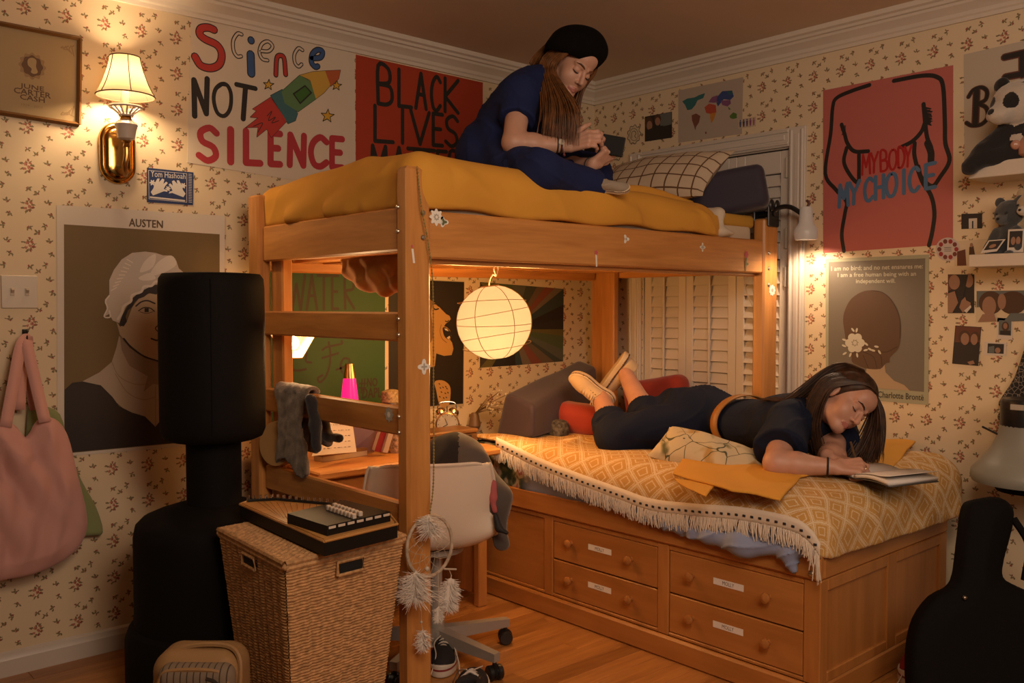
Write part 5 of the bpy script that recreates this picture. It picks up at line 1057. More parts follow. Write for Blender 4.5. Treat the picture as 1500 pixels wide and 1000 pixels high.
cloth('mustard_cloth', 'mustard cloth folded on the quilt in front of the leaf pillow', zz_((105, 325), (165, 262), (235, 240), (450, 250), (700, 300), (960, 318), (1015, 340), (930, 352), (800, 452), (640, 430), (480, 420), (300, 370)), .700, .009)
cloth('mustard_cloth', 'lower loose fold of mustard cloth sticking out on the quilt', zz_((110, 345), (240, 360), (380, 395), (325, 448), (200, 400)), .694, .006)
cloth('mustard_cloth', 'corner of mustard cloth lying behind the open notebook', [(1268, 690), (1285, 655), (1318, 655), (1342, 660), (1322, 678), (1300, 694)], .702, .009)
# ================================================================== people
def dirv(r, u, b): v = RT*r+UP*u-FW*b; return v/np.linalg.norm(v)     # right / up / toward the lens side of the room
def nrm(v): v = np.asarray(v, float); return v/np.linalg.norm(v)
def head_sdf(P, C, Rh, s=1.0, wd=1.0):
    q = (P-C)@Rh/s/np.array([wd, 1, 1]); x = np.abs(q[:, 0]); m = np.stack([x, q[:, 1], q[:, 2]], 1)
    d = ell(q, (0, -.018, .038), (.0745, .094, .084))
    d = smin(d, ell(q, (0, .028, -.030), (.057, .064, .074)), .03)
    d = smin(d, ell(m, (.034, .050, -.030), (.027, .028, .032)), .02)
    d = smin(d, ell(q, (0, .068, -.088), (.024, .022, .019)), .022)
    d = smin(d, cap(m, (.043, .005, -.062), (.010, .064, -.092), .018, .015), .02)
    d = smin(d, ell(q, (0, .060, .050), (.050, .034, .042)), .02)
    d = smax(d, -ell(m, (.030, .098, .002), (.017, .017, .011)), .010)
    d = smin(d, ell(m, (.030, .0735, .001), (.0150, .0130, .0115)), .004)
    d = smin(d, cap(m, (.012, .0885, .020), (.044, .070, .021), .0075, .006), .009)
    d = smin(d, cap(q, (0, .088, .012), (0, .1085, -.030), .0070, .0105), .009)
    d = smin(d, ell(m, (.0105, .094, -.035), (.0072, .0085, .0065)), .005)
    d = smin(d, cap(m, (0, .0925, -.0605), (.021, .082, -.0645), .0052, .0028), .005)
    d = smin(d, cap(m, (0, .0905, -.0715), (.018, .081, -.0675), .0062, .003), .005)
    d = smin(d, ell(m, (.073, -.008, -.006), (.009, .018, .029), frame((.25, 1, 0))), .006)
    return d*s
def lips_mask(c, C, Rh, s=1.0):
    q = (c-C)@Rh/s; return (np.abs(q[:, 2]+.0665) < .0105-.0075*(np.abs(q[:, 0])/.024)**2) & (np.abs(q[:, 0]) < .023) & (q[:, 1] > .078)
def hand_caps(w, d, n, side, curl, spread=.10, thumb=(.5, .5, .3), s=1.0):
    """side +1 right hand, -1 left; n = back of hand; curl = per finger (knuckle, mid, tip) degrees"""
    d = nrm(d); n = nrm(np.asarray(n)-d*(np.asarray(n)@d)); t = -side*np.cross(d, n); L = []
    ks = [(-.028, .085, .0098, (.040, .024, .020)), (-.009, .090, .0100, (.043, .027, .021)), (.010, .086, .0096, (.040, .026, .020)), (.028, .077, .0085, (.031, .019, .018))]
    for i, (o, k, r, seg) in enumerate(ks):
        kn = w+s*(d*k-t*o); L.append((w-s*t*o*.55+s*d*.012, kn, .0150*s, .0118*s)); p = kn; th = 0
        dd0 = nrm(d-t*(o*spread*14))
        for j, l in enumerate(seg):
            th += math.radians(curl[i][j]); v = dd0*math.cos(th)-n*math.sin(th); e = p+v*l*s; L.append((p, e, (r-.0009*j)*s, (r-.0009*(j+1))*s)); p = e
    a, b, c = thumb; b0 = w+s*(d*.022+t*.022); v = nrm(d*a+t*b-n*c); p1 = b0+v*.044*s; v2 = nrm(v+d*.35-n*.25); p2 = p1+v2*.032*s; p3 = p2+nrm(v2+d*.2-n*.3)*.024*s
    L += [(w+s*d*.01, b0, .017*s, .0165*s), (b0, p1, .0150*s, .0112*s), (p1, p2, .0110*s, .0095*s), (p2, p3, .0095*s, .0075*s)]
    return L
def folds(P, a, b, amp, ka=34, kb=27, sd=0.0):
    w1_, w2_ = wob(P, 8, sd), wob(P, 10, sd+3)
    return amp*(1-np.abs(np.sin(ka*(P@a)+3.2*w1_)))**4*np.clip(.4+w2_, 0, 1.2)+amp*.8*(1-np.abs(np.sin(kb*(P@b)+3.0*w2_)))**4*np.clip(.4+w1_, 0, 1.2)
def hand_sdf(P, L, k=.007):
    d = None
    for a, b, r1, r2 in L: e = cap(P, a, b, r1, r2); d = e if d is None else smin(d, e, k)
    return d
def skin_mat(name, c, lip):
    a = mat(name, c, .5, var=.06, vscale=25); nt = a.node_tree; b = nt.nodes['Principled BSDF']; _in(b, ['Subsurface Weight', 'Subsurface'], .12); _in(b, ['Subsurface Radius'], (.012, .005, .003)); return [a, mat(name+'_lip', lip, .45)]
hair_dark = mat('hair_dark', (.050, .023, .012), .5, spec=.3, var=.5, vscale=35); hair_aub = mat('hair_auburn', (.14, .055, .018), .5, spec=.3, var=.5, vscale=35)
def strands(name, guides, N, m, parent, r0=.0024, jit=.010, wav=.004, npt=22, seed=1, tipvar=.12):
    """guides: list of polylines from scalp to tip; strands interpolate neighbours"""
    rg = random.Random(seed); G = [np.array(cr(g, 8)) for g in guides]; R_ = []
    for g in G:
        L = np.concatenate([[0], np.cumsum(np.linalg.norm(np.diff(g, axis=0), axis=1))]); R_.append(np.stack([np.interp(np.linspace(0, L[-1], npt), L, g[:, i]) for i in range(3)], 1))
    G = np.array(R_); b = MB(); k = len(G)
    for _ in range(N):
        s = rg.random()*(k-1); i = min(k-2, int(s)); f = s-i; p = G[i]*(1-f)+G[i+1]*f; t = np.linspace(0, 1, npt)[:, None]
        o = V3(rg.gauss(0, 1), rg.gauss(0, 1), rg.gauss(0, .5))*jit; ph = rg.random()*6; o2 = V3(rg.gauss(0, 1), rg.gauss(0, 1), 0)*wav
        p = p+o*(.25+.75*np.minimum(1, t*2.5))*np.minimum(1, .3+t)+o2*np.sin(t*9+ph)*t; e = npt-int(rg.random()*tipvar*npt); p = p[:e]
        tt = np.linspace(0, 1, e); b.tube(p, (r0*(.75+.25*np.sin(tt*PI))*(1-.75*tt**4)).tolist(), 5, cap=False)
    o = b.build(name, m, parent); return o
def shoe(parent, heel, toe, up, canvas, rubber, stripe, lace_m, name='shoe', laces=True, bow=False, hollow=False):
    f = nrm(np.subtract(toe, heel)); L = np.linalg.norm(np.subtract(toe, heel)); u = np.asarray(up, float); u = nrm(u-f*(u@f)); r = np.cross(f, u); R = np.stack([r, f, u], 1); H = np.asarray(heel, float); k = L/.255
    def loc(P): return (P-H)@R/k
    def outl(q): return un(.02, ell(q*[1, 1, .05], (0, .040, 0), (.033, .042, .05)), ell(q*[1, 1, .05], (.003, .185, 0), (.044, .070, .05)), cap(q*[1, 1, 0], (0, .05, 0), (.002, .17, 0), .031, .040))
    def sole(P): q = loc(P); return smax(smax(outl(q)-.003, q[:, 2]-.030-.012*np.clip((q[:, 1]-.2)/.05, 0, 1), .004), -q[:, 2], .004)*k
    def uppr(P):
        q = loc(P); d = un(.022, ell(q, (.002, .190, .034), (.042, .060, .032)), cap(q, (0, .055, .045), (.002, .165, .040), .036, .037), cap(q, (0, .040, .05), (0, .052, .092), .031, .034), cap(q, (0, .06, .07), (0, .12, .060), .030, .026))
        d = smax(d, q[:, 2]-.090-.25*(q[:, 1]-.05)*0, .004); d = smax(d, .012-q[:, 2], .004)
        return (smax(d, -cap(q, (0, .050, .080), (0, .055, .15), .021, .026), .005) if hollow else d)*k
    c = H+R@V3(0, .12, .04)*k; e = .17*k
    o = sdf_obj(name, uppr, c-e, c+e, .0038, canvas, parent)
    def sm(cn): q = loc(cn); return (np.abs(q[:, 2]-.025) < .0035).astype(int)
    sdf_obj('sole', sole, c-e, c+e, .0036, [rubber, stripe], o, mif=sm)
    if laces:
        b = MB(); W_ = lambda x, y, z: H+R@V3(x, y, z)*k
        for i in range(5):
            y = .098+i*.016; z = .093-.30*(y-.098); b.tube(cr([W_(-.022, y, z-.010), W_(0, y+.003, z+.004), W_(.022, y+.006, z-.010)], 4), .0036*k, 5)
        if bow:
            for sx_ in (-1, 1):
                b.tube(cr([W_(0, .095, .094), W_(sx_*.03, .090, .098), W_(sx_*.042, .075, .075), W_(sx_*.03, .085, .082), W_(0, .095, .094)], 5), .0026*k, 5); b.tube(cr([W_(0, .095, .094), W_(sx_*.028, .075, .095), W_(sx_*.036, .045, .075)], 5), .0026*k, 5)
        b.build('laces', lace_m, o); b = MB()
        for i in range(6):
            for sx_ in (-1, 1): y = .094+i*.015; b.ball(W_(sx_*.0265, y, .080-.30*(y-.098)), .0034*k, 6, 5)
        b.build('eyelets', MATS['shoe_stripe'], o)
    return o
cvx = mat('cream_canvas', (.56, .40, .24), .85, bump=.1, bscale=300); rub = mat('cream_rubber', (.60, .46, .30), .5); strp = mat('shoe_stripe', (.10, .05, .03), .6); lace = mat('lace_cotton', (.60, .46, .32), .85)
def brow(b, C, Rh, sx, raise_=0): b.tube([C+Rh@V3(sx*x, y, z) for x, y, z in ((.012, .0965, .0195), (.022, .0955, .0245), (.034, .0885, .0275), (.046, .0755, .0235))], [.0024, .0034, .0030, .0012], 6)
def lash(b, C, Rh, sx): b.tube([C+Rh@V3(sx*x, y, z) for x, y, z in ((.0165, .0815, -.0045), (.023, .0865, -.0070), (.030, .0880, -.0078), (.038, .0845, -.0065), (.0445, .0765, -.0025))], [.0010, .0017, .0020, .0020, .0012], 6)
# ------------------------------------------------------------------ woman lying on the lower bed
wid = thing('person', 'long haired woman in a navy jumpsuit lying on the lower bed writing in a notebook', 'person', (3.0, 2.2, .69))
sk = skin_mat('skin_rosy', (.52, .27, .185), (.40, .13, .105))
E1 = onZ(1138, 678, .742); W1 = onZ(1222, 684, .738); dE = (E1-CAM)@FW
SH1 = onD(1152, 620, dE+.20); HP1 = onZ(1004, 618, .795)
ax = SH1-HP1; ax[2] = 0; ax = nrm(ax); lat = np.cross(UPZ, ax); lat = lat if lat@FW > 0 else -lat
SH2 = SH1+lat*.30-ax*.05; HP2 = HP1+lat*.19
K1 = onZ(900, 640, .742); K2 = K1+lat*.20+ax*.02+V3(0, 0, .01)
dK = (K1-CAM)@FW; A1 = onD(880, 581, dK+.29); A2 = onD(917, 549, dK+.40)
C2 = onD(1238, 589, dE+.16); lat2 = dirv(.70, -.61, .38*0-.42); f2 = dirv(.30, -.44, .85); u2 = np.cross(np.cross(f2, dirv(.73, .68, 0)), f2); RH2 = frame(f2, u2)
NK = (SH1+SH2)/2+ax*.03+V3(0, 0, .035); E2 = E1+lat*.28+ax*.0; W2 = onD(1212, 667, (E2-CAM)@FW-.06)
CH = (SH1+SH2)/2-ax*.10-V3(0, 0, .02); PV = (HP1+HP2)/2; WAI = PV*.45+CH*.55+V3(0, 0, -.005)
fw2 = nrm(W1-E1)
hR = hand_caps(W1, nrm(fw2+V3(0, 0, .10)+lat*.1), nrm(V3(0, 0, 1)*.62-lat*.70), 1, [(50, 75, 40), (62, 80, 45), (70, 82, 45), (74, 82, 45)], .02, (.95, .25, .65), 1.0)
hL = hand_caps(W2, nrm(fw2*.9-lat*.25-V3(0, 0, .15)), V3(0, 0, 1), -1, [(15, 20, 12)]*4, .06, (.8, .6, .2), .95)
def legs2(P, g=0.0):
    return un(.02, cap(P, HP1, K1, .088+g, .066+g), cap(P, HP2, K2, .088+g, .066+g), cap(P, K1, K1*.55+A1*.45, .060+g, .054+g), cap(P, K2, K2*.55+A2*.45, .060+g, .054+g))
def torso2(P, g=0.0):
    Rb = np.stack([lat, ax, UPZ], 1)
    d = ell(P, CH, (.165+g, .16+g, .105+g), Rb); d = smin(d, ell(P, WAI, (.135+g, .15+g, .088+g), Rb), .06); d = smin(d, ell(P, PV+V3(0, 0, .015)-ax*.02, (.172+g, .13+g, .112+g), Rb), .05)
    for h in (HP1, HP2): d = smin(d, ell(P, h*.75+PV*.25-ax*.06+V3(0, 0, .055), (.085+g, .105+g, .075+g), Rb), .04)
    return smin(d, cap(P, SH1*.8+SH2*.2, SH2*.8+SH1*.2, .072+g, .072+g), .05)
def skin2(P):
    d = head_sdf(P, C2, RH2); d = smin(d, cap(P, NK-ax*.03, C2+RH2@V3(0, -.03, -.06), .056, .050), .03)
    d = smin(d, torso2(P, -.006), .03)
    for S_, E_, W_, hd in ((SH1, E1, W1, hR), (SH2, E2, W2, hL)):
        d = smin(d, cap(P, S_, E_, .055, .046), .03); d = smin(d, un(.02, cap(P, E_, E_*.65+W_*.35, .045, .043), cap(P, E_*.65+W_*.35, W_, .042, .0265)), .02); d = smin(d, hand_sdf(P, hd), .012)
    d = smin(d, legs2(P, -.008), .03)
    for K_, A_ in ((K1, A1), (K2, A2)): d = smin(d, cap(P, K_*.6+A_*.4, A_, .052, .036), .03)
    return d
allp = np.array([A1, A2, K1, HP1, E1, W1, C2, SH2, E2]); lo, hi = allp.min(0)-.16, allp.max(0)+.17; lo[2] = .60
sdf_obj('body', skin2, lo, hi, .0042, sk, wid, mif=lambda c: lips_mask(c, C2, RH2).astype(int))
navj = mat('navy_denim', (.0065, .010, .027), .85, spec=.25, bump=.08, bscale=350, var=.15, vscale=5)
SLV = SH1*.34+E1*.66; SLV2 = SH2*.40+E2*.60
def suit2(P):
    d = un(.02, cap(P, HP1, K1, .104, .082), cap(P, HP2, K2, .104, .082))
    for K_, A_ in ((K1, A1), (K2, A2)): d = smin(d, smax(cap(P, K_, K_*.55+A_*.45, .076, .070), (P-(K_*.60+A_*.40))@nrm(A_-K_), .004), .02)
    d = smin(d, torso2(P, .012), .03)
    for S_, L_ in ((SH1, SLV), (SH2, SLV2)): 
        e = cap(P, S_, L_, .076, .094); n = nrm(L_-S_); e = smax(e, (P-L_)@n-.012, .006); d = smin(d, e, .04)
    d = smin(d, ell(P, NK+V3(0, 0, -.035)-ax*.03, (.10, .10, .055)), .04)
    d = smax(d, -(cap(P, NK, NK+nrm(C2-NK)*.3, .064, .064)), .008)
    s = P.copy(); d = d+.006*wob(P, 19, 3)-folds(P, nrm(ax+UPZ*.5), nrm(ax*.6-UPZ+lat*.4), .009, sd=2)+.0035*np.sin(60*((P-HP1)@ax)+20*P[:, 2])*np.exp(-(((P-PV)@ax+.12)/.09)**2)+.004*np.sin(75*((P-K1)@ax)+45*P[:, 2])*np.exp(-(((P-K1)@ax-.06)/.07)**2)
    for K_, A_ in ((K1, A1), (K2, A2)):
        n = nrm(A_-K_); c = K_*.60+A_*.40; e = smax(smax(cap(P, K_, A_, .079, .079), (P-c)@n, .004), -((P-c)@n+.055), .004); d = np.minimum(d, e+.002*wob(P, 40))
    return d
sdf_obj('jumpsuit', suit2, lo, hi, .0075, navj, wid)
# collar
def collar2(P):
    Rb = np.stack([lat, ax, UPZ], 1); q = (P-(NK-ax*.035+V3(0, 0, -.005)))@Rb
    d = np.abs(np.linalg.norm(q[:, :2]/[1.0, .9], axis=1)-.080-.035*np.clip(-q[:, 2]*10, -1, 1)*.6)-.005; return smax(d, np.abs(q[:, 2]+.005)-.024, .004)
sdf_obj('collar', collar2, NK-.17, NK+.17, .006, navj, wid)
# belt
Rb = np.stack([lat, ax, UPZ], 1); b = MB(); cB = WAI-ax*.03
b.grid(lambda u, v: tuple(cB+ax*(v-.5)*.038+lat*(.164*math.cos(2*PI*u))+UPZ*(.112*math.sin(2*PI*u)+.002)), 49, 3); b.build('belt', mat('tan_leather', (.36, .155, .035), .5), wid, solid=.006)
# wristband and ring
def bandring(w, e, r, t): a = nrm(e-w); p = nrm(np.cross(a, UPZ)); q = np.cross(a, p); c = w+a*t; return [c+(p*math.cos(k)+q*math.sin(k))*r for k in np.linspace(0, 2*PI, 25)]
b = MB(); b.tube(bandring(W1, E1, .0305, .022), .0038, 6, cap=False); b.build('wristband', mat('black_elastic', (.012, .010, .010), .7), wid)
b = MB(); p_ = (hR[5][0]+hR[5][1])/2; b.tube(bandring(hR[5][0], hR[5][1], .0108, .018), .0014, 6, cap=False); b.build('ring', MATS['gold'], wid)
b = MB(); [brow(b, C2, RH2, s_) for s_ in (-1, 1)]; b.build('eyebrow', hair_dark, wid)
b = MB(); [lash(b, C2, RH2, s_) for s_ in (-1, 1)]; b.build('eyelashes', mat('lash', (.02, .012, .01), .6), wid)
HL = lambda x, y, z: C2+RH2@V3(x, y, z)
def hcap2(P):
    q = (P-C2)@RH2; d = ell(q, (0, -.020, .042), (.084, .104, .093)); hl = .088-.28*np.abs(q[:, 0])-.55*np.clip(q[:, 1]-.02, -1, .03)*0
    fr_ = q[:, 1]-(.060+.55*np.clip(q[:, 2]-.055, -.2, .2)-.25*np.abs(q[:, 0])); d = smax(d, fr_, .012)
    return smax(d, -(q[:, 2]+.055), .02)+.0022*np.sin(q[:, 0]*160+q[:, 1]*40)
sdf_obj('hair', hcap2, C2-.19, C2+.19, .0045, hair_dark, wid)
zb = .715
def drop(p, n, z0=zb, out=(0, 0, 0), e=None):
    p = np.asarray(p, float); e = np.asarray(e if e is not None else [p[0], p[1], z0], float)+np.asarray(out, float); return [p*(1-t)+e*t+V3(0, 0, .02*math.sin(PI*t)) for t in np.linspace(0, 1, n)]
# near side (her right, screen left): over the ear then down behind the face
pt = [HL(0, .072, .098), HL(0, .045, .116), HL(0, 0, .129), HL(0, -.04, .127), HL(0, -.08, .108)]
g = []
for i, p0 in enumerate(pt):
    t = i/4; sidep = [HL(.055, .050-.10*t, .088), HL(.085, .012-.08*t, .035), HL(.088, -.014-.06*t, -.03)]; end = onD(1206-14*t, 676-20*t, dE+.16+.05*t)
    g.append([p0]+sidep+[HL(.086, -.03-.06*t, -.10)*.6+end*.4, end])
strands('hair_strands', g, 330, hair_dark, wid, .0027, .007, .004, seed=3)
g = []
for i, p0 in enumerate(pt):
    t = i/4; D_ = dE+.12; g.append([p0, onD(1279-6*t, 570-5*t, D_+.04*t), onD(1290-9*t, 602-4*t, D_+.05*t), onD(1292-26*t, 640, D_+.07*t), onD(1287-46*t, 679-2*t, D_+.07*t)])
strands('hair_strands', g, 380, hair_dark, wid, .0027, .008, .005, seed=4)
g = []
for i in range(5):
    t = i/4-.5; g.append([HL(t*.10, -.02, .128), HL(t*.15, -.085, .098), HL(t*.16, -.118, .03), NK-ax*.05+lat*(-t*.20)+V3(0, 0, .050), NK-ax*.13+lat*(-t*.26)+V3(0, 0, .045), NK-ax*.20+lat*(-t*.24)+V3(0, 0, .03)])
strands('hair_strands', g, 260, hair_dark, wid, .0027, .007, .003, seed=5)
shoe(wid, onD(901, 586, dK+.30), onD(838, 547, dK+.34), dirv(-.34, -.50, .79), cvx, rub, strp, lace, bow=True)
shoe(wid, onD(915, 516, dK+.40), onD(872, 573, dK+.52), dirv(.80, .30, .35), cvx, rub, strp, lace)
# notebook, pen
nbm = mat('paper_white', (.66, .60, .55), .7); nbc = mat('cover_dark', (.05, .045, .04), .5)
nq = [onZ(1252, 694, .722), onZ(1310, 707, .722), onZ(1350, 688, .722), onZ(1294, 674, .722)]
nt_ = thing('notebook', 'open white paged notebook under the writing hand on the bed', 'notebook', (np.mean([p[0] for p in nq]), np.mean([p[1] for p in nq]), .705))
fx = nrm(nq[1]-nq[0]); fy = nq[3]-nq[0]; fy = nrm(fy-fx*(fy@fx)); lx, ly = .155, .225; n0 = nq[0]
def page(z0, lift, x0, x1): return lambda u, v: tuple(n0+fx*(x0+(x1-x0)*u)+fy*(ly*(v-.02))+UPZ*(z0+lift*math.sin(PI*u)+.02*max(0, (u-.75))*(x1 > .16)*4*.25))
b = MB(); b.grid(page(-.008, .010, -.150, .0), 12, 3); b.grid(page(-.008, .010, .0, lx), 12, 3); b.build('page_block', nbm, nt_, solid=.012)
b = MB(); b.grid(lambda u, v: tuple(n0+fx*(lx*.98*u)+fy*(ly*(v-.02))+UPZ*(.001+.012*math.sin(PI*u*.8)+.030*max(0, u-.7)**1.5*2)), 12, 3); b.build('turning_page', nbm, nt_, solid=.0015)
b = MB(); b.grid(lambda u, v: tuple(n0+fx*(-.155+u*.315)+fy*(ly*(v-.02)-.002)+UPZ*(-.0155+.006*abs(math.sin(PI*2*u)))), 14, 3); b.build('cover', nbc, nt_, solid=.003)
pen = thing('pen', 'slim dark pen held in the right hand over the notebook', 'pen', hR[3][1])
tip = hR[3][1]+V3(0, 0, -.012)+fw2*.012; pt_ = onD(1246, 647, (tip-CAM)@FW-.01); b = MB(); b.tube([tip, tip+(pt_-tip)*.12], [.001, .004], 8); b.build('tip', MATS['black_plastic'], pen); b = MB(); b.tube([tip+(pt_-tip)*.12, pt_], .0042, 8); b.build('barrel', mat('pen_bronze', (.18, .12, .07), .3, .6), pen)
# ------------------------------------------------------------------ woman sitting cross-legged on the loft
w1 = thing('person', 'woman in a black beret sitting cross-legged on the upper bunk with a phone', 'person', (2.15, 2.75, 1.79))
sk1 = skin_mat('skin_fair', (.52, .285, .20), (.40, .15, .12))
DB = 3.52
PV = onD(722, 226, DB+.06); CH = onD(768, 160, DB-.0); NK = onD(808, 116, DB-.02)
S1 = onD(762, 138, DB-.14); S2 = onD(822, 140, DB+.14)
E1 = onD(752, 209, DB-.24); W1 = onD(832, 214, DB-.22); E2 = onD(826, 246, DB+.05); W2 = onD(868, 241, DB-.17)
H1 = onD(728, 238, DB-.06); H2 = onD(740, 234, DB+.12); K1 = onD(792, 252, DB-.34); K2 = onD(868, 252, DB+.06); A1 = onD(882, 276, DB-.10); A2 = onD(778, 274, DB-.22)
C1 = onD(838, 97, DB-.08); f1 = dirv(.42, -.56, .70); u1 = np.cross(np.cross(f1, dirv(.32, .95, 0)), f1); RH1 = frame(f1, u1)
axu = nrm(CH-PV); fwd = nrm(dirv(.85, -.15, .50)); latr = nrm(S1-S2); fwd = nrm(np.cross(axu, latr)); fwd = fwd if fwd@RT > 0 else -fwd
RB1 = np.stack([latr, fwd, nrm(np.cross(latr, fwd))], 1)
dR = nrm(onD(856, 205, DB-.24)-W1); h1R = hand_caps(W1, dR, dirv(-.25, .35, .9), 1, [(30, 40, 25), (35, 45, 25), (38, 48, 25), (42, 48, 25)], .08, (.75, .75, .15), .95)
dL = dirv(.78, .50, .20); h1L = hand_caps(W2, dL, dirv(.50, -.62, .60), -1, [(48, 55, 30), (52, 58, 30), (56, 58, 30), (60, 58, 30)], .08, (.75, .7, .3), .86)
def torso1(P, g=0.0):
    d = ell(P, CH, (.162+g, .105+g, .17+g), RB1); d = smin(d, ell(P, PV*.55+CH*.45, (.130+g, .10+g, .15+g), RB1), .06); d = smin(d, ell(P, PV, (.172+g, .125+g, .12+g), RB1), .05)
    return smin(d, cap(P, S1, S2, .058+g, .058+g), .05)
def legs1(P, g=0.0): return un(.02, cap(P, H1, K1, .085+g, .064+g), cap(P, H2, K2, .085+g, .062+g), cap(P, K1, A1, .058+g, .048+g), cap(P, K2, A2, .058+g, .048+g))
def skin1(P):
    d = head_sdf(P, C1, RH1, 1.0, .93); d = smin(d, cap(P, NK, C1+RH1@V3(0, -.03, -.055), .052, .047), .03); d = smin(d, torso1(P, -.006), .03)
    for S_, E_, W_, hd in ((S1, E1, W1, h1R), (S2, E2, W2, h1L)):
        d = smin(d, cap(P, S_, E_, .048, .040), .03); d = smin(d, un(.02, cap(P, E_, E_*.65+W_*.35, .039, .037), cap(P, E_*.65+W_*.35, W_, .037, .0245)), .02); d = smin(d, hand_sdf(P, hd), .012)
    d = smin(d, legs1(P, -.008), .02); return d
allp = np.array([PV, CH, S1, S2, E1, W1, E2, W2, K1, K2, A1, A2, C1]); lo, hi = allp.min(0)-.17, allp.max(0)+.17; lo[2] = 1.70
sdf_obj('body', skin1, lo, hi, .0042, sk1, w1, mif=lambda c: lips_mask(c, C1, RH1).astype(int))
blu = mat('blue_cotton', (.010, .017, .072), .85, spec=.25, bump=.08, bscale=350, var=.15, vscale=5)
SL1 = S1*.50+E1*.50; SL2 = S2*.5+E2*.5
def suit1(P):
    d = un(.02, cap(P, H1, K1, .099, .078), cap(P, H2, K2, .099, .076))
    for K_, A_ in ((K1, A1), (K2, A2)): d = smin(d, smax(cap(P, K_, A_, .072, .060), (P-(K_*.15+A_*.85))@nrm(A_-K_), .004), .02)
    d = smin(torso1(P, .012), d, .03)
    for S_, L_ in ((S1, SL1), (S2, SL2)): e = cap(P, S_, L_, .064, .066); n = nrm(L_-S_); d = smin(d, smax(e, (P-L_)@n-.006, .005), .03)
    d = smax(d, -cap(P, NK, NK+nrm(C1-NK)*.3, .060, .060), .008)
    d = d+.006*wob(P, 19, 5)-folds(P, nrm(axu+fwd*.5), nrm(fwd*.8+latr*.5-axu*.4), .009, sd=5)+.004*np.sin(62*((P-PV)@axu)+25*((P-PV)@fwd))*np.exp(-(((P-PV)@axu-.07)/.09)**2)
    return d
sdf_obj('jumpsuit', suit1, lo, hi, .0072, blu, w1)
b = MB(); [brow(b, C1, RH1, s_) for s_ in (-1, 1)]; b.build('eyebrow', hair_aub, w1)
b = MB(); [lash(b, C1, RH1, s_) for s_ in (-1, 1)]; b.build('eyelashes', MATS['lash'], w1)
HL = lambda x, y, z: C1+RH1@V3(x, y, z)
def hcap1(P):
    q = (P-C1)@RH1; d = ell(q, (0, -.022, .042), (.083, .102, .092)); d = smax(d, q[:, 1]-(.040-.35*np.abs(q[:, 0])+.35*(q[:, 2]-.05)), .012); return smax(d, -(q[:, 2]+.07), .02)+.002*np.sin(q[:, 0]*150+q[:, 1]*40)
sdf_obj('hair', hcap1, C1-.19, C1+.19, .0045, hair_aub, w1)
g = []
for t in np.linspace(0, 1, 5):
    e = onD(846-56*t, 212-5*t, DB-.27+.04*t); g.append([HL(.058-.01*t, .068-.12*t, .078), HL(.082, .048-.09*t, .03), HL(.086, .040-.10*t, -.05), onD(843-46*t, 160-4*t, DB-.27+.06*t), e])
strands('hair_strands', g, 420, hair_aub, w1, .0025, .009, .004, seed=7, tipvar=.28)
g = []
for t in np.linspace(0, 1, 4):
    e = onD(857-26*t, 199+4*t, DB-.02+.05*t); g.append([HL(-.062, .050-.08*t, .07), HL(-.084, .035-.07*t, .02), HL(-.086, .022-.07*t, -.06), HL(-.080, .0-.05*t, -.13)*.5+e*.5, e])
strands('hair_strands', g, 300, hair_aub, w1, .0025, .008, .003, seed=8)
g = []
for t in np.linspace(-1, 1, 4): g.append([HL(.06*t, -.10, .06), HL(.07*t, -.13, 0), HL(.08*t, -.13, -.08), NK-fwd*.09+latr*(-.08*t)-UPZ*.02, NK-fwd*.10+latr*(-.09*t)-UPZ*.16])
strands('hair_strands', g, 200, hair_aub, w1, .0025, .008, .003, seed=9)
# beret
def beret(P):
    q = (P-(HL(.010, -.022, .066)-RT*.022-UP*.022))@RH1; c, s_ = math.cos(.30), math.sin(.30); q = np.stack([q[:, 0]*c+q[:, 2]*s_*.5, q[:, 1]*.94+q[:, 2]*.34, q[:, 2]*.94-q[:, 1]*.34], 1)
    d = ell(q, (-.010, .006, .034), (.106, .116, .080)); d = smin(d, ell(q, (0, 0, -.004), (.094, .106, .042)), .03)
    d = d+.004*wob(P, 22, 2); return smax(d, -ell(q, (0, -.005, -.045), (.082, .094, .060)), .006)
sdf_obj('beret', beret, HL(0, 0, .07)-.21, HL(0, 0, .07)+.21, .005, mat('black_wool', (.004, .003, .003), .95, spec=.1, bump=.2, bscale=250), w1)
# watch, bracelets
b = MB(); b.tube(bandring(W1, E1, .0275, .026), .0062, 6, cap=False, flat=.5); b.tube(bandring(W1, E1, .0285, .040), .0035, 6, cap=False); b.build('watch_strap', mat('brown_strap', (.05, .02, .012), .6), w1)
b = MB(); c = W1+nrm(E1-W1)*.026+dirv(0, .25, .95)*.027; b.lathe([(.011, 0), (.012, .004), (.010, .006), (0, .006)], c, dirv(0, .25, .95), 16); b.build('watch_face', mat('watch_pale', (.55, .48, .38), .3), w1)
b = MB(); b.tube(cr([c+V3(0, 0, -.01), c+dirv(.2, -1, 0)*.028, c+dirv(.25, -1, 0)*.045], 4), .0028, 6); b.ball(c+dirv(.22, -1, 0)*.048, .006, 8, 6); b.build('bracelet_charm', mat('charm_red', (.10, .02, .02), .5), w1)
b = MB(); b.tube(bandring(W2, E2, .0270, .012), .0022, 6, cap=False); b.build('bracelet', MATS['black_elastic'], w1)
shoe(w1, onD(872, 279, DB-.16), onD(922, 278, DB-.16), dirv(-.15, .55, .80), mat('grey_canvas', (.30, .24, .18), .85), rub, strp, lace, laces=False)
shoe(w1, onD(795, 268, DB-.26), onD(738, 255, DB-.30), dirv(.1, .75, -.55), MATS['grey_canvas'], rub, strp, lace, laces=False)
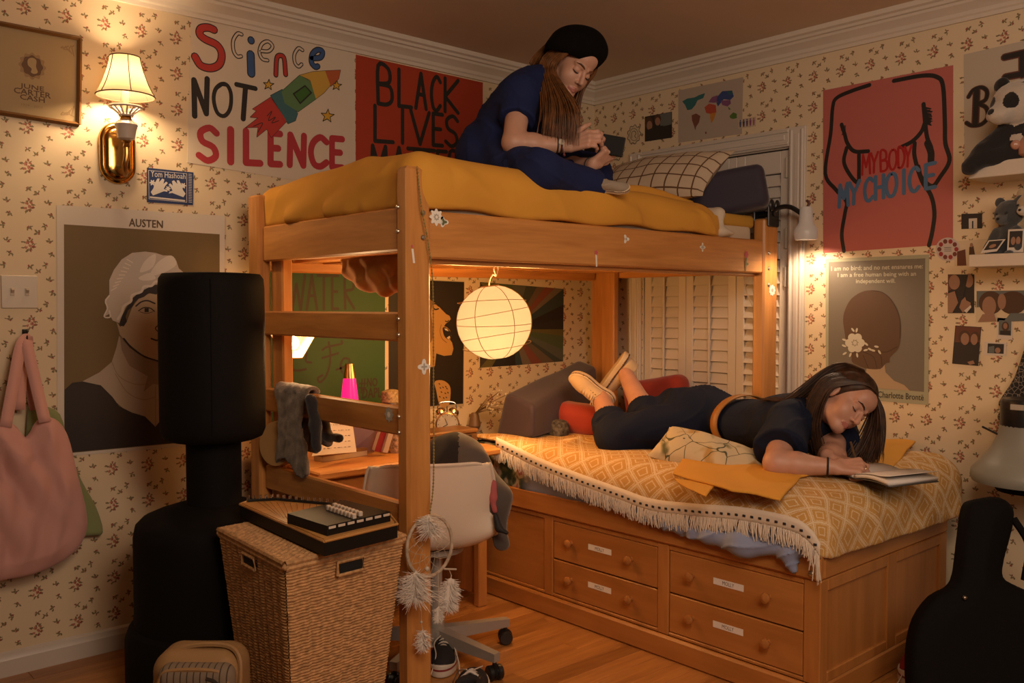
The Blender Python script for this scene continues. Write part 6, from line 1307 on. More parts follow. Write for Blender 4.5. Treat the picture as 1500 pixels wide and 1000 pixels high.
# phone
ph = thing('phone', 'black phone held sideways in both hands of the seated woman', 'phone', onD(886, 225, DB-.20))
c = onD(886, 211, DB-.20); r_ = dirv(.95, -.20, .10); n_ = nrm(np.cross(r_, dirv(.20, .90, .25))); n_ = n_ if n_@FW > 0 else -n_; u_ = np.cross(n_, r_); Rp = Matrix(np.stack([r_, n_, u_], 1).tolist()).to_4x4(); Rp.translation = Vector(c)
b = MB(Rp); b.box(-.072, .072, -.004, .004, -.036, .036, .003); b.build('case', MATS['black_plastic'], ph)
b = MB(Rp); b.box(-.068, .068, -.0052, -.0038, -.033, .033, .0005); b.build('screen', mat('phone_screen', (.02, .02, .022), .15), ph)
b = MB(Rp); b.box(.045, .064, .0035, .0055, .008, .027, .001); b.build('camera_bump', MATS['black_plastic'], ph)
# ================================================================== left side of the room
def pouch(name, pts, plane, yc, tmax, tmin, slope, h, m, folds=0, parent=None, extra=None, fold_f=None):
    """soft flat shape: pts in px laid on a vertical plane; thickness grows inward from the outline. plane: fn(px,py)->point, n: thickness axis"""
    P3 = np.array([plane(*p) for p in pts]); n = np.asarray(yc, float); c0 = P3.mean(0); u = P3[1]-P3[0]; u = nrm(np.cross(n, UPZ)) if abs(n[2]) < .8 else nrm(u); v = nrm(np.cross(u, n)); v = v if v[2] > 0 else -v
    Q = np.stack([(P3-c0)@u, (P3-c0)@v], 1); Q = np.array([list(q) for q in cr([tuple(q) for q in Q], 3, True)])
    def f(P):
        w0 = P-c0; a = np.stack([w0@u, w0@v], 1); t_ = w0@n; d = np.full(len(P), 1e9); ins = np.zeros(len(P), bool); k = len(Q)
        for i in range(k):
            p0, p1 = Q[i], Q[(i+1) % k]; e = p1-p0; w = a-p0; t = np.clip((w@e)/max(e@e, 1e-12), 0, 1); d = np.minimum(d, np.linalg.norm(w-t[:, None]*e, axis=1)); s = e[0]*w[:, 1]-e[1]*w[:, 0]
            ins ^= ((p0[1] <= a[:, 1]) & (p1[1] > a[:, 1]) & (s > 0)) | ((p0[1] > a[:, 1]) & (p1[1] <= a[:, 1]) & (s < 0))
        d2 = np.where(ins, -d, d); th = np.clip(tmin+slope*np.sqrt(np.maximum(-d2, 0)), tmin, tmax)
        if fold_f is not None: th = th+fold_f(a[:, 0], a[:, 1])*np.clip(-d2*12, 0, 1)
        r = smax(d2, np.abs(t_)-th, .012)
        return r if extra is None else extra(P, r)
    lo = P3.min(0)-np.abs(n)*tmax-.04; hi = P3.max(0)+np.abs(n)*tmax+.04
    return sdf_obj(name, f, lo, hi, h, m, parent)
# light switch
swm = mat('switch_plate', (.62, .53, .43), .35); p0, p1 = WL.pt(0, 402), WL.pt(55, 452); zc0 = (p0[2]+p1[2])/2; xs0, xs1 = WL.pt(1, 427)[0], WL.pt(55, 427)[0]
t = thing('light_switch', 'white double light switch plate left of the portrait poster', 'switch', ((xs0+xs1)/2, YL, zc0-.058))
box('plate', swm, t, xs0, xs1, YL-.006, YL, zc0-.058, zc0+.058, .003)
for fx_ in (.30, .70):
    x = xs0+(xs1-xs0)*fx_; b = MB(); b.box(x-.007, x+.007, YL-.0075, YL-.005, zc0-.014, zc0+.014, .001); b.prism([(x-.0045, YL-.006, zc0-.006), (x+.0045, YL-.006, zc0-.006), (x+.0045, YL-.018, zc0+.006), (x-.0045, YL-.018, zc0+.006)], (0, .003, .006)); b.build('toggle', mat('toggle', (.50, .40, .30), .4), t)
# hook and totes
hk = WL.pt(35, 490); t = thing('wall_hook', 'small black wall hook holding the tote bags', 'hook', hk); b = MB(); b.box(hk[0]-.006, hk[0]+.006, YL-.006, YL, hk[2]-.03, hk[2]+.02, .002); b.tube(cr([(hk[0], YL-.004, hk[2]-.02), (hk[0], YL-.035, hk[2]-.022), (hk[0], YL-.04, hk[2]+.012)], 5), .004, 6); b.ball((hk[0], YL-.04, hk[2]+.014), .007, 8, 6); b.build('hook', MATS['black_plastic'], t)
pkm = mat('pink_canvas', (.60, .31, .27), .9, sheen=.2, bump=.1, bscale=300); gnm = mat('green_canvas', (.24, .27, .11), .9, sheen=.2, bump=.1, bscale=300)
pl = lambda Y: (lambda x, y: onY(x, y, Y))
t = thing('tote_bag', 'pale pink canvas tote bag hanging from the wall hook', 'bag', onY(40, 845, 3.42))
pouch('bag_body', [(-30, 632), (-5, 615), (22, 622), (38, 640), (55, 615), (78, 612), (98, 635), (112, 690), (128, 765), (108, 808), (60, 836), (10, 848), (-25, 845), (-40, 760)], pl(3.415), V3(0, 1, 0), .052, .008, .18, .0065, pkm, parent=t, fold_f=lambda a, b: -.030*np.abs(np.sin(a*27+2.2*np.sin(b*6)))**3*(.35+np.clip(b*2.6+.3, 0, 1))+.008*np.sin(b*24+a*30)+.006*np.sin(a*70-b*18))
def strap(px, m, par, w=.019):
    b = MB(); P = [np.array(p) for p in cr(px, 6)]; k = len(P); vs = []
    for i, p in enumerate(P): tt = nrm(P[min(k-1, i+1)]-P[max(0, i-1)]); sd = nrm(np.cross(tt, V3(0, 1, .25))); vs += [p-sd*w, p+sd*w]
    b._add(vs, [(2*i, 2*i+1, 2*i+3, 2*i+2) for i in range(k-1)]); return b.build('strap', m, par, solid=.004)
strap([onY(8, 625, 3.38), onY(20, 560, 3.42), onY(30, 508, 3.46), (hk[0], YL-.036, hk[2]-.014), onY(33, 520, 3.48), onY(28, 600, 3.46)], pkm, t); strap([onY(66, 618, 3.37), onY(52, 560, 3.42), onY(40, 508, 3.46), (hk[0]+.002, YL-.034, hk[2]-.016), onY(40, 530, 3.48), onY(52, 600, 3.47)], pkm, t)
t = thing('tote_bag', 'green cloth bag hanging behind the pink tote', 'bag', onY(120, 785, 3.49))
pouch('bag_body', [(40, 600), (62, 594), (88, 606), (100, 650), (118, 700), (140, 740), (151, 780), (128, 785), (100, 790), (40, 795)], pl(3.487), V3(0, 1, 0), .018, .006, .10, .007, gnm, parent=t, fold_f=lambda a, b: .003*np.sin(a*60+b*9))
strap([onY(64, 600, 3.485), onY(48, 545, 3.487), (hk[0]+.003, YL-.03, hk[2]-.018), onY(40, 560, 3.49)], gnm, t, .012)
# punching bag
BX, BY = 1.288, 2.972
t = thing('punching_bag', 'freestanding black punching bag in front of the portrait poster', 'punching bag', (BX, BY, 0)); bv = mat('black_vinyl', (.006, .0045, .004), .75, spec=.15, bump=.08, bscale=120); bv2 = mat('black_rubber', (.005, .004, .0035), .8, spec=.15)
b = MB(); b.lathe([(.25, 0), (.285, .012), (.292, .05), (.292, .19), (.28, .222), (.262, .232), (.262, .53), (.255, .565), (.235, .585), (.20, .60), (.13, .622), (.10, .628)], (BX, BY, 0), n=40); b.build('base', bv2, t, auto=40)
b = MB(); b.lathe([(.094, .62), (.091, .64), (.091, .875)], (BX, BY, 0), n=28); b.build('neck', bv2, t)
b = MB(); b.lathe([(.08, .845), (.140, .846), (.163, .856), (.173, .88), (.174, .93), (.174, 1.36), (.171, 1.395), (.160, 1.411), (.12, 1.414), (0, 1.414)], (BX, BY, 0), n=40); b.build('pad', bv, t, auto=50)
b = MB(); b.tube([(BX+.1745*math.cos(-2.0), BY+.1745*math.sin(-2.0), z) for z in np.linspace(.88, 1.39, 12)], .002, 5); b.build('seam', bv2, t)
# hamper
HF, HLc, HR_ = V3(1.15, 2.20, .60), V3(1.175, 2.674, .60), V3(1.557, 2.231, .60); HBk = HLc+HR_-HF; hc = (HF+HBk)/2
ham = thing('laundry_hamper', 'tall tapered woven wicker laundry hamper beside the front loft post', 'hamper', (hc[0], hc[1], 0)); wk = mat('seagrass', (.46, .25, .105), .8, var=.35, vscale=70); wkd = mat('seagrass_dark', (.10, .05, .02), .9)
def hring(z, out=0.0):
    k = .72+.28*(z/.6); return [hc*[1, 1, 0]+(p-hc)*[1, 1, 0]*k*(1+out)+V3(0, 0, z) for p in (HF, HR_, HBk, HLc)]
b = MB(); rg = random.Random(8); ncs = 66
for i in range(ncs):
    z = .012+.574*i/(ncs-1); C = hring(z); pts = []; per = 26
    for s in range(4):
        p, q = C[s], C[(s+1) % 4]; n = nrm(np.cross(q-p, UPZ))
        for j in range(per): f = j/per; w = .0065*abs(math.sin(j*PI/2.6+(PI*.03 if i % 2 else 0)))-.002; pts.append(p+(q-p)*f+n*(w+rg.uniform(-.0008, .0008))+UPZ*rg.uniform(-.001, .001))
    pts.append(pts[0]); b.tube(pts, .0052, 5, cap=False)
o = b.build('weave', wk, ham); o['kind'] = 'stuff'
b = MB(); I = hring(.59, -.03); J = hring(.0, -.03); b._add(I+J, [(0, 1, 2, 3), (7, 6, 5, 4)]+[(i, 4+i, 4+(i+1) % 4, (i+1) % 4) for i in range(4)]); b.build('liner', wkd, ham, smooth=False)
b = MB(); L4 = hring(.602, .02)
for z, r in ((.590, .008), (.605, .008)): R4 = hring(z, .012); b.tube(R4+[R4[0]], r, 6, cap=False)
for p in hring(.595, .005): b.ball(p, .010, 8, 6)
b.build('rim', wk, ham)
b = MB(); nl = 44
for i in range(nl):
    f = (i+.5)/nl; p, q = L4[0]*(1-f)+L4[3]*f, L4[1]*(1-f)+L4[2]*f; pts = [p+(q-p)*t_+UPZ*(.006+.0025*math.sin(j*2.1+(PI if i % 2 else 0))) for j, t_ in enumerate(np.linspace(.01, .99, 40))]; b.tube(pts, .0052, 5)
o = b.build('lid', wk, ham); o['kind'] = 'stuff'
# handle slots
def slot(p, q, za, zb, f0, f1, lid=False):
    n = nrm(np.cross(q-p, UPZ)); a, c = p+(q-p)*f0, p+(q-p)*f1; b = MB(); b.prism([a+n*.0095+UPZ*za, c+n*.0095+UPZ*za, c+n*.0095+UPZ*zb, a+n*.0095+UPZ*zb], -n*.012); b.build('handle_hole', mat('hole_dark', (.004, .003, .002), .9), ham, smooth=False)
    b = MB(); e = [a+n*.010+UPZ*za, c+n*.010+UPZ*za, c+n*.010+UPZ*zb, a+n*.010+UPZ*zb]; b.tube(e+[e[0]], .0055, 6, cap=False); b.build('handle_rim', wk, ham)
C = hring(.575); slot(C[0], C[1], -.038, .0, .40, .62); slot(C[3], C[0], -.030, .002, .42, .60)
# autoharp
za = .662
ah = thing('autoharp', 'dark autoharp with amber top and white chord buttons lying on the wicker hamper', 'instrument', (1.36, 2.45, .615)); blkw = mat('black_lacquer', (.008, .006, .005), .55, spec=.25); amb = wood('amber_top', (.40, .18, .045), (.60, .31, .10), 'x', .35)
AP = lambda x, y, z=za: onZ(300+x/3.125, 680+y/3.125, z)
out = [AP(160, 178), AP(548, 348), AP(882, 268), AP(840, 215), AP(640, 185), AP(325, 162), AP(195, 165)]
b = MB(); b.prism([p-UPZ*.044 for p in out], UPZ*.040); b.build('body', blkw, ah, smooth=False)
cen = sum(out)/len(out); inn = [cen+(p-cen)*.965 for p in out]; b = MB(); b.prism([p-UPZ*.0045 for p in inn], UPZ*.0055); b.build('soundboard', amb, ah, smooth=False)
b = MB()
for i in range(len(out)): b.tube([out[i]-UPZ*.003, out[(i+1) % len(out)]-UPZ*.003], .004, 6)
b.build('edge_binding', amb, ah)
q4 = [AP(378, 270, za+.0), AP(560, 330, za), AP(850, 262, za), AP(640, 205, za)]
b = MB(); b.prism(q4, UPZ*.030); b.build('chord_bar_cover', blkw, ah, smooth=False)
ivory = mat('ivory', (.62, .50, .40), .4)
for i in range(7):
    f0, f1 = i/7+.02, (i+1)/7-.02; a, c = q4[1]+(q4[2]-q4[1])*f0, q4[1]+(q4[2]-q4[1])*f1; n = nrm(np.cross(q4[2]-q4[1], UPZ)); b = MB(); b.prism([a+UPZ*.020+n*.001, c+UPZ*.020+n*.001, c+UPZ*.027+n*.001, a+UPZ*.027+n*.001], n*.0015); b.build('chord_label', ivory, ah, smooth=False)
g0, gx, gy = AP(556, 205, za+.032), AP(688, 250, za+.032)-AP(556, 205, za+.032), AP(585, 195, za+.032)-AP(556, 205, za+.032)
for i in range(8):
    for j in range(2):
        p = g0+gx*((i+.3)/8)+gy*(.2+j*1.0); b = MB(); b.box(p[0]-.0065, p[0]+.0065, p[1]-.0065, p[1]+.0065, p[2]-.003, p[2]+.012, .002); b.build('chord_button', ivory, ah, smooth=False)
b = MB(); b.box(0, .001, 0, .001, 0, .001)
b = MB(); e0, e1, e2 = AP(195, 172), AP(330, 165), AP(660, 195)
b.tube([e0+UPZ*.004, e1+UPZ*.004, e2+UPZ*.004], .006, 6); b.build('pin_block', blkw, ah)
for i in range(34):
    f = i/33; p = e0+(e1-e0)*(f/.3) if f < .3 else e1+(e2-e1)*((f-.3)/.7); p = p+V3(.0, .010*(i % 2), 0); b = MB(); b.tube([p+UPZ*.002, p+UPZ*.020], .0026, 6); b.build('tuning_pin', mat('steel', (.5, .42, .33), .25, 1), ah)
b = MB()
for i in range(14):
    f = i/13; p, q = e0+(e2-e0)*(.1+.85*f), AP(330+225*f, 238+95*f); b.tube([p+UPZ*.004, q+UPZ*.004], .0006, 4)
o = b.build('strings', MATS['steel'], ah); o['kind'] = 'stuff'
# corduroy backpack at the bottom edge
bc = onD(291, 985, 2.42); bp = thing('backpack', 'grey corduroy backpack with tan piping on the floor before the punching bag', 'bag', (bc[0], bc[1], 0))
cm = bpy.data.materials.new('corduroy'); cm.use_nodes = True; nt, N, L, b_ = uvmat_links(cm); tc = N.new('ShaderNodeTexCoord'); sp = N.new('ShaderNodeSeparateXYZ'); L.new(tc.outputs['Object'], sp.inputs[0])
rt = M('MULTIPLY_ADD', sp.outputs[0], .744, M('MULTIPLY', sp.outputs[1], -.668)); pg = M('PINGPONG', rt, .0085); st_ = M('LESS_THAN', pg, .0016)
mx = N.new('ShaderNodeMix'); mx.data_type = 'RGBA'; L.new(st_, mx.inputs[0]); mx.inputs[6].default_value = (.20, .145, .10, 1); mx.inputs[7].default_value = (.06, .035, .02, 1); L.new(mx.outputs[2], b_.inputs['Base Color']); b_.inputs['Roughness'].default_value = .9
Rb_ = np.stack([RT, F0, UPZ], 1); tanm = mat('tan_piping', (.30, .165, .065), .6)
c0 = np.array([bc[0], bc[1], 0])
sdf_obj('bag_body', lambda P: rbx(P, c0+F0*.03+UPZ*.19, (.118, .085, .188), .055, Rb_)+.003*wob(P, 12), c0-.3, c0+V3(.3, .3, .45), .009, tanm, bp)
sdf_obj('front_pocket', lambda P: rbx(P, c0-F0*.055+RT*.016+UPZ*.172, (.100, .035, .190), .032, Rb_)+.002*wob(P, 16), c0-.3, c0+V3(.3, .3, .45), .007, cm, bp)
b = MB(); fr_ = lambda a, z: c0-F0*.078+RT*a+UPZ*z; b.tube(cr([fr_(-.082, 0.02), fr_(-.082, .27), fr_(-.070, .335), fr_(-.04, .352), fr_(.06, .352), fr_(.096, .335), fr_(.104, .28), fr_(.104, .02)], 5), .006, 6); b.build('piping', tanm, bp)
b = MB(); b.tube(cr([fr_(-.108, .25)+F0*.05, fr_(-.10, .33)+F0*.06, fr_(-.05, .375)+F0*.09, fr_(.06, .385)+F0*.09, fr_(.112, .36)+F0*.07, fr_(.118, .27)+F0*.05], 5), .007, 6); b.build('piping', tanm, bp)
b = MB(); b.tube(cr([fr_(.085, .16)-F0*.012, fr_(.088, .27)-F0*.012, fr_(.078, .322)-F0*.010, fr_(.05, .335)-F0*.008], 5), .006, 6); b.build('zip', mat('zip_dark', (.03, .018, .01), .5), bp)
# dreamcatcher on the loft post
yd = 2.262; R0 = onY(630, 798, yd); dc = thing('dreamcatcher', 'dreamcatcher with white feathers hanging on a beaded cord down the front post', 'dreamcatcher', R0)
a_ = nrm(RT*.62-F0*.78*.0+V3(0, 0, 0)+F0*.0); ringu = nrm(RT*.66+F0*(-.75)); rr = .096
if (R0+ringu*rr)[1] > 2.27: ringu = nrm(V3(.95, -.05, 0))
ringu = nrm(RT*.80+F0*.60)
rc = R0-F0*.012
wr = mat('ring_wrap', (.42, .32, .23), .8, var=.3, vscale=60); cordm = mat('beaded_cord', (.26, .19, .05), .7, var=.4, vscale=150)
b = MB(); b.tube([rc+ringu*(rr*.86*math.cos(a))+UPZ*(rr*math.sin(a)) for a in np.linspace(0, 2*PI, 41)], .0055, 8, cap=False); b.build('ring', wr, dc)
b = MB(); rg = random.Random(3); pr_ = [rc+ringu*(rr*.80*math.cos(a))+UPZ*(rr*.97*math.sin(a)) for a in np.linspace(0, 2*PI, 13)[:-1]]
lv_ = [pr_]
for k in range(3): p_ = lv_[-1]; lv_.append([rc+((p_[i]+p_[(i+1) % 12])/2-rc)*.72 for i in range(12)])
for k in range(3):
    for i in range(12): b.tube([lv_[k][i], lv_[k+1][i]], .0008, 4); b.tube([lv_[k+1][i], lv_[k][(i+1) % 12]], .0008, 4)
b.build('web', mat('sinew', (.40, .33, .24), .7), dc)
b = MB(); cp = cr([onY(611, 243, 2.276), onY(617, 300, yd), onY(627, 355, yd), onY(634, 420, yd), onY(635, 560, yd), onY(635, 700, yd), rc+UPZ*rr], 14); b.tube(cp, .0016, 5); Ls = np.cumsum([0]+[np.linalg.norm(cp[i+1]-cp[i]) for i in range(len(cp)-1)])
for s in np.arange(.01, Ls[-1], .0105): b.ball([np.interp(s, Ls, [c[i] for c in cp]) for i in range(3)], .0034, 6, 4)
b.build('cord', cordm, dc)
fe = mat('feather', (.75, .66, .58), .9, sheen=.3)
def feather(p, d, ln, w, n=70, fluff=.4, seed=1):
    rg = random.Random(seed); d = nrm(d); b = MB(); s1 = nrm(np.cross(d, F0)); b.tube([p, p+d*ln], [.0012, .0005], 5)
    for i in range(n):
        t_ = rg.random(); q = p+d*ln*(.08+.85*t_); sg = rg.choice((-1, 1)); ww = w*(.35+.65*math.sin(PI*min(1, .15+.85*t_)))*rg.uniform(.6, 1); e = q+s1*sg*ww+d*ww*rg.uniform(.4, 1.1)+V3(rg.gauss(0, 1), rg.gauss(0, 1), rg.gauss(0, 1))*w*fluff*.5-F0*rg.random()*w*.4; b.tube([q, (q+e)/2+d*ww*.15, e], [.0011, .0009, .0004], 3, cap=False)
    return b.build('feather', fe, dc)
fp = lambda x, y: onY(580+x/3.85, 720+y/3.85, yd-.03)
feather(fp(185, 128), V3(-.1, -.2, -1), .055, .030, 420, .8, 1); feather(fp(112, 440), V3(-.15, -.15, -1), .090, .042, 800, .7, 2); feather(fp(312, 470), V3(-.12, 0, -1), .115, .034, 700, .35, 3); feather(fp(240, 640), V3(0, 0, -1), .055, .018, 200, .4, 4); feather(fp(150, 770), V3(.06, 0, -1), .070, .022, 380, .6, 5)
b = MB(); b.tube([fp(238, 440), fp(240, 645)], .0012, 5); b.tube([fp(145, 470), fp(143, 740), fp(150, 775)], .0012, 5); b.tube([fp(300, 440), fp(314, 475)], .0012, 5); b.ball(fp(143, 735), .0045, 8, 6); b.ball(fp(175, 435), .008, 8, 6); b.tube([fp(270, 435), fp(340, 437)], .003, 6); b.build('bead_string', mat('bone_bead', (.50, .42, .33), .5), dc)
# ================================================================== desk, chair and what lies there
desk = thing('desk', 'honey pine desk along the left wall under the loft', 'desk', (2.13, 3.2, 0)); dz = .685
box('desk_top', pine['x'], desk, 1.668, 2.592, 2.925, 3.492, dz-.028, dz, .006)
box('side_panel', pine['z'], desk, 1.690, 1.718, 2.96, 3.48, 0, dz-.028, .003)
b = MB(); b.box(2.452, 2.500, 2.945, 2.985, 0, dz-.028, .005); b.box(2.462, 2.490, 2.985, 3.47, .05, dz-.028, .003); b.build('leg_panel', pine['z'], desk)
d_ = box('drawer', wood('apron_pine', (.30, .12, .026), (.50, .23, .06), 'x', .4), desk, 1.722, 2.448, 2.958, 2.978, dz-.140, dz-.045, .004); b = MB(); b.lathe([(.008, 0), (.008, .012), (.014, .02), (.010, .028), (0, .029)], (2.1, 2.958, dz-.092), (0, -1, 0), 12); b.build('knob', knobm, d_)
box('back_panel', pine['x'], desk, 1.718, 2.452, 3.46, 3.475, .15, dz-.028, .003)
# wooden box, clock, flowers
wb = thing('wooden_box', 'dark wooden box at the right end of the desk below the lantern', 'box', (2.34, 3.10, dz)); dkw = wood('dark_box_wood', (.10, .04, .012), (.24, .11, .035), 'x', .35)
b = MB(); b.box(2.24, 2.515, 3.03, 3.17, dz+.001, dz+.062, .004); b.build('body', dkw, wb); b = MB(); b.box(2.236, 2.519, 3.026, 3.174, dz+.064, dz+.080, .004); b.build('lid', dkw, wb); b = MB(); b.box(2.40, 2.48, 3.026, 3.031, dz+.015, dz+.055, .001); b.build('label_plate', mat('plate_dark', (.02, .012, .008), .4), wb)
c = onD(655, 621, 4.17); ac = thing('alarm_clock', 'twin bell alarm clock behind the wooden box on the desk', 'clock', (c[0], c[1], dz)); fz = nrm(V3(-.55, -.83, .05)); st_ = mat('nickel', (.62, .50, .34), .18, 1)
r_ = .053; b = MB(); b.lathe([(r_, -.025), (r_+.003, 0), (r_+.003, .022), (r_-.003, .026), (r_-.006, .022)], c, fz, 28); b.lathe([(0, -.03), (r_*.8, -.028), (r_, -.02)], c, fz, 28); b.build('case', st_, ac)
b = MB(); b.lathe([(0, .0235), (r_-.005, .0235)], c, fz, 28); fo = b.build('face', mat('clock_face', (.66, .60, .54), .4), ac)
rg_ = nrm(np.cross(fz, UPZ)); uu = np.cross(rg_, fz); b = MB()
for k in range(12): a = k*PI/6; p = c+fz*.0240+rg_*(.040*math.sin(a))+uu*(.040*math.cos(a)); b.tube([p, p+(p-c-fz*.0240)*.12], .0014, 5)
b.tube([c+fz*.025, c+fz*.025+uu*.028+rg_*.012], .0014, 5); b.tube([c+fz*.025, c+fz*.025-uu*.010+rg_*.022], .0018, 5); b.build('hands', mat('clock_ink', (.02, .015, .012), .5), fo)
for s_ in (-1, 1): b = MB(); ax_ = nrm(uu+rg_*s_*.55); b.lathe([(.004, .050), (.006, .058), (.026, .060), (.025, .070), (.017, .080), (0, .084)], c, ax_, 20); b.build('bell', st_, ac)
b = MB(); b.tube(cr([c+rg_*-.045+uu*.072, c+rg_*-.036+uu*.098, c+uu*.104, c+rg_*.036+uu*.098, c+rg_*.045+uu*.072], 5), .0025, 6); b.tube([c+uu*.05, c+uu*.085], .003, 6); b.build('handle', st_, ac)
for s_ in (-1, 1): b = MB(); b.tube([c-uu*.040+rg_*s_*.03, V3(c[0], c[1], dz)+rg_*s_*.040+fz*0], [.005, .004], 7); b.build('foot', st_, ac)
c = onD(733, 632, 4.38); fv = thing('dried_flowers', 'small bunch of dried white flowers against the wallpaper beside the dark wedge', 'plant', (c[0], c[1], dz)); rg = random.Random(6)
b = MB(); b.lathe([(.02, dz-.0), (.030, dz+.02), (.022, dz+.07), (.016, dz+.085)], (c[0]-.02, 3.455, 0), n=16); b.build('vase', mat('vase_brown', (.16, .085, .035), .5), fv)
b1 = MB(); b2 = MB()
for k in range(16):
    e = onD(718+rg.random()*26, 572+rg.random()*32, 4.38); s_ = V3(c[0]-.02, 3.455, dz+.08); m_ = (s_+e)/2+V3(rg.uniform(-.01, .01), 0, rg.uniform(0, .02)); b1.tube(cr([s_, m_, e], 4), .0016, 5)
    for q in range(3): p = e+V3(rg.gauss(0, 1), rg.gauss(0, .6), rg.gauss(0, 1))*.010; b2.ball(p, rg.uniform(.004, .007), 6, 5)
b1.build('stems', mat('dry_stem', (.20, .11, .04), .8), fv); b2.build('blossoms', mat('dry_bloom', (.55, .44, .30), .9), fv)
# jar, books, papers, pencil box
c = onD(573, 600, 4.02); jr = thing('jar', 'brown patterned jar by the wall, half hidden by the front post', 'jar', (c[0], c[1], dz)); b = MB(); b.lathe([(.035, dz), (.046, dz+.02), (.048, dz+.15), (.040, dz+.19)], (c[0], c[1], 0), n=22); b.build('body', mat('jar_brown', (.14, .07, .03), .35), jr); b = MB(); b.lathe([(.044, dz+.19), (.046, dz+.20), (.044, dz+.235), (.02, dz+.245), (0, dz+.246)], (c[0], c[1], 0), n=22); b.build('lid', mat('jar_lid', (.40, .27, .13), .6, var=.6, vscale=90), jr)
def slabq(name, label, cat, pts, d0, thick, m, d1=None, group=None, pages=None):
    P = [onD(x, y, d0 if d1 is None else d0+(d1-d0)*i_) for (x, y), i_ in zip(pts, (0, 1, 1, 0))]; dz_ = min(p[2] for p in P); n = nrm(np.cross(P[1]-P[0], P[3]-P[0])); n = n if n@FW > 0 else -n
    t = thing(name, label, cat, (P[0][0], P[0][1], dz_), group); b = MB(); b.prism(P, n*thick*.12); b.build('cover', m, t, smooth=False); cc = sum(P)/4; b = MB(); b.prism([cc+(p-cc)*.97+n*thick*.12 for p in P], n*thick*.76); b.build('pages', pages or mat('page_edge', (.52, .43, .32), .8), t, smooth=False); b = MB(); b.prism([p+n*thick*.88 for p in P], n*thick*.12); b.build('cover', m, t, smooth=False); return t
slabq('notebook', 'lilac notebook leaning on the desk beside the red book', 'book', [(512, 616), (558, 624), (548, 662), (517, 658)], 3.70, .018, mat('lilac', (.17, .10, .14), .6), 3.78)
slabq('book', 'narrow red book leaning between the lilac notebook and a white one', 'book', [(560, 627), (569, 628), (558, 662), (549, 661)], 3.68, .03, mat('book_red', (.28, .02, .03), .5), 3.70)
slabq('book', 'white book leaning right of the red book beside the post', 'book', [(571, 628), (578, 629), (568, 663), (561, 662)], 3.69, .03, mat('book_white', (.50, .40, .33), .6), 3.71)
c = onD(576, 648, 3.78); b = MB(); b.lathe([(.03, dz), (.034, dz+.02), (.034, dz+.085), (.030, dz+.09)], (c[0]+.02, c[1], 0), n=18); tag(b.build('pencil_cup', mat('lace_cup', (.40, .26, .15), .7, var=.7, vscale=80)), 'speckled pencil cup behind the white book by the post', 'cup')
P = [onD(456, 668, 3.42), onD(522, 662, 3.55), onD(515, 612, 3.66), onD(486, 612, 3.60)]; t = thing('music_sheet', 'white lined sheet propped up on the desk behind the brown case', 'paper', P[0]); n = nrm(np.cross(P[1]-P[0], P[3]-P[0])); b = MB(); b.prism(P, n*.002); b.build('sheet', mat('sheet_paper', (.58, .48, .42), .7), t, smooth=False)
b = MB(); nn = -n if n@FW > 0 else n
for k in range(5):
    v = .16+.16*k
    for j in range(9):
        u0 = .12+j*.085; w_ = lambda u: (P[0]*(1-u)+P[1]*u)*(1-v)+(P[3]*(1-u)+P[2]*u)*v+nn*.0032; b.tube([w_(u0), w_(u0+.05*((j*7+k*3) % 3)/2+.015)], .0010, 4)
b.build('print', mat('sheet_ink', (.10, .07, .06), .7), t)
a, c2 = onZ(472, 672, dz+.014), onZ(538, 662, dz+.014); t = thing('pencil_case', 'long brown case with a pale edge lying on the desk front', 'box', ((a+c2)/2*[1, 1, 0]+[0, 0, dz])); d_ = nrm((c2-a)*[1, 1, 0]); s_ = V3(-d_[1], d_[0], 0)
b = MB(); b.prism([a*[1, 1, 0]+[0, 0, dz+.001], c2*[1, 1, 0]+[0, 0, dz+.001], c2*[1, 1, 0]+s_*.055+[0, 0, dz+.001], a*[1, 1, 0]+s_*.055+[0, 0, dz+.001]], UPZ*.020); b.build('tray', mat('case_pale', (.50, .38, .25), .5), t, smooth=False)
b = MB(); b.prism([a*[1, 1, 0]-s_*.001+[0, 0, dz+.022], c2*[1, 1, 0]-s_*.001+[0, 0, dz+.022], c2*[1, 1, 0]+s_*.056+[0, 0, dz+.022], a*[1, 1, 0]+s_*.056+[0, 0, dz+.022]], UPZ*.010); b.build('lid', mat('case_brown', (.22, .10, .03), .45), t, smooth=False)
c = onZ(441, 678, dz); b = MB(Matrix.Translation(Vector(c)+Vector((0, .02, 0))) @ Matrix.Rotation(.5, 4, 'Z')); b.box(-.034, .034, -.02, .02, .001, .046, .003); tag(b.build('small_box', mat('box_yellow', (.36, .20, .02), .6)), 'small yellow box under the scarf end on the desk', 'box')
c = onD(409, 632, 3.46); t = thing('drum', 'small brown hand drum standing at the left end of the desk', 'drum', (c[0], c[1], dz)); n = nrm(V3(-.9, -.3, .1)); b = MB(); b.lathe([(.085, -.02), (.088, .0), (.085, .02)], (c[0], c[1], dz+.088), n, 26); b.build('hoop', mat('drum_tan', (.40, .22, .08), .6), t); b = MB(); b.lathe([(0, .019), (.08, .019)], (c[0], c[1], dz+.088), n, 26); b.lathe([(.082, -.018), (0, -.019)], (c[0], c[1], dz+.088), n, 26); b.build('skin', mat('drum_patch', (.12, .055, .02), .7, var=.9, vscale=18), t)
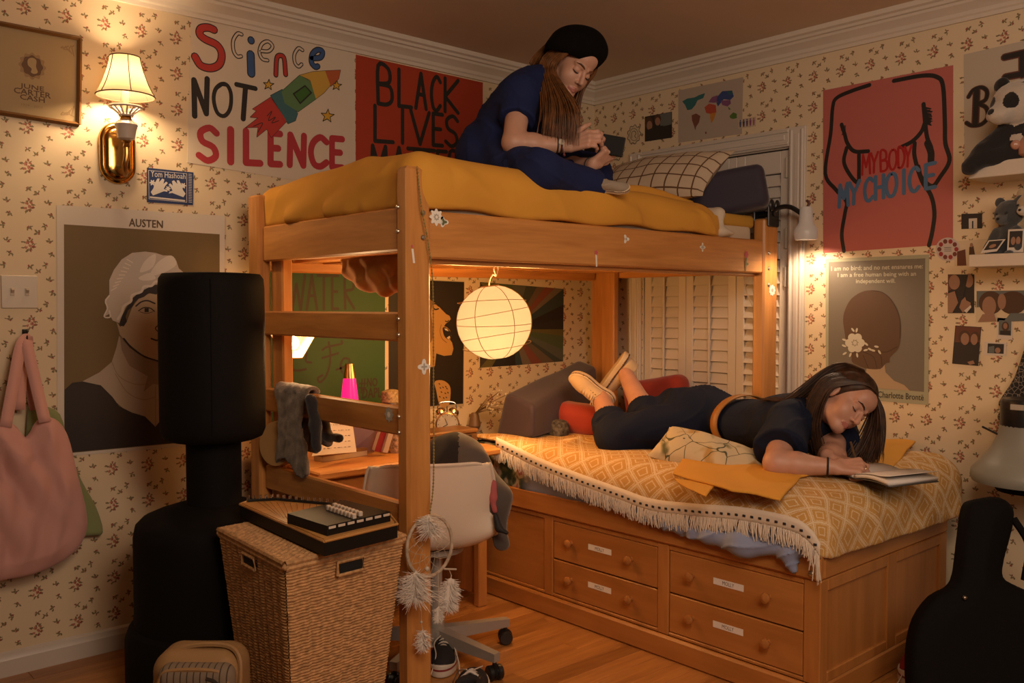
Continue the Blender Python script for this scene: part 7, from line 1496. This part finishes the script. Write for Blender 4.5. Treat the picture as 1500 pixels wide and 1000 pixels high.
# scarf over the middle rung
XS = 1.636; zs = .985
def scarf(P):
    x, y, z = P.T; yy = onX(436, 600, XS)[1]
    w = .105+.02*np.sin(z*20); d0 = np.abs(x-XS); over = np.sqrt((x-XS)**2+np.maximum(z-zs, 0)**2)
    sheet = np.where(z > zs, np.abs(np.sqrt((x-XS)**2+(z-zs+.004)**2)-.024), np.abs(d0-.024-.004*np.sin(y*90+z*6)))-.008
    d = np.stack([sheet, np.abs(y-yy-.015*np.sin(z*9))-w, np.where(x < XS, .700+.03*np.sin(y*25)-z, .76-z)], 1).max(1)
    return d+.003*wob(P, 60)
scm = mat('scarf_knit', (.17, .125, .09), .95, sheen=.3, bump=.5, bscale=160, var=.5, vscale=30)
sc_ = thing('scarf', 'grey and black knitted scarf hung over the middle ladder rung', 'scarf', (XS, onX(436, 600, XS)[1], .70)); yq = onX(436, 600, XS)[1]
sdf_obj('grey_half', scarf, (1.57, yq-.2, .66), (1.72, yq+.2, 1.04), .0065, scm, sc_)
def tail(P, a, b, c, w): return un(.02, cap(P, a, b, w, w), cap(P, b, c, w, w*.9))+.004*wob(P, 55)
q1, q2, q3 = onX(455, 585, XS-.03), onX(462, 625, XS-.03), onX(464, 655, XS-.028)
sdf_obj('dark_half', lambda P: np.minimum(tail(P, q1, q2, q3, .020), tail(P, onX(470, 607, XS+.04), onX(482, 640, XS+.05), onX(497, 642, XS+.05), .017)), np.minimum(q3, q1)-.2, np.maximum(q1, q3)+.2, .007, mat('scarf_dark', (.018, .014, .016), .95, sheen=.3, bump=.4, bscale=160), sc_)
sdf_obj('checked_end', lambda P: tail(P, onX(462, 612, XS+.03), onX(468, 640, XS+.04), onX(480, 648, XS+.045), .020), onX(470, 640, XS)-.15, onX(470, 640, XS)+.15, .007, mat('scarf_check', (.16, .12, .10), .95, bump=.4, bscale=160, var=.6, vscale=50), sc_)
# ------------------------------------------------------------------ swivel chair
cc = V3(1.979, 2.624, 0); cf = nrm(V3(.52, .85, 0)); cr_ = V3(cf[1], -cf[0], 0)
ch = thing('desk_chair', 'white moulded shell swivel chair on a grey star base with casters', 'chair', cc); shm = mat('shell_white', (.74, .62, .50), .38); gm = mat('chair_grey', (.36, .32, .28), .45, .2)
prof = np.array(cr([(.235, .435), (.20, .455), (.08, .438), (-.06, .428), (-.155, .455), (-.195, .54), (-.218, .64), (-.235, .735), (-.240, .758)], 5)); npf = len(prof)
def shell(u, v):
    i = v*(npf-1); k = min(npf-2, int(i)); p = prof[k]+(prof[k+1]-prof[k])*(i-k); a = 2*u-1; t_ = v; bk = min(1, max(0, (p[1]-.47)/.1)) if t_ > .4 else 0
    w = (.215+.02*math.sin(PI*t_))*(1-.10*max(0, t_-.8)*5*abs(a)**4); e = abs(a)**3
    fx_ = p[0]+e*(.075*bk+.0*(1-bk)); z = p[1]+e*.045*(1-bk)*(1-.6*max(0, .2-t_)*5)-(.035*abs(a)**8 if t_ > .93 else 0)*(t_-.93)/.07
    return tuple(cc-RT*.035+cf*fx_+cr_*(a*w)+UPZ*z)
b = MB(); b.grid(shell, 25, 34); b.build('seat_shell', shm, ch, solid=.008, auto=80)
b = MB(); rim = [shell(u, 1) for u in np.linspace(0, 1, 25)]; rim = [shell(0, v) for v in np.linspace(0, 1, 34)]+rim+[shell(1, v) for v in np.linspace(1, 0, 34)]; b.tube(rim, .0075, 6); b.build('rim', mat('shell_rim', (.66, .57, .47), .35), ch)
b = MB(); b.lathe([(.022, .40), (.022, .26), (.030, .255), (.030, .12), (.045, .115), (.045, .055), (.0, .05)], cc, n=18); b.lathe([(.10, .425), (.10, .405), (.03, .395)], cc, n=18); b.build('gas_column', gm, ch)
ang0 = math.atan2(2.565-cc[1], 2.266-cc[0])
for k in range(5):
    a = ang0+k*2*PI/5; d_ = V3(math.cos(a), math.sin(a), 0); s_ = V3(-d_[1], d_[0], 0); L_ = .293
    b = MB(); q = [(cc+d_*r+s_*sg*w+UPZ*z) for r, w, zt, zb in ((.03, .022, .118, .068), (L_+.012, .015, .098, .068)) for sg, z in ((-1, zb), (1, zb), (1, zt), (-1, zt))]; b._add(q, [(3, 2, 1, 0), (4, 5, 6, 7), (0, 1, 5, 4), (1, 2, 6, 5), (2, 3, 7, 6), (3, 0, 4, 7)]); lg = b.build('leg', gm, ch, smooth=False)
    p = cc+d_*L_; aw = nrm(s_+d_*.4); b = MB()
    for o_ in (-.017, .017): b.lathe([(0, -.011), (.022, -.011), (.0265, -.006), (.0265, .006), (.022, .011), (0, .011)], p+aw*o_+UPZ*.0275, aw, 18)
    b.tube([p+UPZ*.03, p+UPZ*.072], .008, 8); b.lathe([(.022, -.007), (.028, 0), (.022, .007)], p+UPZ*.030, aw, 18); b.build('caster', MATS['black_plastic'], ch)
# clothes on the chair
def jack(P):
    d = un(.05, cap(P, onD(668, 662, 3.32), onD(690, 700, 3.30), .075, .06), cap(P, onD(652, 668, 3.34), onD(655, 720, 3.3), .07, .07), cap(P, onD(690, 672, 3.30), onD(724, 730, 3.24), .060, .050), cap(P, onD(724, 730, 3.24), onD(736, 795, 3.24), .050, .026))
    return d+.010*wob(P, 17, 4)+.006*wob(P, 33, 1)
c = onD(690, 710, 3.28)
jk = sdf_obj('jacket', jack, c-.36, c+.36, .010, [mat('jacket_grey', (.075, .060, .052), .9, sheen=.3), mat('jacket_black', (.010, .008, .009), .9)], mif=lambda q: ((q-CAM)@RT/((q-CAM)@FW)*FPX+CX < 672-((q-CAM)@UP*0)).astype(int)); tag(jk, 'grey and black jacket slumped over the white chair', 'jacket')
def pinkp(P): return un(.02, cap(P, onD(719, 705, 3.19), onD(724, 728, 3.18), .015, .011), cap(P, onD(720, 728, 3.18), onD(725, 748, 3.18), .009, .008))+.005*wob(P, 50)
c = onD(722, 725, 3.18); tag(sdf_obj('pink_cloth', pinkp, c-.12, c+.12, .006, mat('cloth_pink', (.42, .10, .10), .9)), 'scrap of pink cloth poking out at the right edge of the chair', 'cloth')
def bstrap(P): return un(.015, cap(P, onD(726, 756, 3.16), onD(731, 775, 3.15), .010), cap(P, onD(731, 775, 3.15), onD(742, 780, 3.14), .011, .008))+.003*wob(P, 60)
c = onD(732, 768, 3.11); tag(sdf_obj('black_strap', bstrap, c-.1, c+.1, .005, mat('strap_black', (.01, .008, .008), .7)), 'black strap end dangling off the right side of the chair', 'strap')
# ================================================================== right wall: shelves, toys, megaphone, guitar case, shoes
shf = mat('shelf_white', (.60, .51, .42), .45); XS0 = 3.575
ZT = []
for i, (ya, yb, lab) in enumerate(((240, 262, 'upper white wall shelf holding the plush panda'), (373, 391, 'lower white wall shelf holding the plush bears and polaroids'))):
    p, q = onX(1419, ya, XS0), onX(1419, yb, XS0); ZT.append(p[2]); m = MB(); m.box(XS0, XR-.001, .35, p[1], q[2], p[2], .002); tag(m.build('wall_shelf', shf), lab, 'shelf', 'white wall shelves')
wpl, bpl = mat('plush_white', (.50, .43, .36), .95, sheen=.5, bump=.5, bscale=220), mat('plush_black', (.012, .010, .011), .95, sheen=.2, bump=.5, bscale=220)
D = lambda x, y, X: onX(x, y, X)
hc_ = D(1492, 153, 3.62); sdir = V3(-.35, -.94, 0); fpan = nrm(V3(-.86, .45, -.12)); Rp_ = frame(fpan)
t = thing('plush_panda', 'black and white plush panda slumped on the upper wall shelf', 'plush toy', D(1470, 235, 3.64))
HLp = lambda x, y, z: hc_+Rp_@V3(x, y, z)
LM = [(D(1478, 192, 3.62), D(1440, 222, 3.58), .040, .032), (D(1440, 222, 3.58), D(1421, 245, 3.545), .032, .030), (D(1490, 222, 3.62), D(1440, 232, 3.57), .045, .034), (D(1520, 190, 3.6), D(1530, 220, 3.56), .042, .034)]
def panda(P):
    d = ell(P, hc_, (.096, .088, .086), Rp_); d = smin(d, ell(P, HLp(0, .085, -.030), (.045, .045, .036), Rp_), .02)
    for sx_ in (-1, 1): d = smin(d, ell(P, HLp(sx_*.078, -.01, .082), (.034, .022, .034), Rp_), .012)
    d = smin(d, ell(P, D(1508, 205, 3.66), (.085, .10, .095)), .02)
    for a, b, r1, r2 in LM: d = smin(d, cap(P, a, b, r1, r2), .015)
    return d+.002*wob(P, 90)
def pmat(c):
    q = (c-hc_)@Rp_; x = np.abs(q[:, 0]); k = np.zeros(len(c), int); k[(x > .045) & (q[:, 2] > .070) & (q[:, 1] < .03) & (np.linalg.norm(np.stack([x-.078, q[:, 2]-.082], 1), axis=1) < .037)] = 1
    k[(((x-.045)/.023)**2+((q[:, 2]-.012+.35*(x-.045))/.028)**2 < 1) & (q[:, 1] > 0)] = 1
    k[((q[:, 0]/.015)**2+((q[:, 2]+.018)/.011)**2 < 1) & (q[:, 1] > .10)] = 1
    for a, b, r1, r2 in LM: k[cap(c, a, b, r1+.010, r2+.010) < 0] = 1
    k[(ell(c, D(1508, 205, 3.66), (.085, .10, .095)) < .006) & (c[:, 2] > hc_[2]-.115)] = 1
    return k
c = D(1480, 180, 3.62); sdf_obj('body', panda, c-V3(.30, .33, .28), c+V3(.2, .30, .24), .0042, [wpl, bpl], t, mif=pmat)
pp_ = D(1496, 236, 3.56); t = thing('ceramic_pot', 'glossy pink rounded pot in front of the plush panda', 'pot', (pp_[0]+.05, pp_[1]-.01, ZT[0])); b = MB(); b.lathe([(.035, ZT[0]), (.058, ZT[0]+.015), (.062, ZT[0]+.05), (.05, ZT[0]+.078), (.04, ZT[0]+.082)], (3.615, pp_[1]-.03, 0), n=24); b.ball((3.575, pp_[1]+.025, ZT[0]+.05), (.018, .018, .018), 10, 8); b.build('body', mat('pink_glaze', (.50, .26, .18), .25, coat=.4), t)
b = MB(); q = [(3.60, pp_[1]+.03, ZT[0]+.075), (3.62, pp_[1]-.06, ZT[0]+.075), (3.63, pp_[1]-.06, ZT[0]+.135), (3.61, pp_[1]+.03, ZT[0]+.135)]; b.prism(q, (.004, .001, 0)); b.build('card', mat('card_pink', (.50, .33, .28), .6), t, smooth=False)
# bears on the lower shelf
def bear(name, label, hx, hy, r, m, m2, dx):
    c = D(hx, hy, 3.66); fb = nrm(V3(-.9, .3, -.15)); Rb_ = frame(fb); t = thing(name, label, 'plush toy', (c[0], c[1], ZT[1])); L = lambda x, y, z: c+Rb_@V3(x, y, z)*r
    bc_ = V3(c[0]+.01, c[1]-dx, (ZT[1]+c[2]-r*.7)/2); bh = (c[2]-r*.7-ZT[1])/2+r*.35
    def f(P):
        d = ell(P, c, (r, r*.92, r*.92), Rb_); d = smin(d, ell(P, L(0, .85, -.30), (r*.42, r*.4, r*.34), Rb_), .01)
        for s_ in (-1, 1): d = smin(d, ell(P, L(s_*.75, -.1, .80), (r*.36, r*.22, r*.36), Rb_), .006); d = smin(d, cap(P, bc_+Rb_@V3(s_*r*.7, r*.3, bh*.4), bc_+Rb_@V3(s_*r*1.15, r*.75, -bh*.35), r*.38, r*.34), .008); d = smin(d, cap(P, bc_+Rb_@V3(s_*r*.4, r*.3, -bh*.7), bc_+Rb_@V3(s_*r*.75, r*1.3, -bh*.72), r*.38, r*.36), .008)
        d = smin(d, ell(P, bc_, (r*.85, r*.75, bh), Rb_), .012); return smax(d, ZT[1]+.001-P[:, 2], .002)+.0015*wob(P, 110)
    def mf(q): w = (q-c)@Rb_/r; k = np.zeros(len(q), int); k[(np.abs(w[:, 0]) < .42) & (np.abs(w[:, 2]+.32) < .34) & (w[:, 1] > .8)] = 1; return k
    sdf_obj('body', f, c-V3(.2, .2, .2), c+V3(.2, .2, .14), .0045, [m, m2], t, mif=mf)
    b = MB(); [b.ball(L(s_*.36, .86, .12), r*.085, 8, 6) for s_ in (-1, 1)]; b.ball(L(0, 1.24, -.2), (r*.12, r*.1, r*.09), 8, 6); b.build('eyes', MATS['black_plastic'], t)
bear('plush_bear', 'dark grey plush bear sitting on the lower wall shelf', 1480, 313, .056, mat('plush_slate', (.045, .047, .050), .95, sheen=.4, bump=.5, bscale=220), mat('plush_slate2', (.08, .08, .08), .95, sheen=.4), .0)
bear('plush_bear', 'cream plush bear at the cropped right end of the lower shelf', 1512, 300, .055, mat('plush_cream', (.42, .32, .20), .95, sheen=.4, bump=.5, bscale=220), wpl, .0)
def shelfpola(label, pts, X, sh):
    P = [D(x, y, X) for x, y in pts]; t = thing('polaroid', label, 'photo', P[3], 'polaroids standing on the lower shelf'); b = MB(); b.prism(P, (.002, 0, 0)); b.build('card', WHT, t, smooth=False); b = MB(); cc_ = sum(P)/4
    for k, (mi, q) in enumerate(sh): Q_ = [(P[0]*(1-u)+P[1]*u)*(1-v)+(P[3]*(1-u)+P[2]*u)*v-V3(.0008+.0005*k, 0, 0) for u, v in q]; b._add(Q_, [tuple(range(len(Q_)))], mi)
    b.build('picture', [SK, HB, DK], t, smooth=False)
fr4 = [(.1, .08), (.9, .08), (.9, .78), (.1, .78)]
ov = lambda x, y, a, b: [(x+a*math.cos(k), y+b*math.sin(k)) for k in np.linspace(0, 2*PI, 14, endpoint=False)]
shelfpola('upright polaroid of two faces on the lower shelf', [(1477, 336), (1501, 335), (1499, 369), (1475, 370)], 3.60, [(2, fr4), (0, ov(.35, .5, .14, .18)), (0, ov(.66, .5, .14, .18))])
shelfpola('tilted polaroid lying against the upright one on the lower shelf', [(1448, 352), (1473, 350), (1460, 368), (1436, 371)], 3.61, [(2, fr4), (0, ov(.5, .5, .2, .16))])
# bandana and megaphone
bm = bpy.data.materials.new('paisley'); bm.use_nodes = True; nt, N, L, b_ = uvmat_links(bm); tc = N.new('ShaderNodeTexCoord'); vo = N.new('ShaderNodeTexVoronoi'); vo.feature = 'DISTANCE_TO_EDGE'; vo.inputs['Scale'].default_value = 55; L.new(tc.outputs['Object'], vo.inputs['Vector']); lt = M('LESS_THAN', vo.outputs['Distance'], .05); mx = N.new('ShaderNodeMix'); mx.data_type = 'RGBA'; L.new(lt, mx.inputs[0]); mx.inputs[6].default_value = (.012, .010, .011, 1); mx.inputs[7].default_value = (.20, .16, .13, 1); L.new(mx.outputs[2], b_.inputs['Base Color']); b_.inputs['Roughness'].default_value = .85
ob = pouch('bandana', [(1506, 500), (1486, 552), (1463, 588), (1466, 598), (1461, 612), (1476, 625), (1500, 632), (1545, 635), (1560, 560), (1530, 500)], lambda x, y: onX(x, y, 3.745), V3(1, 0, 0), .02, .006, .09, .007, bm, fold_f=lambda a, b: .004*np.sin(a*90+b*30)); tag(ob, 'black paisley bandana hanging on the wall above the megaphone', 'bandana')
mg = thing('megaphone', 'grey megaphone with black grip band hanging bell down on the right wall', 'megaphone', D(1506, 720, 3.56)); mc = D(1506, 640, 3.57); zz2 = lambda y: D(1506, y, 3.57)[2]; hg = mat('horn_grey', (.26, .245, .20), .45)
b = MB(); b.lathe([(.180, zz2(706)), (.186, zz2(700)), (.182, zz2(690)), (.150, zz2(676)), (.118, zz2(658)), (.098, zz2(640)), (.090, zz2(622)), (.086, zz2(600))], (mc[0], mc[1], 0), n=40); b.build('horn', hg, mg, solid=.004)
b = MB(); b.lathe([(.092, zz2(640)), (.093, zz2(630)), (.091, zz2(588)), (.086, zz2(584)), (.0, zz2(583))], (mc[0], mc[1], 0), n=32); b.build('band', MATS['black_plastic'], mg)
b = MB(); b.lathe([(.0, zz2(720)), (.10, zz2(720)), (.12, zz2(708))], (mc[0], mc[1], 0), n=32); b.build('inner_cone', bv2, mg)
b = MB(); gx_ = mc-FW*.115; b.tube(cr([gx_+UPZ*(zz2(604)-mc[2])*1+FW*.03, gx_+UPZ*(zz2(612)-mc[2])-FW*.015, gx_+UPZ*(zz2(640)-mc[2])-FW*.025, gx_+UPZ*(zz2(668)-mc[2])-FW*.02], 5), [.018]*16, 10); b.build('grip', hg, mg)
b = MB(); b.box(mc[0]-.095, mc[0]-.088, mc[1]-.015, mc[1]+.03, zz2(598), zz2(590), .001); b.build('label', mat('label_pale', (.45, .38, .30), .5), mg)
b = MB(); b.tube(cr([(mc[0]-.05, mc[1]+.07, zz2(640)), (mc[0]-.03, mc[1]+.12, zz2(634)), (mc[0]-.02, mc[1]+.15, zz2(630))], 5), .004, 6); b.build('cord_stub', MATS['black_plastic'], mg)
# guitar case leaning in the corner
gm_ = mat('case_black', (.005, .004, .004), .8, spec=.12, bump=.1, bscale=200); gn = nrm(F0*.95+V3(0, 0, -.30)+RT*.05)
g0_ = onD(1440, 880, 2.92)
def gpl(x, y): r = ray(x, y); return CAM+r*(((g0_-CAM)@gn)/(r@gn))
gc = thing('guitar_case', 'black guitar case leaning beside the foot of the captains bed', 'case', gpl(1440, 1040)); 
pouch('case_body', [(1412, 742), (1428, 731), (1458, 729), (1478, 745), (1477, 775), (1462, 838), (1480, 856), (1530, 880), (1590, 935), (1605, 1000), (1590, 1060), (1540, 1085), (1400, 1085), (1345, 1062), (1331, 1010), (1330, 950), (1340, 905), (1364, 872), (1395, 852), (1404, 800)], gpl, gn, .062, .030, .12, .010, gm_, parent=gc)
b = MB()
p = gpl(1401, 875)-gn*.062; b.ball(p, .008, 8, 6)
b.build('latch', mat('latch_steel', (.3, .26, .22), .3, 1), gc)
b = MB(); b.tube(cr([gpl(1478, 760)-gn*.03, gpl(1496, 800)-gn*.05, gpl(1490, 850)-gn*.05], 6), .012, 8); b.build('strap', gm_, gc)
# shoes on the floor
white_rub = mat('rubber_white', (.62, .54, .45), .45); blkc = mat('black_canvas', (.014, .011, .012), .85); wl_ = mat('lace_white', (.60, .52, .44), .8)
def floor_shoe(label, heel, toe, canvas, group=None):
    t = thing('sneaker', label, 'shoe', ((heel[0]+toe[0])/2, (heel[1]+toe[1])/2, 0), group); f = nrm(np.subtract(toe, heel)); k = np.linalg.norm(np.subtract(toe, heel))/.255; r = np.cross(f, UPZ)
    u_ = shoe(t, heel, toe, UPZ, canvas, white_rub, mat('stripe_red', (.25, .03, .03), .6), wl_, name='upper', hollow=True)
    Wp = lambda x, y, z: np.array(heel)+(r*x+f*y+UPZ*z)*k
    b = MB(); b.ball(Wp(.003, .215, .026), (.030*k, .030*k, .026*k), 14, 9); b.build('toe_cap', white_rub, t)
    b = MB(); b.tube(cr([Wp(.01, .12, .095), Wp(.03, .17, .085), Wp(.02, .22, .060), Wp(.035, .26, .01), Wp(.05, .29, .004)], 6), .0024, 5); b.tube(cr([Wp(-.01, .12, .095), Wp(-.035, .16, .075), Wp(-.055, .20, .03), Wp(-.06, .23, .004)], 6), .0024, 5); b.build('loose_lace', wl_, t); return t
z0_ = .002
floor_shoe('black canvas sneaker with white toe under the chair legs', onZ(655, 950, z0_), onZ(646, 993, z0_), blkc)
floor_shoe('second black and white sneaker at the bottom edge, right of the first', onZ(676, 1062, z0_)+V3(.02, 0, 0), onZ(695, 1000, z0_), blkc)
floor_shoe('red canvas sneaker with white sole beside the guitar case', onZ(1362, 964, z0_), onZ(1336, 1008, z0_), mat('red_canvas', (.28, .012, .012), .85))
floor_shoe('dark laced shoe behind the red sneaker by the bed', onZ(1352, 948, z0_)+V3(.05, .10, 0), onZ(1328, 975, z0_)+V3(.05, .10, 0), blkc)
# curtain cord by the louvred door
p = D(1092, 405, 3.74); b = MB(); b.tube(cr([p, D(1093, 425, 3.74), D(1102, 448, 3.74), D(1114, 478, 3.74)], 6), .003, 6); tag(b.build('pull_cord', MATS['cord_white']), 'pale pull cord hanging across the louvred door under the loft', 'cord')
